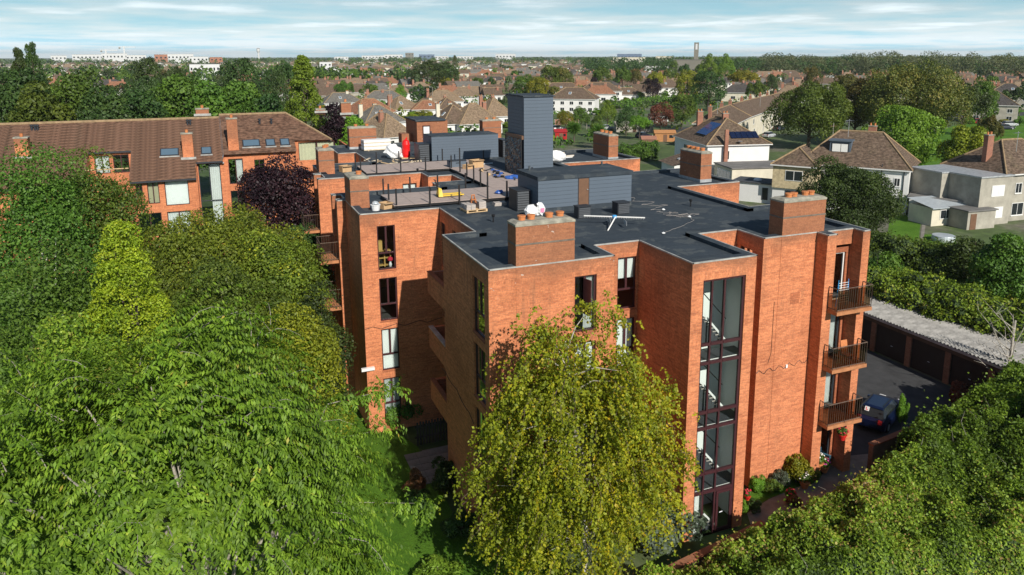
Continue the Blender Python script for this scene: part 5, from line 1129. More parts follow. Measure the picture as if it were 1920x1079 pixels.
# chimneys and roof windows of the left block
def lchim(x, w_, yb, d_, zt, par=LB):
    c = MB().box(x-w_/2, x+w_/2, yb, yb+d_, rz(yb)-.3, zt).build('chimney', 'brick', par); MB().box(x-w_/2-.05, x+w_/2+.05, yb-.05, yb+d_+.05, zt, zt+.12).build('chimney_cap', 'concrete_cap', c); MB().box(x-w_/2-.2, x+w_/2+.2, yb-.25, yb, rz(yb)-.12, rz(yb)+.12).build('flashing', 'trim_light', c)
    MB().lathe((x, yb+d_/2, zt+.1), [(.14, 0), (.14, .3), (.17, .34)], 8).build('chimney_pot', 'pot_terra', c)
p = plane_hit(354, 301); lchim(p.x, 1.0, p.y+.3, 1.0, wy(350, 252, p.y+.3).z)
p = plane_hit(439, 286, .3); lchim(p.x, 1.0, p.y+.3, 1.0, wy(433, 224, p.y+.3).z)
p = plane_hit(42, 300); lchim(p.x, 1.1, p.y+.3, 1.0, wy(42, 260, p.y+.3).z); lchim(-1.2, 1.3, 88.6, .8, 13.9); lchim(11.2, 1.0, 88.5, .9, 13.5); lchim(14.0, 1.1, 88.0, .9, 14.2)
nrm = Vector((0, -sl, 1)).normalized(); slv = Vector((0, 1, sl)).normalized()
for (px, py, ww) in ((318, 287, 1.5), (387, 284, .8), (471, 270, 1.5), (507, 269, .75), (534, 268, .75)):
    c = plane_hit(px, py, up if px > 415 else 0)
    f = MB().obox(c+nrm*.06, (1, 0, 0), slv, nrm, ww/2+.1, .62, .07).build('roof_window', 'frame_dark', LB); MB().obox(c+nrm*.1, (1, 0, 0), slv, nrm, ww/2, .5, .05).build('pane', 'pane_blue', f); MB().obox(c+nrm*.05-slv*.72, (1, 0, 0), slv, nrm, ww/2+.16, .09, .03).build('flashing', 'trim_light', f)
for (px, py) in ((60, 245), (66, 245), (71, 245), (352, 235), (357, 235), (487, 233), (509, 233)):
    q = plane_hit(px, py, .3 if px > 415 else 0); MB().lathe((q.x, q.y, q.z), [(.1, 0), (.1, .4), (.16, .42), (.16, .55), (.05, .6)], 8).build('roof_vent', 'frame_dark', LB)
# --- white semi-detached house with dormer
a, b_, w, r = two((1500, 305.5), (1706, 320.3), 4.9); d = 8.6; x, y = place(a+Vector((0, 0, 0)), b_, d); e5 = 4.9-G
WH = house('wide white semi-detached house with brown tiled hip roof and grey dormer', x, y, r, w, d, e5, e5+4.3, 'hip', 'render_white', 'tile_brown', [(w*.1, .3)],
           [('S', w*.40, 3.6, .75, 1.1), ('S', w*.20, 3.2, 2.0, 1.9), ('S', -w*.30, 3.4, 1.0, 1.6), ('S', w*.36, .6, 2.4, 1.6), ('E', -1, 3.4, 1.0, 1.2), ('S', -.05*w, .6, 2.2, 1.7)])
hz = e5+2.5; dm = MB().box(-w*.15-1.35, -w*.15+1.35, -d/2+1.5, -d/2+4.2, e5+1.35, e5+3.1).build('dormer', 'cladding', WH)
MB().box(-w*.15-1.5, -w*.15+1.5, -d/2+1.3, -d/2+4.4, e5+3.101, e5+3.3).build('roof_slab', 'cladding', dm); f = MB().box(-w*.15-1.1, -w*.15+1.1, -d/2+1.44, -d/2+1.497, e5+1.6, e5+2.85).build('window', 'frame_dark', dm)
for s in (-1, .12): MB().box(-w*.15+s*1.0, -w*.15+s*1.0+(1.05 if s < 0 else .85), -d/2+1.42, -d/2+1.437, e5+1.7, e5+2.75).build('pane', 'blind', f)
MB().bar((w*.26, -d/2-.08, .2), (w*.26, -d/2-.08, e5+.6), .06, 6).build('downpipe', 'frame_dark', WH); MB().bar((w*.455, -d/2-.08, 0), (w*.455, -d/2-.08, e5), .06, 6).build('downpipe', 'frame_dark', WH)
ex = thing('house_extension', 'stone-clad upper extension with hip roof on the white semi-detached house', 'extension', (x, y, G), r, world=False)
xe = -w/2-.1; ye_ = -d/2-3.2
MB().box(xe-2.7, xe+2.9, ye_, -d/2-.01, 2.6, e5-.01).build('wall', 'stone_clad', ex)
m_ = MB(); X0, X1, Y0, Y1, ZE, ZT = xe-3.0, xe+3.2, ye_-.3, -d/2+2.5, e5, e5+2.2; m_.add([(X0, Y0, ZE), (X1, Y0, ZE), (X1, Y1, ZE), (X0, Y1, ZE), ((X0+X1)/2, Y0+2.6, ZT), ((X0+X1)/2, Y1, ZT)], [(0, 1, 4), (1, 2, 5, 4), (3, 0, 4, 5), (3, 2, 1, 0)]); ro = m_.build('roof', 'tile_brown', ex)
MB().bar((X0, Y0, ZE+.03), ((X0+X1)/2, Y0+2.6, ZT+.03), .12, 6).bar((X1, Y0, ZE+.03), ((X0+X1)/2, Y0+2.6, ZT+.03), .12, 6).bar(((X0+X1)/2, Y0+2.6, ZT+.03), ((X0+X1)/2, Y1, ZT+.03), .12, 6).build('ridge_tile', 'ridge_tile', ro); MB().box(X0, X1, Y0-.08, Y0, ZE-.15, ZE).build('gutter', 'frame_white', ex)
f = MB().box(xe-1.0, xe+1.3, ye_-.05, ye_-.003, 3.7, 5.1).build('window', 'frame_white', ex); MB().box(xe-.92, xe+.1, ye_-.06, ye_-.051, 3.78, 5.02).build('pane', 'pane_dark', f); MB().box(xe+.2, xe+1.22, ye_-.06, ye_-.051, 3.78, 5.02).build('pane', 'pane_dark', f)
MB().box(xe-2.69, xe+6, ye_+.3, -d/2-.02, 0, 2.59).build('ground_wall', 'render_white', ex); f = MB().box(xe-.9, xe+2.3, ye_+.22, ye_+.297, .3, 2.3).build('patio_door', 'frame_dark', ex); MB().box(xe-.8, xe+2.2, ye_+.2, ye_+.219, .4, 2.2).build('pane', 'pane_dark', f)
fx = thing('flat_extension', 'single-storey white extension with flat black roof left of the stone-clad one', 'extension', (x, y, G), r, world=False)
MB().box(xe-8.5, xe-2.72, ye_+1.2, -d/2+2, 0, 2.7).build('wall', 'render_white', fx); MB().box(xe-8.7, xe-2.73, ye_+1.0, -d/2+2.1, 2.701, 2.9).build('roof', 'roof_flat_dark', fx); f = MB().box(xe-4.3, xe-3.5, ye_+1.13, ye_+1.197, .5, 2.2).build('window', 'frame_dark', fx); MB().box(xe-4.2, xe-3.6, ye_+1.11, ye_+1.129, .6, 2.1).build('pane', 'pane_dark', f)
MB().lathe((xe-5.5, ye_+3, 2.9), [(.6, 0), (.5, .2), (.2, .35)], 10).build('roof_light', 'white_plastic', fx)
ann = thing('annexe', 'low white annexe between the white house and the garden shed', 'extension', (b_.x, b_.y, G), r, world=False)
MB().box(.4, 6.2, -1.5, 4, 0, 2.6).build('wall', 'render_white', ann); MB().box(.2, 6.4, -1.7, 4.2, 2.601, 2.8).build('roof', 'roof_flat', ann)
for u in (2.6, 3.9): f = MB().box(u-.55, u+.55, -1.56, -1.503, .3, 2.2).build('window', 'frame_white', ann); MB().box(u-.42, u+.42, -1.575, -1.561, .4, 2.1).build('pane', 'pane_dark', f)
# --- white house with blue solar panels
a, b_, w, r = two((1327, 272.8), (1443, 270), 4.9); d = 15.0; x, y = place(a, b_, d)
SH = house('white house with blue solar panels on its steep brown roof', x, y, r, w, d, e5, e5+3.9, 'hip', 'render_white', 'tile_brown', [(0.2, -1.2), (-2.2, 4.2)], [('S', -.2*w, 3.3, 1.2, 1.5)]+[('W', -5+i*2.4, 3.4, 1.4, 1.5) for i in range(4)])
nW = Vector((-3.9, 0, w/2+.35)).normalized(); sW = Vector((w/2+.35, 0, 3.9)).normalized(); c0 = Vector((-w/4-.1, -1.6, e5+2.1))
for i in range(4):
    for j in range(2): MB().obox(c0+nW*.12+Vector((0, (i-1.5)*1.05, 0))+sW*((j-.5)*1.7), (0, 1, 0), sW, nW, .5, .82, .03).build('solar_panel', 'solar_blue', SH)
kk = (w/2+.35)*.95; nS = Vector((0, -3.9, kk)).normalized(); sS = Vector((0, kk, 3.9)).normalized(); c0 = Vector((w*.10, -d/2-.35+kk*.34, e5+1.36))
for i in range(5): MB().obox(c0+nS*.12+Vector(((i-1.6)*1.0, 0, 0)), (1, 0, 0), sS, nS, .47, .8, .03).build('solar_panel', 'solar', SH)
MB().box(-.25*w-.05, -.25*w+.55, -d/2-.75, -d/2-.37, 0, e5+2.6).build('chimney', 'brick_house', SH); MB().lathe((.0, -d/2-.5, e5+.5), [(.05, 0), (.35, .08), (.4, .12)], 12).build('satellite_dish', 'lead', SH)
lt = thing('lean_to', 'lean-to extension with two roof windows at the left of the solar-panel house', 'extension', (x, y, G), r, world=False)
MB().box(-w/2-5.5, -w/2-.02, -d/2+.5, -d/2+6.5, 0, 2.5).build('wall', 'render_white', lt); m_ = MB(); m_.add([(-w/2-6, -d/2, 2.5), (-w/2-.02, -d/2, 4.2), (-w/2-.02, -d/2+7, 4.2), (-w/2-6, -d/2+7, 2.5)], [(0, 1, 2, 3)]); ro = m_.build('roof', 'tile_brown', lt)
for i in range(2): f = MB().obox((-w/2-3, -d/2+1.6+i*1.5, 3.45), (.96, 0, .27), (0, 1, 0), (-.27, 0, .96), .95, .45, .06).build('roof_window', 'lead', ro)
fe = thing('flat_extension', 'pebbledash extension with flat felt roof in front of the solar-panel house', 'extension', (x, y, G), r, world=False)
MB().box(-w/2+1, w/2+2.5, -d/2-7.5, -d/2-.8, 0, 2.9).build('wall', 'render_cream', fe); MB().box(-w/2+.8, w/2+2.7, -d/2-7.7, -d/2-.81, 2.901, 3.1).build('roof', 'roof_flat', fe); MB().box(w/2-.5, w/2+.8, -d/2-3.5, -d/2-2.2, 3.101, 3.3).build('roof_light', 'white_plastic', fe); f = MB().box(-w/2+.93, -w/2+.997, -d/2-7, -d/2-2, .3, 2.4).build('window', 'frame_white', fe)
for i in range(4): MB().box(-w/2+.91, -w/2+.929, -d/2-6.9+i*1.22, -d/2-5.8+i*1.22, .4, 2.3).build('pane', 'pane_blue', f)
# --- pebbledash house at the right edge
a = wz(1830, 425); a.z = 0; PHx, PHy = a.x, a.y; r = -.06
PH = house('grey pebbledash house with brown hip roof at the right edge', PHx+11.2, PHy+4.6, r, 12.0, 9.0, 6.0, 9.6, 'hip', 'pebbledash', 'tile_brown', [(-4.6, -.5)], [('S', -3.6, 3.5, 1.1, 1.3), ('S', -1.9, 3.5, 1.0, 1.3), ('S', -3.4, .7, 2.0, 1.6), ('S', .8, 3.5, 1.4, 1.3)])
pe = thing('flat_extension', 'two-storey pebbledash side wing with flat roof on the right-hand house', 'extension', (PHx, PHy, G), r, world=False)
MB().box(0, 5.2, 0, 9.5, 0, 5.9).box(-1.2, -.002, 4.5, 9.5, 0, 5.88).build('wall', 'pebbledash', pe); MB().box(-.15, 5.3, -.15, 4.4, 5.901, 6.08).box(-1.35, 5.29, 4.401, 9.6, 5.902, 6.079).build('roof', 'lead', pe)
for u, z0, ww in ((2.9, 3.5, 2.1), (3.3, .8, 1.5)): f = MB().box(u-ww/2, u+ww/2, -.06, -.003, z0, z0+1.4).build('window', 'frame_white', pe); MB().box(u-ww/2+.1, u-.05, -.07, -.061, z0+.1, z0+1.3).build('pane', 'curtain', f); MB().box(u+.05, u+ww/2-.1, -.07, -.061, z0+.1, z0+1.3).build('pane', 'curtain', f)
sh = thing('garden_shed', 'rendered garden shed with pale metal roof in the back garden', 'shed', (wz(1745, 425).x, wz(1745, 425).y, G), -.1, world=False)
MB().box(0, 5.0, 0, 3.6, 0, 2.2).build('wall', 'render_cream', sh); m_ = MB(); m_.add([(-.3, -.4, 2.3), (5.3, -.4, 2.3), (5.0, 3.9, 2.9), (-.2, 3.9, 2.9), (-.3, -.4, 2.2), (5.3, -.4, 2.2)], [(0, 1, 2, 3), (4, 5, 1, 0)]); m_.build('roof', 'tin_sheet', sh); f = MB().box(1.2, 3.9, -.06, -.003, .8, 2.0).build('window', 'frame_white', sh)
for i in range(3): MB().box(1.3+i*.86, 2.05+i*.86, -.07, -.061, .9, 1.9).build('pane', 'pane_dark', f)
gh = thing('greenhouse', 'small glass lean-to greenhouse behind the metal-roofed shed', 'greenhouse', (wz(1752, 385).x, wz(1752, 385).y, G), -.1, world=False)
for i in range(5): MB().box(i*.8, i*.8+.06, 0, .06, 0, 2.2).build('post', 'frame_white', gh); MB().box(i*.8+.07, i*.8+.79, .02, .03, .6, 2.1).build('pane', 'pane_blue', gh) if i < 4 else None
m_ = MB(); m_.add([(0, 0, 2.2), (3.3, 0, 2.2), (3.3, 2.6, 3.0), (0, 2.6, 3.0)], [(0, 1, 2, 3)]); m_.build('roof', 'tin_sheet', gh)
s3 = thing('garden_shed', 'low grey-roofed block shed right of the metal-roofed shed', 'shed', (wz(1812, 432).x, wz(1812, 432).y, G), -.1, world=False); MB().box(0, 4.2, 0, 5, 0, 2.2).build('wall', 'pebbledash', s3); MB().box(-.2, 4.4, -.2, 5.2, 2.201, 2.35).build('roof', 'roof_flat', s3); MB().box(.4, 1.3, -.05, -.003, 0, 1.9).build('door', 'door_brown', s3)
pool = thing('paddling_pool', 'round covered blue hot tub on the lawn beside the shed', 'pool', (wz(1768, 452).x, wz(1768, 452).y, G), world=False); MB().lathe((0, 0, 0), [(1.1, 0), (1.2, .3), (1.15, .62)], 24).build('wall', 'tin_sheet', pool); MB().lathe((0, 0, .62), [(1.18, 0), (1.15, .05), (.5, .09)], 24).build('cover', 'tin_sheet', pool)
sheet('lawn', [wz(1662, 470).xy, wz(1720, 470).xy, wz(1728, 405).xy, wz(1668, 405).xy], G+.006, 'grass'); sheet('lawn', [wz(1728, 478).xy, wz(1800, 478).xy, wz(1790, 440).xy, wz(1727, 440).xy], G+.006, 'grass'); sheet('path', [wz(1722, 475).xy, wz(1728, 475).xy, wz(1738, 405).xy, wz(1731, 405).xy], G+.01, 'paving')
sheet('green', [wz(1640, 350).xy, wz(1920, 345).xy, (260, 150), (330, 170), (260, 190), wz(1800, 232).xy, wz(1640, 290).xy], G+.008, 'grass')
sheet('road', [(300, 165), (150, 178), (120, 165), (105, 175), (150, 190), (320, 176)], G+.012, 'asphalt')
# --- garages
GA = thing('garage_row', 'row of dark-doored garages with pale corrugated roof beside the yard', 'garage', (41.3, 33, G))
GY0, GY1, GX = 22.0, 42.4, 41.3
MB().box(GX+.25, GX+5.0, GY0, GY1, G, 1.5).build('wall', 'garage_wall', GA); bay = 2.9; ng = 7
for i in range(ng+1): MB().box(GX, GX+.249, GY1-.4-i*bay, GY1-i*bay, G, 1.2).build('pier', 'brick_wall_old', GA)
for i in range(ng):
    d_ = MB().box(GX+.12, GX+.2, GY1-.4-(i+1)*bay+.401, GY1-.401-i*bay, G+.03, 1.15).build('garage_door', 'garage_door', GA); MB().bar((GX+.1, GY1-.4-i*bay-1.25, .0), (GX+.1, GY1-.4-i*bay-1.4, .0), .02).build('handle', 'aluminium', d_)
MB().box(GX-.02, GX+.248, GY0, GY1, 1.201, 1.55).build('lintel', 'garage_wall', GA); MB().box(GX-.14, GX-.021, GY0, GY1, 1.5, 1.66).build('fascia', 'lead', GA)
cv = []; ncor = 8; pw = 1.02; nsheet = int((GY1-GY0)/pw)
for k in range(ncor+1): 
    yy = pw*k/ncor; zz_ = .085 if k % 2 else -.03; cv += [(0, yy, zz_), (5.2, yy, zz_+.28)]
me = MB().add(cv, [(2*k, 2*k+1, 2*k+3, 2*k+2) for k in range(ncor)]).mesh('roof_sheet', 'tin_pale')
for i in range(nsheet): o = link('roof_sheet', me, GA); o.location = Vector((GX-.16, GY0+i*pw, 1.69+.004*(i % 2)))-OFF[GA.name]
bwall = thing('boundary_wall', 'old brick boundary wall between the hedge and the parked blue car', 'wall', (31, 25, G)); MB().obox((33.6, 25.35, G+.75), (.99, .12, 0), (-.12, .99, 0), (0, 0, 1), 5.0, .12, .75).build('brickwork', 'brick_wall_old', bwall); MB().obox((33.6, 25.35, G+1.54), (.99, .12, 0), (-.12, .99, 0), (0, 0, 1), 5.02, .16, .04).build('coping', 'brick_dark', bwall)
bw2 = thing('boundary_wall', 'low brick wall running in front of the stair tower under the hedge', 'wall', (15, 21.5, G)); MB().obox((16.0, 21.75, G+.45), (.985, .17, 0), (-.17, .985, 0), (0, 0, 1), 4.2, .12, .45).build('brickwork', 'brick_wall_old', bw2); MB().obox((16.0, 21.75, G+.94), (.985, .17, 0), (-.17, .985, 0), (0, 0, 1), 4.22, .16, .04).build('coping', 'brick_dark', bw2)
# --- cars
def car(label, x, y, rot, paint_, group=None, plate=False, L_=4.2, Wd=1.75, Hh=1.5, roofbox=False):
    t = thing('car', label, 'car', (x, y, G), rot, group, world=False); hl, hw = L_/2, Wd/2
    def loft(name, secs, mat, par):                          # secs: (x, z0, z1, half width bottom, half width top)
        m_ = MB(); vs = []
        for (sx, z0, z1, w0, w1) in secs: vs += [(sx, -w0, z0), (sx, -w0*1.02, (z0+z1)/2), (sx, -w1, z1), (sx, w1, z1), (sx, w0*1.02, (z0+z1)/2), (sx, w0, z0)]
        n_ = len(secs); m_.add(vs, [(6*i+j, 6*i+(j+1) % 6, 6*(i+1)+(j+1) % 6, 6*(i+1)+j) for i in range(n_-1) for j in range(6)]+[tuple(range(6))[::-1], tuple(range(6*(n_-1), 6*n_))]); m_.sm = False; return m_.build(name, mat, par)
    body = loft('body', [(-hl, .35, .75, hw*.86, hw*.8), (-hl+.12, .24, .92, hw*.96, hw*.9), (-hl*.4, .22, .98, hw, hw*.94), (hl*.25, .22, .97, hw, hw*.94), (hl*.72, .24, .86, hw*.97, hw*.86), (hl-.08, .28, .72, hw*.9, hw*.78), (hl, .36, .6, hw*.82, hw*.72)], paint_, t)
    cab = loft('cabin_glass', [(-hl+.12, .9, .95, hw*.88, hw*.84), (-hl+.55, .95, Hh-.06, hw*.9, hw*.66), (hl*.12, .96, Hh-.05, hw*.92, hw*.68), (hl*.42, .93, .97, hw*.88, hw*.82)], 'pane_dark', t)
    m_ = MB(); m_.add([(-hl+.45, -hw*.67, Hh-.08), (hl*.14, -hw*.69, Hh-.06), (hl*.14, hw*.69, Hh-.06), (-hl+.45, hw*.67, Hh-.08), (-hl+.6, -hw*.6, Hh), (hl*.05, -hw*.62, Hh), (hl*.05, hw*.62, Hh), (-hl+.6, hw*.6, Hh)], [(0, 1, 5, 4), (1, 2, 6, 5), (2, 3, 7, 6), (3, 0, 4, 7), (4, 5, 6, 7)]); m_.build('roof', paint_, t)
    for sx in (-hl*.62, hl*.64):
        for sy in (-1, 1):
            wmb = MB().bar((sx, sy*(hw-.19), .31), (sx, sy*(hw+.01), .31), .31, 14).build('wheel', 'tyre', t); MB().bar((sx, sy*(hw+.011), .31), (sx, sy*(hw+.02), .31), .19, 10).build('rim', 'aluminium', wmb)
    for sy in (-1, 1):
        MB().obox((hl-.03, sy*hw*.62, .64), (1, 0, 0), (0, 1, 0), (0, 0, 1), .05, .17, .07).build('headlight', 'white_plastic', t); MB().obox((-hl+.02, sy*hw*.68, .78), (1, 0, 0), (0, 1, 0), (0, 0, 1), .05, .1, .12).build('tail_light', 'car_red', t); MB().obox((hl*.33, sy*(hw+.06), .98), (1, 0, 0), (0, 1, 0), (0, 0, 1), .06, .09, .06).build('mirror', paint_, t)
    if plate:
        n_ = Vector((-.45, 0, .3)).normalized(); u_ = Vector((0, -1, 0)); v_ = Vector((.3, 0, .45)).normalized(); q = Vector((-hl+.34, .25, 1.23))+n_*.07; pp_ = MB().obox(q, u_, v_, n_, .12, .12, .004).build('learner_plate', 'white_plastic', t)
        MB().obox(q+n_*.006-u_*.045, u_, v_, n_, .018, .08, .003).obox(q+n_*.006-v_*.063+u_*.014, u_, v_, n_, .042, .018, .0029).build('letter_l', 'red_plastic', pp_)
        for s in (-1, 1): MB().bar((-hl+.7, s*hw*.58, Hh+.05), (hl*.0, s*hw*.6, Hh+.05), .025).build('roof_rail', 'black_metal', t)
    return t
car('dark blue hatchback with a red learner plate parked beside the balconies', 33.6, 28.6, math.radians(25), 'car_blue', plate=True, L_=3.9, Wd=1.62, Hh=1.42)
# ------------------------------------------------------------------ terraces and bungalows of the suburb
random.seed(5); R_ = random.Random(77)
# curved terrace right of the solar-panel house
tl = [wz(1372, 283), wz(1404, 262), wz(1438, 246), wz(1468, 234), wz(1492, 224)]
for i in range(4):
    a, b_ = tl[i], tl[i+1]; w = (b_-a).length; rot = math.atan2(b_.y-a.y, b_.x-a.x); x, y = place(a, b_, 8.5)
    house(['nearest house of the pale terrace row behind the solar-panel house', 'second house of the pale terrace row, counted from the solar-panel house', 'third house of the pale terrace row, counted from the solar-panel house', 'far end house of the pale terrace row beside the big sycamore'][i], x, y, rot, w-.05, 8.5, 5.6, 8.6, 'gable' if i in (1, 2) else 'hip', 'render_cream', 'tile_brown', [(-w*.45, 1.0), (w*.1, 1.0)], [('S', -w*.3, 3.4, 1.4, 1.3), ('S', w*.1, 3.4, 1.4, 1.3), ('S', w*.36, 3.4, 1.0, 1.3), ('S', -w*.25, .6, 1.6, 1.6), ('S', w*.25, .2, 1.0, 2.1)], group='terrace houses behind the solar-panel house')
# listed bungalows: (px centre, px base y, px width, depth m, eave, ridge rise, turn, tile, wall, kind, label)
HL = [
 (645, 208, 74, 10, 3.0, 3.6, .25, 'tile_grey', 'render_white', 'hip', 'grey-roofed bungalow with dark solar panel by the purple tree'),
 (722, 201, 78, 10, 3.0, 3.4, -.1, 'tile_grey', 'render_white', 'hip', 'blue-grey hipped bungalow with a thin white flue'),
 (704, 230, 84, 10, 2.9, 4.2, .5, 'tile_terra', 'render_white', 'hip', 'terracotta-roofed bungalow with three roof windows'),
 (722, 251, 84, 11, 2.9, 4.4, .35, 'tile_grey', 'render_white', 'hip', 'greenish grey hipped bungalow behind the rear brick chimney'),
 (742, 282, 72, 11, 2.9, 4.8, .6, 'tile_tan', 'render_white', 'hip', 'striped tan hipped bungalow just behind the flat roof'),
 (764, 222, 60, 10, 2.9, 4.0, .5, 'tile_tan', 'render_white', 'hip', 'tan-roofed bungalow with white dormer'),
 (806, 222, 62, 9, 2.9, 2.8, .1, 'tile_terra', 'render_white', 'hip', 'red-roofed bungalow with long white wall'),
 (836, 205, 70, 10, 2.9, 4.2, .2, 'tile_tan', 'render_white', 'hip', 'tan hipped bungalow left of the green bush'),
 (845, 221, 48, 9, 2.9, 3.6, .2, 'tile_brown', 'render_white', 'hip', 'brown hipped bungalow in front of the green bush'),
 (862, 254, 70, 11, 3.0, 4.6, .3, 'tile_brown', 'render_white', 'hip', 'brown hipped bungalow right of the lift housing'),
 (902, 254, 86, 11, 3.0, 5.0, .3, 'tile_tan', 'render_white', 'hip', 'broad tan hipped bungalow left of the lift tower'),
 (936, 238, 58, 10, 3.0, 5.2, .3, 'tile_tan', 'render_white', 'hip', 'tan hipped bungalow half hidden by the lift tower'),
 (881, 191, 54, 9, 3.0, 3.4, .3, 'tile_tan', 'render_white', 'gable', 'white gabled bungalow behind the three white chimneys'),
 (928, 192, 36, 8, 3.0, 3.2, .1, 'tile_brown', 'render_white', 'gable', 'small white gabled house beside the bright hedge'),
 (930, 168, 60, 12, 4.4, 3.4, .1, 'tile_dark', 'render_white', 'hip', 'white two-storey house with dark hip roof before the wood'),
 (786, 189, 52, 9, 3.0, 3.4, -.1, 'tile_dark', 'render_white', 'gable', 'dark-roofed bungalow with white front wall'),
 (622, 178, 44, 9, 2.9, 3.2, .2, 'tile_grey', 'render_cream', 'hip', 'grey bungalow at the left of the upper row'),
 (662, 179, 56, 9, 2.9, 3.2, .1, 'tile_grey', 'render_cream', 'hip', 'grey bungalow second in the upper row'),
 (690, 168, 52, 9, 2.9, 3.0, .3, 'tile_tan', 'render_cream', 'hip', 'tan bungalow third in the upper row'),
 (640, 163, 40, 9, 2.9, 2.8, .3, 'tile_brown', 'render_cream', 'hip', 'brown bungalow with roof solar panels in the top left row'),
 (1080, 214, 88, 11, 5.2, 3.8, -.35, 'tile_brown', 'render_white', 'hip', 'white and brick house with arched dormer right of the lift tower'),
 (1060, 194, 84, 11, 5.0, 3.6, .0, 'tile_brown', 'render_white', 'hip', 'long brown-roofed house directly behind the lift tower'),
 (1130, 193, 80, 11, 5.0, 3.6, -.1, 'tile_brown', 'render_white', 'hip', 'brown-roofed house with black and white windows'),
 (1182, 192, 56, 9, 3.2, 3.0, .0, 'tile_brown', 'render_white', 'hip', 'low brown house with white chimney beside the bright hedge'),
 (1070, 170, 96, 10, 4.4, 3.4, .05, 'tile_tan', 'render_white', 'hip', 'tan terrace with four chimneys behind the brown houses'),
 (1200, 177, 76, 11, 4.4, 3.8, .05, 'tile_brown', 'render_white', 'hip', 'broad brown hipped house with white wall, left of the pair'),
 (1252, 182, 66, 11, 4.4, 4.2, .1, 'tile_brown', 'render_white', 'hip', 'broad brown hipped house with white wall, right of the pair'),
 (1138, 165, 52, 9, 4.0, 3.4, .1, 'tile_grey', 'render_cream', 'hip', 'grey hipped house with red chimneys'),
 (1188, 161, 44, 9, 4.0, 3.2, .1, 'tile_dark', 'render_white', 'hip', 'dark hipped house with two roof lights'),
 (1236, 160, 36, 8, 4.0, 3.0, .0, 'tile_tan', 'render_white', 'hip', 'small tan house behind the dark red tree'),
 (1372, 171, 46, 9, 4.6, 3.2, .4, 'tile_dark', 'render_white', 'gable', 'white gabled house with black panels and blue dormer'),
 (1462, 177, 44, 9, 3.2, 3.4, .0, 'tile_brown', 'render_cream', 'hip', 'cream-walled house with plain brown roof'),
 (1446, 153, 60, 10, 4.6, 3.0, -.05, 'tile_tan', 'render_white', 'hip', 'white terrace with tan roof in the distance'),
 (1482, 152, 48, 10, 4.6, 3.4, .0, 'tile_brown', 'render_cream', 'hip', 'cream house with brown hip roof in the distance'),
 (1880, 232, 80, 12, 5.4, 4.2, -.3, 'tile_dark', 'pebbledash', 'hip', 'dark hip-roofed house across the green at the right edge'),
 (1905, 205, 70, 12, 5.4, 4.0, -.3, 'tile_dark', 'pebbledash', 'hip', 'dark-roofed house behind the one across the green'),
]
for i, (px, py, pw_, dm_, ev, rise, turn, tile_, wl, kd, lb) in enumerate(HL):
    p = wz(px, py); s = pxm((p.x, p.y, 2)); w = pw_/s; rot = -math.atan2(p.x, p.y)*.6+turn
    x, y = p.x+dm_*.3*math.sin(-rot), p.y+dm_*.5
    wn = []
    for k in range(max(2, int(w/3.2))):
        u = -w/2+w*(k+.5)/max(2, int(w/3.2)); wn.append(('S', u, .9, 1.5, 1.3, 'frame_white', 'pane_dark', 1))
        if ev > 4: wn.append(('S', u, 3.2, 1.4, 1.2, 'frame_white', 'pane_dark', 1))
    wn += [('W', -1.5, .9, 1.3, 1.2), ('E', -1.5, .9, 1.3, 1.2)]
    house(lb, x, y, rot, w, dm_, ev, ev+rise, kd, wl, tile_, [(R_.uniform(-.3, .3)*w, R_.uniform(-.2, .25)*dm_)]+([(-.38*w, .6)] if i % 2 else []), wn, sky_=[(R_.uniform(-1.5, 1.5), 0)] if i % 3 != 1 else [], group='suburban houses beyond the flats', chmat='render_cream' if i % 3 == 0 else 'brick_house', chh=R_.uniform(.1, .5))
# solar panel on the grey bungalow, white flues
    for k in range(4):
        u = (k-1.5)/3*w*1.15+R_.uniform(-1, 1); v_ = -dm_*.5-R_.uniform(2.5, 5.5); gx, gy = x+u*math.cos(rot)-v_*math.sin(rot), y+u*math.sin(rot)+v_*math.cos(rot)
        if math.hypot(gx, gy) > 120: plant_tree((R_.choice(['mid', 'dark', 'light', 'hedge', 'yellow']), 'bush', k % 2), 'leafy garden shrub in front of the suburban houses', gx, gy, R_.uniform(1.6, 3.4), R_.uniform(3, 5.5), 'garden_shrub', 'shrub', 'garden shrubs of the suburb')
# large pale buildings
def block(label, px, py, pw_, ptop, dep, wall, roof='roof_flat', rows=2, cols=6, cat='building', name='building', band=None, dist=None):
    p = wz(px, py) if dist is None else wd(px, py, dist); s = pxm((p.x, p.y, p.z)); w = pw_/s; top = wd(px, ptop, math.hypot(p.x, p.y)).z; h = top-G
    rot = -math.atan2(p.x, p.y); t = thing(name, label, cat, (p.x, p.y, G), rot, world=False)
    MB().box(-w/2, w/2, 0, dep, 0, h-.3).build('wall', wall, t); MB().box(-w/2-.2, w/2+.2, -.2, dep+.2, h-.299, h).build('roof', roof, t)
    for r_ in range(rows):
        for c in range(cols):
            u = -w/2+w*(c+.5)/cols; z0 = h*(r_+.25)/rows; MB().box(u-w/cols*.22, u+w/cols*.22, -.06, -.004, z0, z0+h/rows*.3).build('window', 'pane_dark', t)
    return t
block('plain white two-storey commercial building beyond the bungalows', 673, 160, 54, 137, 14, 'far_white', rows=1, cols=4)
block('white stepped building left of the plain white one', 630, 152, 30, 128, 10, 'far_white', rows=2, cols=3)
block('taller white block behind the stepped white building', 612, 146, 22, 116, 10, 'far_white', rows=3, cols=3)
block('low pale flat-roofed hall right of the white building', 736, 163, 70, 155, 12, 'tin_sheet', rows=1, cols=5)
block('white building with dark glazed top floor and brick base on the left', 386, 152, 52, 120, 16, 'far_white', 'roof_flat_dark', 2, 8)
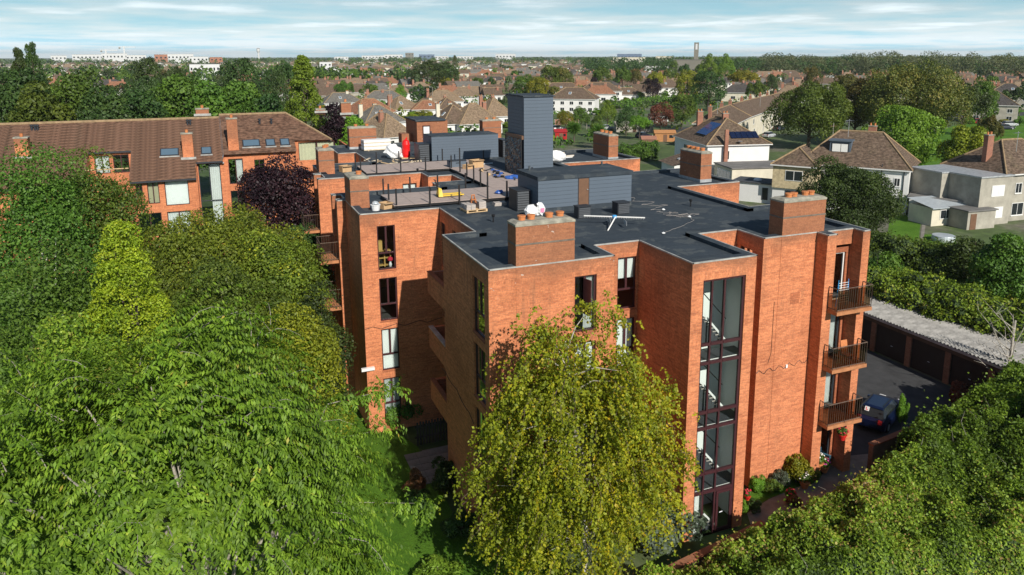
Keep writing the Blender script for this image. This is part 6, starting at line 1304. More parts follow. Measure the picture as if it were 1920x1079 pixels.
block('wide white and brick building behind the dark red tree', 1246, 148, 74, 124, 16, 'render_white', 'tile_grey', 2, 6)
# distant skyline: pale blocks, church tower, cranes, water tower
for (px, pw_, pt, dst, wl, lb) in ((110, 30, 103, 2300, 'far_white', 'low white block at the far left of the skyline'), (165, 60, 101, 2300, 'far_white', 'long white hangar left of the cranes'), (215, 50, 99, 2200, 'far_white', 'white block under the cranes'), (255, 40, 102, 2200, 'far_white', 'white shed right of the cranes'),
        (302, 26, 101, 1900, 'far_brick', 'red brick block on the left skyline'), (335, 60, 100, 1900, 'far_white', 'long white office block on the left skyline'), (372, 40, 105, 1700, 'far_white', 'low white block below the long office block'), (405, 26, 106, 1700, 'far_brick', 'low red brick block left of the dark tree'),
        (640, 30, 105, 2600, 'far_white', 'low white block on the middle skyline'), (700, 50, 103, 2600, 'far_white', 'long white block on the middle skyline'), (738, 40, 101, 2500, 'far_white', 'white block left of the tallest middle one'), (768, 18, 98, 2400, 'far_stone', 'tallest grey block of the middle skyline'), (800, 34, 101, 2500, 'far_blue', 'blue-roofed block of the middle skyline'), (828, 30, 104, 2500, 'far_white', 'white block right of the blue-roofed one'),
        (872, 36, 104, 2400, 'far_white', 'low pale block left of the single white hall'), (948, 44, 100, 2100, 'far_white', 'single white hall right of centre on the skyline'), (1180, 54, 100, 1500, 'far_blue', 'dark blue-roofed apartment block on the skyline'), (1180, 70, 106, 1480, 'render_cream', 'cream apartment block below the dark blue one'), (1245, 36, 104, 1500, 'render_cream', 'low cream block left of the church tower')):
    block(lb, px, 108, pw_*.85, pt+1.5, 30, wl, 'far_stone' if wl != 'far_blue' else 'far_blue', 2 if pw_ > 25 else 3, max(3, pw_//7), dist=dst)
CT = block('grey concrete church bell tower on the skyline', 1305, 112, 8.5, 80, 6, 'far_stone', 'far_stone', 0, 0, 'tower', 'church_tower', dist=620)
block('low grey church hall beside the bell tower', 1300, 118, 74, 112, 20, 'far_stone', 'roof_flat', 1, 7, 'church', 'church', dist=600)
p = wd(1305, 85, 620); MB().box(-.8, .8, -.3, -.01, p.z-G-3.5, p.z-G+1).build('belfry_opening', 'far_white', CT)
for px, pt in ((198, 93), (232, 87)):
    q = wd(px, pt, 2200); c = thing('tower_crane', 'thin tower crane on the left skyline, '+('left one of two' if px < 210 else 'right one of two'), 'crane', (q.x, q.y, G), world=False)
    hh_ = q.z-G; MB().box(-1.6, 1.6, -1.6, 1.6, 0, hh_).build('mast', 'far_white', c); MB().box(-12, 26, -.9, .9, hh_-3, hh_-1.2).build('jib', 'far_white', c); MB().box(-12, -8, -1.4, 1.4, hh_-6.5, hh_-3.01).build('counterweight', 'far_stone', c)
q = wd(484, 92, 2500); c = thing('water_tower', 'white water tower with flared top on the left skyline', 'tower', (q.x, q.y, G), world=False); hh_ = q.z-G; MB().lathe((0, 0, 0), [(3, 0), (2.4, hh_*.7), (5, hh_*.85), (5, hh_)], 14).build('shaft', 'far_white', c); MB().lathe((0, 0, hh_), [(5.2, 0), (4, 1.5), (1, 2)], 14).build('cap', 'far_stone', c)

# ------------------------------------------------------------------ gardens right of the lift tower
hedge('clipped_hedge', 'tall bright green clipped hedge running behind the gardens', [(*wz(1150, 205).xy, 1.6, 1.0), (*wz(1215, 199).xy, 2.6, 1.1), (*wz(1330, 196).xy, 3.4, 1.3)], 9000, .42, 'leaf_light', 41, r=(.7, 1.2))
hedge('clipped_hedge', 'bright green clipped hedge beyond the bungalows left of the lift tower', [(*wz(945, 178).xy, 2.0, 2), (*wz(1020, 173).xy, 2.0, 2)], 5000, .5, 'leaf_light', 42, r=(.8, 1.3))
hedge('clipped_hedge', 'long green garden hedge right of the rear chimney', [(*wz(1165, 290).xy, 1.0, .8), (*wz(1232, 284).xy, 1.2, .8)], 7000, .25, 'leaf_mid', 43, r=(.4, .7))
hedge('clipped_hedge', 'second garden hedge below the maroon shed', [(*wz(1165, 300).xy, 1.2, .8), (*wz(1230, 302).xy, 1.2, .9)], 7000, .25, 'leaf_mid', 44, r=(.4, .7))
def shed_px(label, px, py, wpx, dep, h, wall, roof, name='garden_shed'):
    p = wz(px, py); s = pxm(p); w = wpx/s; t = thing(name, label, 'shed', (p.x, p.y, G), -math.atan2(p.x, p.y)+.15, world=False)
    MB().box(-w/2, w/2, 0, dep, 0, h).build('wall', wall, t); m_ = MB(); m_.add([(-w/2-.2, -.2, h), (w/2+.2, -.2, h), (w/2+.2, dep+.2, h), (-w/2-.2, dep+.2, h), (-w/2-.2, dep/2, h+.7), (w/2+.2, dep/2, h+.7)], [(0, 1, 5, 4), (2, 3, 4, 5), (1, 2, 5), (3, 0, 4)]); m_.build('roof', roof, t); MB().box(-.45, .45, -.05, -.003, 0, h*.85).build('door', 'door_brown', t); MB().box(w*.2, w*.4, -.05, -.003, h*.45, h*.8).build('window', 'pane_dark', t)
shed_px('orange timber shed in the gardens right of the rear chimney', 1247, 266, 38, 3, 2.0, 'shed_orange', 'shed_orange'); shed_px('maroon-roofed shed in the gardens right of the rear chimney', 1217, 277, 26, 3, 1.8, 'fence_wood', 'brick_house'); shed_px('white summer house with dark roof below the bright hedge', 1236, 230, 34, 4, 2.0, 'render_white', 'tile_dark')
shed_px('small dark playhouse with white gable below the bright hedge', 1284, 215, 14, 3, 2.2, 'fence_dark', 'tile_dark'); shed_px('red garden cabin beside the lift tower', 1052, 262, 22, 3, 1.8, 'car_red', 'car_red'); shed_px('long low concrete-roofed garage in the gardens', 1190, 248, 70, 5, 2.0, 'concrete', 'concrete')
fn = thing('panel_fence', 'brown timber panel fence with pale posts beyond the lift tower', 'fence', (*wz(1063, 235).xy, G)); a, b_ = wz(1040, 236), wz(1085, 231); npn = 8; dv = (b_-a)/npn; un = dv.normalized()
for i in range(npn+1):
    c = a+dv*i; MB().box(c.x-.09, c.x+.09, c.y-.09, c.y+.09, G, G+2.0).build('post', 'concrete', fn)
    if i < npn: MB().obox(a+dv*(i+.5)+Vector((0, 0, .9)), un, (-un.y, un.x, 0), (0, 0, 1), dv.length/2-.1, .03, .85).build('fence_panel', 'brick_house', fn)
def pole(label, px, pb, pt, name='street_lamp'):
    p = wz(px, pb); zt = wd(px, pt, math.hypot(p.x, p.y)).z; t = thing(name, label, 'lamp post' if name == 'street_lamp' else 'pole', (p.x, p.y, G), world=False)
    MB().bar((0, 0, 0), (0, 0, zt-G), .09, 8, .06).build('post', 'concrete', t)
    if name == 'street_lamp': MB().bar((0, 0, zt-G), (-.9, 0, zt-G+.15), .04, 6).build('arm', 'lead', t); MB().box(-1.4, -.8, -.12, .12, zt-G+.08, zt-G+.22).build('lamp_head', 'lead', t)
    else: MB().bar((-.8, 0, zt-G-.6), (.8, 0, zt-G-.6), .06, 4).build('crossarm', 'fence_wood', t)
pole('street lamp between the gardens right of the lift tower', 1100, 243, 208); pole('second street lamp right of the lift tower, further off', 1128, 235, 206); pole('pale utility pole behind the white house ridge', 1558, 300, 231, 'utility_pole'); pole('street lamp among the bungalows left of the lift housing', 733, 230, 162); pole('street lamp near the white commercial building', 632, 170, 148); pole('street lamp behind the tan bungalows', 812, 205, 164)
wr_ = thing('overhead_wires', 'thin overhead wires sagging from the utility pole towards the right', 'wires', (*wz(1558, 300).xy, G)); pa = wd(1558, 236, math.hypot(*wz(1558, 300).xy)); pb_ = wd(1790, 215, 150)
for k in range(3): MB().tube([Vector(pa).lerp(Vector(pb_), i/8)+Vector((0, 0, -.8*math.sin(math.pi*i/8)-.35*k)) for i in range(9)], .022, 3).build('wire', 'black_metal', wr_)
def aerial(label, px, py, z):
    p = wz(px, py, z); t = thing('roof_aerial', label, 'aerial', (p.x, p.y, z), world=False, group='rooftop TV aerials'); MB().bar((0, 0, 0), (0, 0, 2.4), .03, 5).build('mast', 'lead', t); MB().bar((-.6, 0, 2.2), (.6, .2, 2.2), .02, 4).build('boom', 'lead', t)
    e2 = MB()
    for k in range(7): e2.bar((-.55+.18*k, -.25, 2.2), (-.55+.18*k, .3, 2.2), .012, 3)
    e2.build('element', 'lead', t)
aerial('TV aerial on the white semi-detached house roof', 1590, 258, 8.9); aerial('TV aerial on the solar-panel house roof', 1345, 214, 8.8); aerial('TV aerial on the pebbledash house roof', 1905, 285, 8.4); aerial('TV aerial on the terrace row roof', 1425, 200, 8.0)
car('white hatchback parked in the lane right of the lift tower', *wz(1046, 245).xy, .3, 'car_white'); car('dark car parked on the concrete drive in the gardens', *wz(1207, 259).xy, 0, 'car_navy'); car('silver car by the hedge behind the solar-panel house', *wz(1442, 258).xy, .4, 'car_silver'); car('dark blue car in front of the terrace row', *wz(1460, 245).xy, .4, 'car_navy'); car('silver car parked in front of the white carport', *wz(1137, 244).xy, .2, 'car_silver')
for i, (px, py, pt_, lb) in enumerate(((1838, 232, 'car_red', 'red car parked across the green'), (1868, 236, 'car_white', 'white car parked across the green'), (1893, 237, 'car_silver', 'silver car parked across the green'), (1886, 243, 'car_navy', 'dark blue car parked nearest on the road across the green'))): car(lb, *wz(px, py).xy, -.4, pt_, group='cars parked across the green')
# palms in the gardens
def palm(label, px, pb, pt, rr_):
    p = wz(px, pb); zt = wd(px, pt, math.hypot(p.x, p.y)).z; h = zt-G; t = thing('palm_tree', label, 'palm', (p.x, p.y, G), world=False); rs = np.random.RandomState(int(px)); MB().tube([(0, 0, 0), (.1, 0, h*.4), (0, 0, h*.72)], [.2, .16, .14], 8).build('trunk', 'bark', t); n_ = 900
    d = rdir(rs, n_); d[:, 2] = d[:, 2]*.8+.15; P = np.tile(np.array([[0, 0, h*.72]]), (n_, 1))+d*.1; V = leaf_quads(P, d+np.array([0, 0, -.1]), rdir(rs, n_), rs.uniform(.8, 1.25, n_)*rr_, np.full(n_, .12)); link('crown', quads_mesh('crown', V, n_, 'leaf_mid', rs.rand(n_)), t)
palm('spiky palm in the garden right of the lift tower', 1076, 268, 230, 1.8); palm('larger spiky palm cluster left of the rear chimney', 1122, 280, 236, 2.0)
# ------------------------------------------------------------------ trees by hand
T_ = tree_px
# left side, near
rsn = np.random.RandomState(31)
def special_tree(name, label, px, ptop, dist, wpx, shape, mat, nleaf, leaf, seed, nb=70, bark='bark', trunk_r=.02, hscale=1.0, **kw):
    p = wd(px, ptop, dist); s = pxm(p); h = p.z-G; w = wpx/s; rs = np.random.RandomState(seed); bl = shape_blobs(rs, shape, nb); bl = bl*np.array([w/.86, w/.86, h, (w/.86+h)/2])
    t = thing(name, label, 'tree', (p.x, p.y, G), 0, world=False); link('crown', crown_mesh('crown', rs, bl, nleaf, leaf, mat, outc=np.array([0, 0, h*.5]), **kw), t)
    b0 = bl/np.array([w/.86, w/.86, h, 1]); tm = limbs_mb(rs, b0, trunk_r, n=16).mesh('trunk', bark); o = link('trunk', tm, t); o.scale = (w/.86, w/.86, h); return t
special_tree('birch_tree', 'green birch with white trunk at the left edge, nearer of two', 50, 262, 44, 215, 'round', 'leaf_mid', 42000, .14, 51, 110, 'bark_birch')
special_tree('birch_tree', 'green birch with white trunk in front of the brown-roofed block', 160, 268, 47, 185, 'round', 'leaf_mid', 42000, .14, 52, 110, 'bark_birch')
special_tree('conifer_tree', 'golden yellow cypress standing alone on the left', 222, 410, 33, 340, 'conic', 'leaf_gold', 60000, .10, 53, 420)
special_tree('acacia_tree', 'broad yellow-green tree in the left middle, in front of the white blind', 385, 338, 46, 370, 'spread', 'leaf_acacia', 70000, .14, 54, 170)
special_tree('acacia_tree', 'yellow-flowering tree just left of the brick balconies', 505, 408, 42, 190, 'round', 'leaf_acacia', 32000, .14, 55, 80)
special_tree('copper_beech', 'dark purple copper beech left of the main brick block', 522, 278, 56, 180, 'round', 'leaf_purple', 36000, .18, 56, 90)
special_tree('tree', 'dark tree behind the purple beech beside the brick balconies', 560, 400, 52, 110, 'round', 'leaf_dark', 16000, .2, 57, 60)
special_tree('tree', 'bushy dark green tree at the left edge below the birches', 50, 455, 34, 290, 'round', 'leaf_mid', 40000, .13, 58, 90)
special_tree('tree', 'dull green tree between the golden cypress and the cherry', 120, 560, 29, 260, 'round', 'leaf_hedge', 34000, .12, 59, 80)
special_tree('tree', 'small dark tree behind the cherry crown', 420, 470, 37, 230, 'round', 'leaf_mid', 28000, .13, 60, 60)
special_tree('tree', 'dark shrubby tree between the cherry and the brick balconies', 590, 520, 36, 110, 'round', 'leaf_dark', 14000, .13, 61, 50)
special_tree('tree', 'yellow-tinged shrub tree showing over the cherry crown', 560, 535, 33, 150, 'round', 'leaf_yellow', 16000, .12, 62, 50)
special_tree('maple_tree', 'dense dark green maple in front of the white semi-detached house', 1592, 296, 82, 180, 'round', 'leaf_dark', 46000, .2, 63, 90)
special_tree('sycamore_tree', 'big green sycamore behind the white house ridge', 1524, 152, 175, 155, 'round', 'leaf_mid', 26000, .4, 64, 80)
special_tree('chestnut_tree', 'huge olive-brown chestnut right of the sycamore', 1712, 115, 185, 215, 'round', 'leaf_olive', 34000, .42, 65, 100)
special_tree('tree', 'olive tree between the sycamore and the chestnut', 1610, 150, 190, 110, 'round', 'leaf_olive', 12000, .55, 66, 70)
special_tree('tree', 'bright green round tree in front of the olive chestnut', 1695, 196, 138, 140, 'round', 'leaf_light', 18000, .4, 67, 80)
special_tree('tree', 'yellow-green round tree on the green beside the pebbledash house', 1824, 235, 128, 95, 'round', 'leaf_yellow', 14000, .36, 68, 60)
special_tree('conifer_tree', 'dark dense conifer hedge tree beside the low block shed', 1835, 405, 66, 120, 'bush', 'leaf_dark', 20000, .2, 69, 70)
special_tree('tree', 'green shrub tree at the right edge in front of the pebbledash house', 1905, 420, 60, 120, 'round', 'leaf_mid', 16000, .2, 70, 60)
special_tree('tree', 'green shrub at the foot of the white house beside the lawn', 1650, 440, 62, 110, 'bush', 'leaf_mid', 16000, .2, 71, 60)
special_tree('tree', 'low green bush between the roof recess and the white extension', 1410, 355, 70, 90, 'bush', 'leaf_mid', 12000, .2, 72, 50)
special_tree('tree', 'tall light green tree at the right end of the brown-roofed block', 566, 102, 112, 130, 'conic', 'leaf_light', 34000, .26, 73, 340)
special_tree('plum_tree', 'dark purple plum tree behind the brown-roofed block end', 626, 190, 108, 62, 'round', 'leaf_purple', 10000, .3, 74, 50)
special_tree('tree', 'light green tree right of the purple plum', 662, 212, 106, 56, 'round', 'leaf_light', 10000, .3, 75, 50)
for i, (px, pt, dst, wpx, mt, lb) in enumerate(((25, 118, 118, 130, 'dark', 'dark tree at the far left behind the brown roof'), (70, 150, 112, 120, 'mid', 'round tree second from the left behind the brown roof'), (140, 122, 116, 130, 'mid', 'tall tree third from the left behind the brown roof'), (205, 150, 110, 120, 'dark', 'dark tree fourth from the left behind the brown roof'), (262, 160, 108, 110, 'dark', 'dark tree in the middle behind the brown roof'), (330, 132, 116, 130, 'mid', 'tall bright tree in the middle behind the brown roof'), (400, 150, 112, 110, 'mid', 'bright tree right of the middle behind the brown roof'), (455, 146, 110, 110, 'mid', 'round tree near the right end behind the brown roof'), (505, 165, 108, 70, 'dark', 'narrow dark tree near the right end of the brown roof'))):
    special_tree('tree', lb, px, pt, dst, wpx, 'round', 'leaf_'+mt, 13000, .42, 80+i, 70)
tree_px(('spire', 'near', 0), 'pointed dark conifer at the left edge behind the brown roof, left one', 33, 90, 124, 100); tree_px(('spire', 'near', 0), 'pointed dark conifer near the left edge, right and taller one', 55, 80, 128, 110)
for (px, pt, dst, wpx, mt, lb) in ((275, 104, 240, 70, 'dark', 'dark round tree left of the white glazed building'), (325, 108, 260, 46, 'dark', 'dark low tree in front of the white office block'), (265, 126, 220, 76, 'dark', 'lower dark tree beneath the round one on the left'), (452, 106, 230, 92, 'dark', 'large dark round tree right of the white glazed building'), (532, 97, 240, 70, 'dark', 'dark spiky-topped tree beside the light green tree'), (522, 125, 215, 40, 'dark', 'narrow dark tree below the spiky-topped one'), (645, 145, 320, 40, 'mid', 'green tree in front of the white stepped building'), (800, 112, 430, 66, 'dark', 'big black-green cedar beyond the bungalows, left half'), (835, 115, 440, 54, 'dark', 'big black-green cedar beyond the bungalows, right half'), (853, 106, 520, 18, 'poplar', 'slim poplar right of the black-green cedar'),
        (895, 195, 255, 34, 'mid', 'green bush tree left of the white chimneys'), (912, 187, 262, 30, 'rust', 'reddish green bush left of the lift tower'), (795, 205, 250, 34, 'yellow', 'yellow-green bush behind the lift housing'), (750, 160, 340, 26, 'light', 'small light tree in the bungalow rows'), (985, 140, 330, 60, 'mid', 'mid green tree above the lift tower, left one'), (1030, 122, 345, 56, 'mid', 'mid green tree above the lift tower, middle one'), (1055, 124, 350, 50, 'olive', 'olive tree above the lift tower, right one'), (1010, 140, 320, 46, 'yellow', 'yellowish tree just above the lift tower'),
        (1128, 118, 380, 38, 'mid', 'round green tree above the brown houses'), (1168, 116, 380, 34, 'mid', 'round green tree right of the first above the brown houses'), (1192, 122, 385, 32, 'olive', 'olive tree before the wide white and brick building'), (1230, 125, 370, 36, 'yellow', 'pale yellow tree before the wide white and brick building'), (1115, 138, 350, 18, 'purple', 'small dark red tree among the houses'), (1224, 144, 330, 34, 'purple', 'dark red round tree behind the pair of broad houses'), (1290, 126, 330, 50, 'yellow', 'yellow-green tree above the bright hedge'), (1330, 130, 285, 66, 'dark', 'dark round tree above the bright hedge'), (1330, 104, 480, 40, 'light', 'light poplar-like tree right of the church tower'), (1362, 104, 480, 36, 'light', 'second light tree right of the church tower'), (1395, 122, 390, 60, 'yellow', 'yellowish tree behind the white gabled house'), (1420, 145, 300, 44, 'mid', 'green tree right of the white gabled house'), (1525, 122, 360, 36, 'olive', 'dark olive tree before the distant terrace'), (1448, 138, 380, 28, 'dark', 'dark round bush before the white terrace'), (1280, 175, 215, 70, 'mid', 'bushy green tree behind the bright hedge end'), (1240, 190, 200, 46, 'rust', 'reddish shrub tree below the bright hedge'),
        (1090, 200, 210, 40, 'mid', 'green tree in front of the white and brick house'), (1060, 205, 205, 34, 'yellow', 'yellow-green tree beside the lift tower'), (1140, 190, 215, 36, 'light', 'light green tree in the gardens right of the lift tower'), (1175, 200, 195, 44, 'dark', 'dark shrub tree in the gardens'), (1200, 210, 185, 44, 'light', 'light shrub tree in the gardens'), (1120, 215, 190, 30, 'mid', 'bush tree beside the street lamps'), (1815, 140, 200, 80, 'dark', 'dark tree right of the olive chestnut'), (1850, 145, 220, 60, 'mid', 'green tree above the green at the right'), (1860, 205, 170, 44, 'olive', 'small street tree before the dark-roofed house'), (1590, 130, 300, 60, 'olive', 'olive tree above the sycamore'), (1262, 113, 540, 26, 'mid', 'round tree before the church hall, left one'), (1285, 114, 540, 24, 'dark', 'dark tree before the church hall, below the bell tower'), (1316, 113, 540, 26, 'mid', 'round tree before the church hall, right one')):
    tree_px((mt, 'mid', R_.randint(0, 1)), lb, px, pt, dst, wpx)
# shrubs around the block
def bush(key, label, px, py, w, h, name='shrub', z=G):
    p = wz(px, py, z); plant_tree((key, 'bush', R_.randint(0, 1)), label, p.x, p.y, h, w, name, 'shrub')
bush('rust', 'red-flowered shrub beside the shaded patio', 778, 925, 1.1, 1.5); bush('dark', 'dark shrub below the red-flowered one', 785, 960, 1.3, 1.3); bush('dark', 'tall dark shrub at the corner of the front block', 835, 925, 1.6, 2.2); bush('dark', 'dark shrub beside the bare flower bed', 865, 1005, 1.5, 1.5); bush('grey', 'grey-green clipped bush at the foot of the stair tower', 1245, 1010, 3.2, 2.2); bush('mid', 'leafy shrub under the ground-floor windows of the left block', 755, 800, 2.0, 2.6); bush('light', 'low bright shrub at the bottom edge of the lawn', 820, 1090, 2.0, 1.1)
bush('yellow', 'yellow-green climber against the gable wall', 1492, 905, 1.5, 2.0); bush('grey', 'small grey-green bush left of the climber', 1462, 912, .9, 1.0); bush('light', 'leafy plant at the foot of the gable wall', 1420, 920, .9, 1.1); bush('mid', 'low green plant between wall and path', 1445, 920, 1.0, .8); bush('mid', 'potted shrub beside the patio corner', 1520, 905, 1.0, 1.0); bush('dark', 'round potted bush at the near end of the path', 1415, 958, .7, .7); bush('rust', 'rose bush growing at the edge of the path', 1490, 950, .8, .7); bush('light', 'leafy sprig growing at the tower pier', 1393, 965, .5, 1.0)
bush('rust', 'reddish dry shrub beside the garage yard', 1800, 760, 1.6, 1.9); bush('yellow', 'yellow-green shrub rising from the hedge by the garages', 1835, 720, 1.4, 3.0); bush('light', 'light green sapling above the boundary wall', 1690, 800, .7, 2.6)
def pot(label, px, py, z, r0, mat, fl_, lift=0.0, cat='pot'):
    p = wz(px, py, z); t = thing('flower_pot', label, cat, (p.x, p.y, z), world=False); MB().lathe((0, 0, 0), [(r0*.6, 0), (r0, r0*1.3), (r0*1.1, r0*1.3), (r0*1.1, r0*1.5), (r0*.9, r0*1.5)], 12).build('pot', mat, t); rs = np.random.RandomState(int(px)); bl = np.array([(0, 0, r0*2.0, r0*1.1), (r0*.5, 0, r0*2.3, r0*.8), (-r0*.5, r0*.3, r0*2.2, r0*.8)]); link('foliage', crown_mesh('foliage', rs, bl, 500, r0*.45, 'leaf_mid'), t); fb = MB()
    for i in range(14): d = rdir(rs, 1)[0]; lumpy(fb, (d[0]*r0*1.2, d[1]*r0*1.2, r0*2.2+abs(d[2])*r0*1.1), .05, .05, .04, i, 6, 4)
    fb.build('flower', fl_, t)
    if lift:
        hb = MB()
        for a in (0, 2.1, 4.2): hb.bar((r0*math.cos(a), r0*math.sin(a), r0*1.5), (0, 0, lift), .008)
        hb.build('hanger', 'black_metal', t)
p_ = wy(1579, 820, 25.2); 
pot('red hanging basket under the lowest balcony', 1579, 825, p_.z-.15, .2, 'pot_red', 'flower_red', lift=max(.3, 2.05-p_.z))
pot('flower pot with white and pink blooms beside the blue chair', 1533, 880, G+.3, .26, 'pot_terra', 'flower_white'); pot('flower pot with magenta blooms in front of the blue chair', 1545, 885, G+.1, .22, 'pot_terra', 'flower_mag'); pot('small red pot at the near end of the path', 1401, 937, G, .16, 'pot_red', 'flower_red'); pot('terracotta pot in the middle of the planted strip', 1508, 915, G, .24, 'pot_terra', 'flower_white'); pot('pot of red flowers beside the hedge', 1482, 942, G, .2, 'pot_terra', 'flower_red')
# bare tree at the right edge
bt = thing('bare_tree', 'leafless pale-branched tree at the right edge above the garages', 'tree', (wd(1912, 600, 50).x, wd(1912, 600, 50).y, G), world=False); rb_ = random.Random(6); tk = MB(); tk.tube([(0, 0, 0), (-.1, .2, 2.5), (.1, .3, 5.2)], [.12, .09, .05], 7); tk.build('trunk', 'bark_pale', bt); br = MB()
for i in range(16):
    p = Vector((0, .2, rb_.uniform(1.4, 5.0))); d = Vector((rb_.uniform(-1, .4), rb_.uniform(-.6, 1), rb_.uniform(.2, .9))).normalized(); L1 = rb_.uniform(1.2, 3.0); q = p+d*L1*.6; e_ = q+(d+Vector((0, 0, .3))).normalized()*L1*.5; br.tube([p, q, e_], [.035, .022, .006], 5)
    for k in range(3): s_ = q.lerp(e_, rb_.random()); br.bar(s_, s_+Vector((rb_.uniform(-.6, .6), rb_.uniform(-.6, .6), rb_.uniform(.1, .7))), .012, 4, .004)
br.build('branch', 'bark_pale', bt)
# timber fence in the shaded patio
pf = thing('picket_fence', 'dark timber picket fence in the shaded recess patio', 'fence', (9.9, 36.3, G))
for i in range(14): MB().box(8.6+i*.16, 8.7+i*.16, 36.2, 36.23, G, G+1.3+.05*(i % 2)).build('picket', 'fence_dark', pf)
MB().box(8.5, 10.78, 36.231, 36.28, G+.4, G+.48).box(8.5, 10.78, 36.231, 36.28, G+1.0, G+1.08).build('rail', 'fence_dark', pf)
# ------------------------------------------------------------------ far suburb: scattered houses and trees, then the woods on the horizon
rf_ = random.Random(99); nh = 0; ntree = 0
HP = []
for v in range(6):
    h_ = house('far house', 0, 0, 0, 11+v, 9, 3.9, 7.4, 'hip' if v % 2 else 'gable', ['render_cream', 'render_white', 'brick_house', 'render_white', 'pebbledash', 'render_cream'][v], ['tile_brown', 'tile_tan', 'tile_grey', 'tile_terra', 'tile_brown', 'tile_dark'][v], [(2.5, .3), (-3.5, .3)], [('S', -3, 1, 2, 1.4), ('S', 2, 1, 2, 1.4), ('W', 0, 1, 1.5, 1.3)], ridges=False); HP.append(h_)
FARL = ['small cream hipped house in the distant suburb', 'small white gabled house in the distant suburb', 'small brick house with grey roof in the distant suburb', 'small white house with terracotta roof in the distant suburb', 'small tan pebbledash house in the distant suburb', 'small cream dark-roofed house in the distant suburb']
used = [False]*6
def far_house(x, y, rot):
    global nh
    v = rf_.randrange(6); o = HP[v] if not used[v] else copy_tree(HP[v]); used[v] = True; o.location = (x, y, G); o.rotation_euler = (0, 0, rot); nh += 1
    o['label'] = FARL[v]; o['group'] = 'small houses of the distant suburb: '+FARL[v][6:]; o['category'] = 'house'
def clear(x, y, r=9):
    q = RM @ np.array([x, y, G-H]); px = F*q[0]/q[2]+CX
    return px
kinds = ['mid', 'dark', 'mid', 'dark', 'olive', 'light', 'yellow', 'poplar', 'mid', 'dark']
TREEL = {'mid': 'green', 'dark': 'dark green', 'olive': 'olive', 'light': 'light green', 'yellow': 'yellowish', 'poplar': 'pale poplar-like', 'purple': 'dark red'}
def far_tree(x, y, h, w, lod='far'):
    global ntree
    k = rf_.choice(kinds); ntree += 1; lb = TREEL[k]+' tree in the distant suburb'; plant_tree((k, lod, rf_.randint(0, 1)), lb, x, y, h, w, group='distant suburb trees: '+TREEL[k])
# rows of houses along receding streets between 380 m and 900 m, trees in their gardens
D = 335.0
while D < 900 and nh < 290:
    ang0 = math.radians(-14); ang1 = math.radians(58); st = 13.5/D*(1.25+.6*rf_.random()); a = ang0+rf_.random()*st
    turn = rf_.uniform(-.4, .4)
    while a < ang1 and nh < 290:
        dd = D+rf_.uniform(-6, 6)+20*math.sin(a*9+D); x, y = dd*math.sin(a), dd*math.cos(a)
        px = 996.7+F*math.tan(a-YAW)
        dens = .9 if 480 < px < 1920 else .25
        if rf_.random() < dens*(.75 if D > 600 else .9): far_house(x, y, -a*.6+turn+rf_.uniform(-.08, .08))
        elif ntree < 120: far_tree(x, y, rf_.uniform(7, 12), rf_.uniform(6, 10))
        if ntree < 230 and rf_.random() < .34: far_tree(x+rf_.uniform(-8, 8), y+rf_.uniform(9, 18), rf_.uniform(6, 12), rf_.uniform(5, 10))
        a += st
    D *= 1.075
# stuff: woods and roofs beyond that read as one mass
rs = np.random.RandomState(77); bl = []; 
def wood(n, d0, d1, a0, a1, h0, h1):
    for i in range(n):
        d_ = d0+(d1-d0)*rs.rand()**.8; a = math.radians(rs.uniform(a0, a1)); h = rs.uniform(h0, h1); x, y = d_*math.sin(a), d_*math.cos(a); r0 = h*rs.uniform(.28, .42)
        for k in range(5): bl.append((x+rs.normal()*r0*.55, y+rs.normal()*r0*.55, G+h*rs.uniform(.12, .76), r0*rs.uniform(.45, .75)))
wood(300, 520, 900, -16, 8, 8, 14); wood(560, 900, 1700, -16, 60, 9, 14); wood(1000, 1600, 2300, -16, 60, 12, 17.5); wood(600, 2300, 3600, -16, 60, 10, 16); wood(120, 480, 620, 5, 17, 9, 14)
for mt, sl_, lb in (('leaf_dark', slice(0, None, 2), 'dark band of distant woods and garden trees towards the horizon'), ('leaf_mid', slice(1, None, 2), 'lighter green trees within the distant woods towards the horizon')):
    b3_ = np.array(bl).reshape(-1, 5, 4)[sl_].reshape(-1, 4); me = crown_mesh('far_woodland', rs, b3_, 46000, 2.8, mt, upb=.5); tag(link('far_woodland', me), lb, kind='stuff')
bl = []; wood(420, 640, 900, 27, 60, 14, 20); me = crown_mesh('far_woodland', rs, np.array(bl), 90000, 1.4, 'leaf_dark', upb=.5); tag(link('far_woodland', me), 'dark green park woodland on the right horizon', kind='stuff')
bl = []; wood(120, 640, 800, 40, 60, 19, 24); me = crown_mesh('far_woodland', rs, np.array(bl), 60000, 1.15, 'leaf_poplar', upb=.4); tag(link('far_woodland', me), 'tall pale poplars on the right horizon', kind='stuff')
bl = []
for i in range(900):
    d_ = 150+760*rs.rand()**.85; a = math.radians(rs.uniform(2, 58)); x, y = d_*math.sin(a), d_*math.cos(a)
    if d_ < 260 and (x < 40 or a > math.radians(37)): continue
    h = rs.uniform(1.5, 5.5)*(1 if d_ < 350 else 1.3); r0 = h*.5
    for k in range(4): bl.append((x+rs.normal()*r0*.8, y+rs.normal()*r0*.8, G+h*rs.uniform(.2, .7), r0*rs.uniform(.5, .8)))
for mt, sl_ in (('leaf_mid', slice(0, None, 2)), ('leaf_light', slice(1, None, 4)), ('leaf_dark', slice(3, None, 4))):
    b2_ = np.array(bl)[sl_]; me = crown_mesh('garden_growth', rs, b2_, len(b2_)*18, .95, mt, upb=.5); tag(link('garden_growth', me), {'leaf_mid': 'green garden growth filling the plots between the houses', 'leaf_light': 'light green garden growth between the houses', 'leaf_dark': 'dark garden growth between the houses'}[mt], kind='stuff')
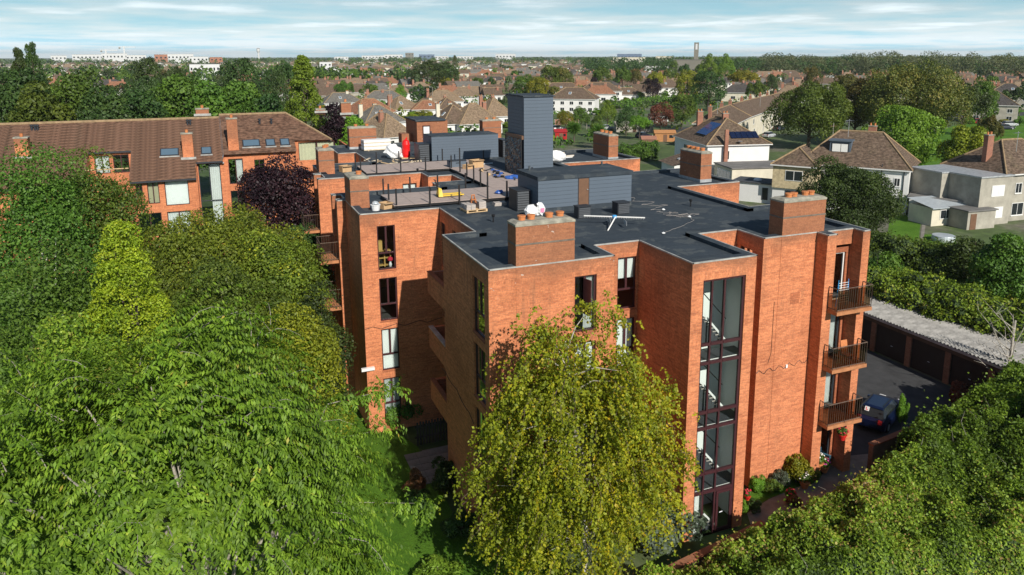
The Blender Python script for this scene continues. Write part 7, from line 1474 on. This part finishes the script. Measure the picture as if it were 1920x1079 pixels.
fr_ = [MB(), MB(), MB()]; wl_ = [MB(), MB()]
for i in range(1700):
    d_ = 800+1500*rs.rand()**1.2; a = math.radians(rs.uniform(-15, 60)); x, y = d_*math.sin(a), d_*math.cos(a); w, dp = rs.uniform(7, 16), 8; c, s = math.cos(-a+rs.uniform(-.5, .5)), math.sin(-a); zt = G+rs.uniform(4.5, 5.5)
    m_ = wl_[i % 2]; m_.obox((x, y, (G+zt)/2), (c, s, 0), (-s, c, 0), (0, 0, 1), w/2, dp/2, (zt-G)/2); u, v = Vector((c, s, 0)), Vector((-s, c, 0)); q = Vector((x, y, zt+.01)); fr_[i % 3].add([q-u*w/2-v*dp/2, q+u*w/2-v*dp/2, q+u*w/2+v*dp/2, q-u*w/2+v*dp/2, q-u*w/4+Vector((0, 0, 3)), q+u*w/4+Vector((0, 0, 3))], [(0, 1, 5, 4), (1, 2, 5), (2, 3, 4, 5), (3, 0, 4)])
for i, (m_, mt) in enumerate(zip(wl_+fr_, ('render_white', 'render_cream', 'tile_brown', 'tile_tan', 'tile_grey'))):
    tag(m_.build('far_rooftops', mt), ['white walls of the farthest houses near the horizon', 'cream walls of the farthest houses near the horizon', 'brown roofs of the farthest houses near the horizon', 'tan roofs of the farthest houses near the horizon', 'grey roofs of the farthest houses near the horizon'][i], kind='stuff')
for i in range(6):
    if not used[i]:
        for ch in list(HP[i].children_recursive): bpy.data.objects.remove(ch)
        bpy.data.objects.remove(HP[i])
print('houses', nh, 'trees', ntree)

# label every look-alike by its place, counted from the left of the picture
def ordn(i): return '%d%s' % (i, 'th' if 10 <= i % 100 <= 20 else {1: 'st', 2: 'nd', 3: 'rd'}.get(i % 10, 'th'))
bpy.context.view_layer.update(); by = {}
for o in COL.objects:
    if o.parent is None and 'group' in o and 'label' in o: by.setdefault(o['label'], []).append(o)
for lb, os_ in by.items():
    if len(os_) < 2: continue
    def pxx(o): q = RM @ np.array([o.location[0], o.location[1], o.location[2]-H]); return F*q[0]/q[2]+CX
    for i, o in enumerate(sorted(os_, key=pxx)): o['label'] = lb+', '+ordn(i+1)+' from left'
# ------------------------------------------------------------------ thin even haze over everything
hzm = bpy.data.materials.new('haze'); hzm.use_nodes = True; ht = hzm.node_tree; ht.nodes.clear(); ho = N(ht, 'ShaderNodeOutputMaterial'); hv_ = N(ht, 'ShaderNodeVolumePrincipled')
hv_.inputs['Color'].default_value = (0.93, 0.98, 1.0, 1); hv_.inputs['Density'].default_value = 0.00009; hv_.inputs['Anisotropy'].default_value = 0.2; ht.links.new(hv_.outputs[0], ho.inputs['Volume']); M['haze'] = hzm
tag(MB().box(-9500, 9500, -9500, 9500, G-1.0, 62.0).build('haze', 'haze'), 'thin pale blue air over the distance', kind='stuff')
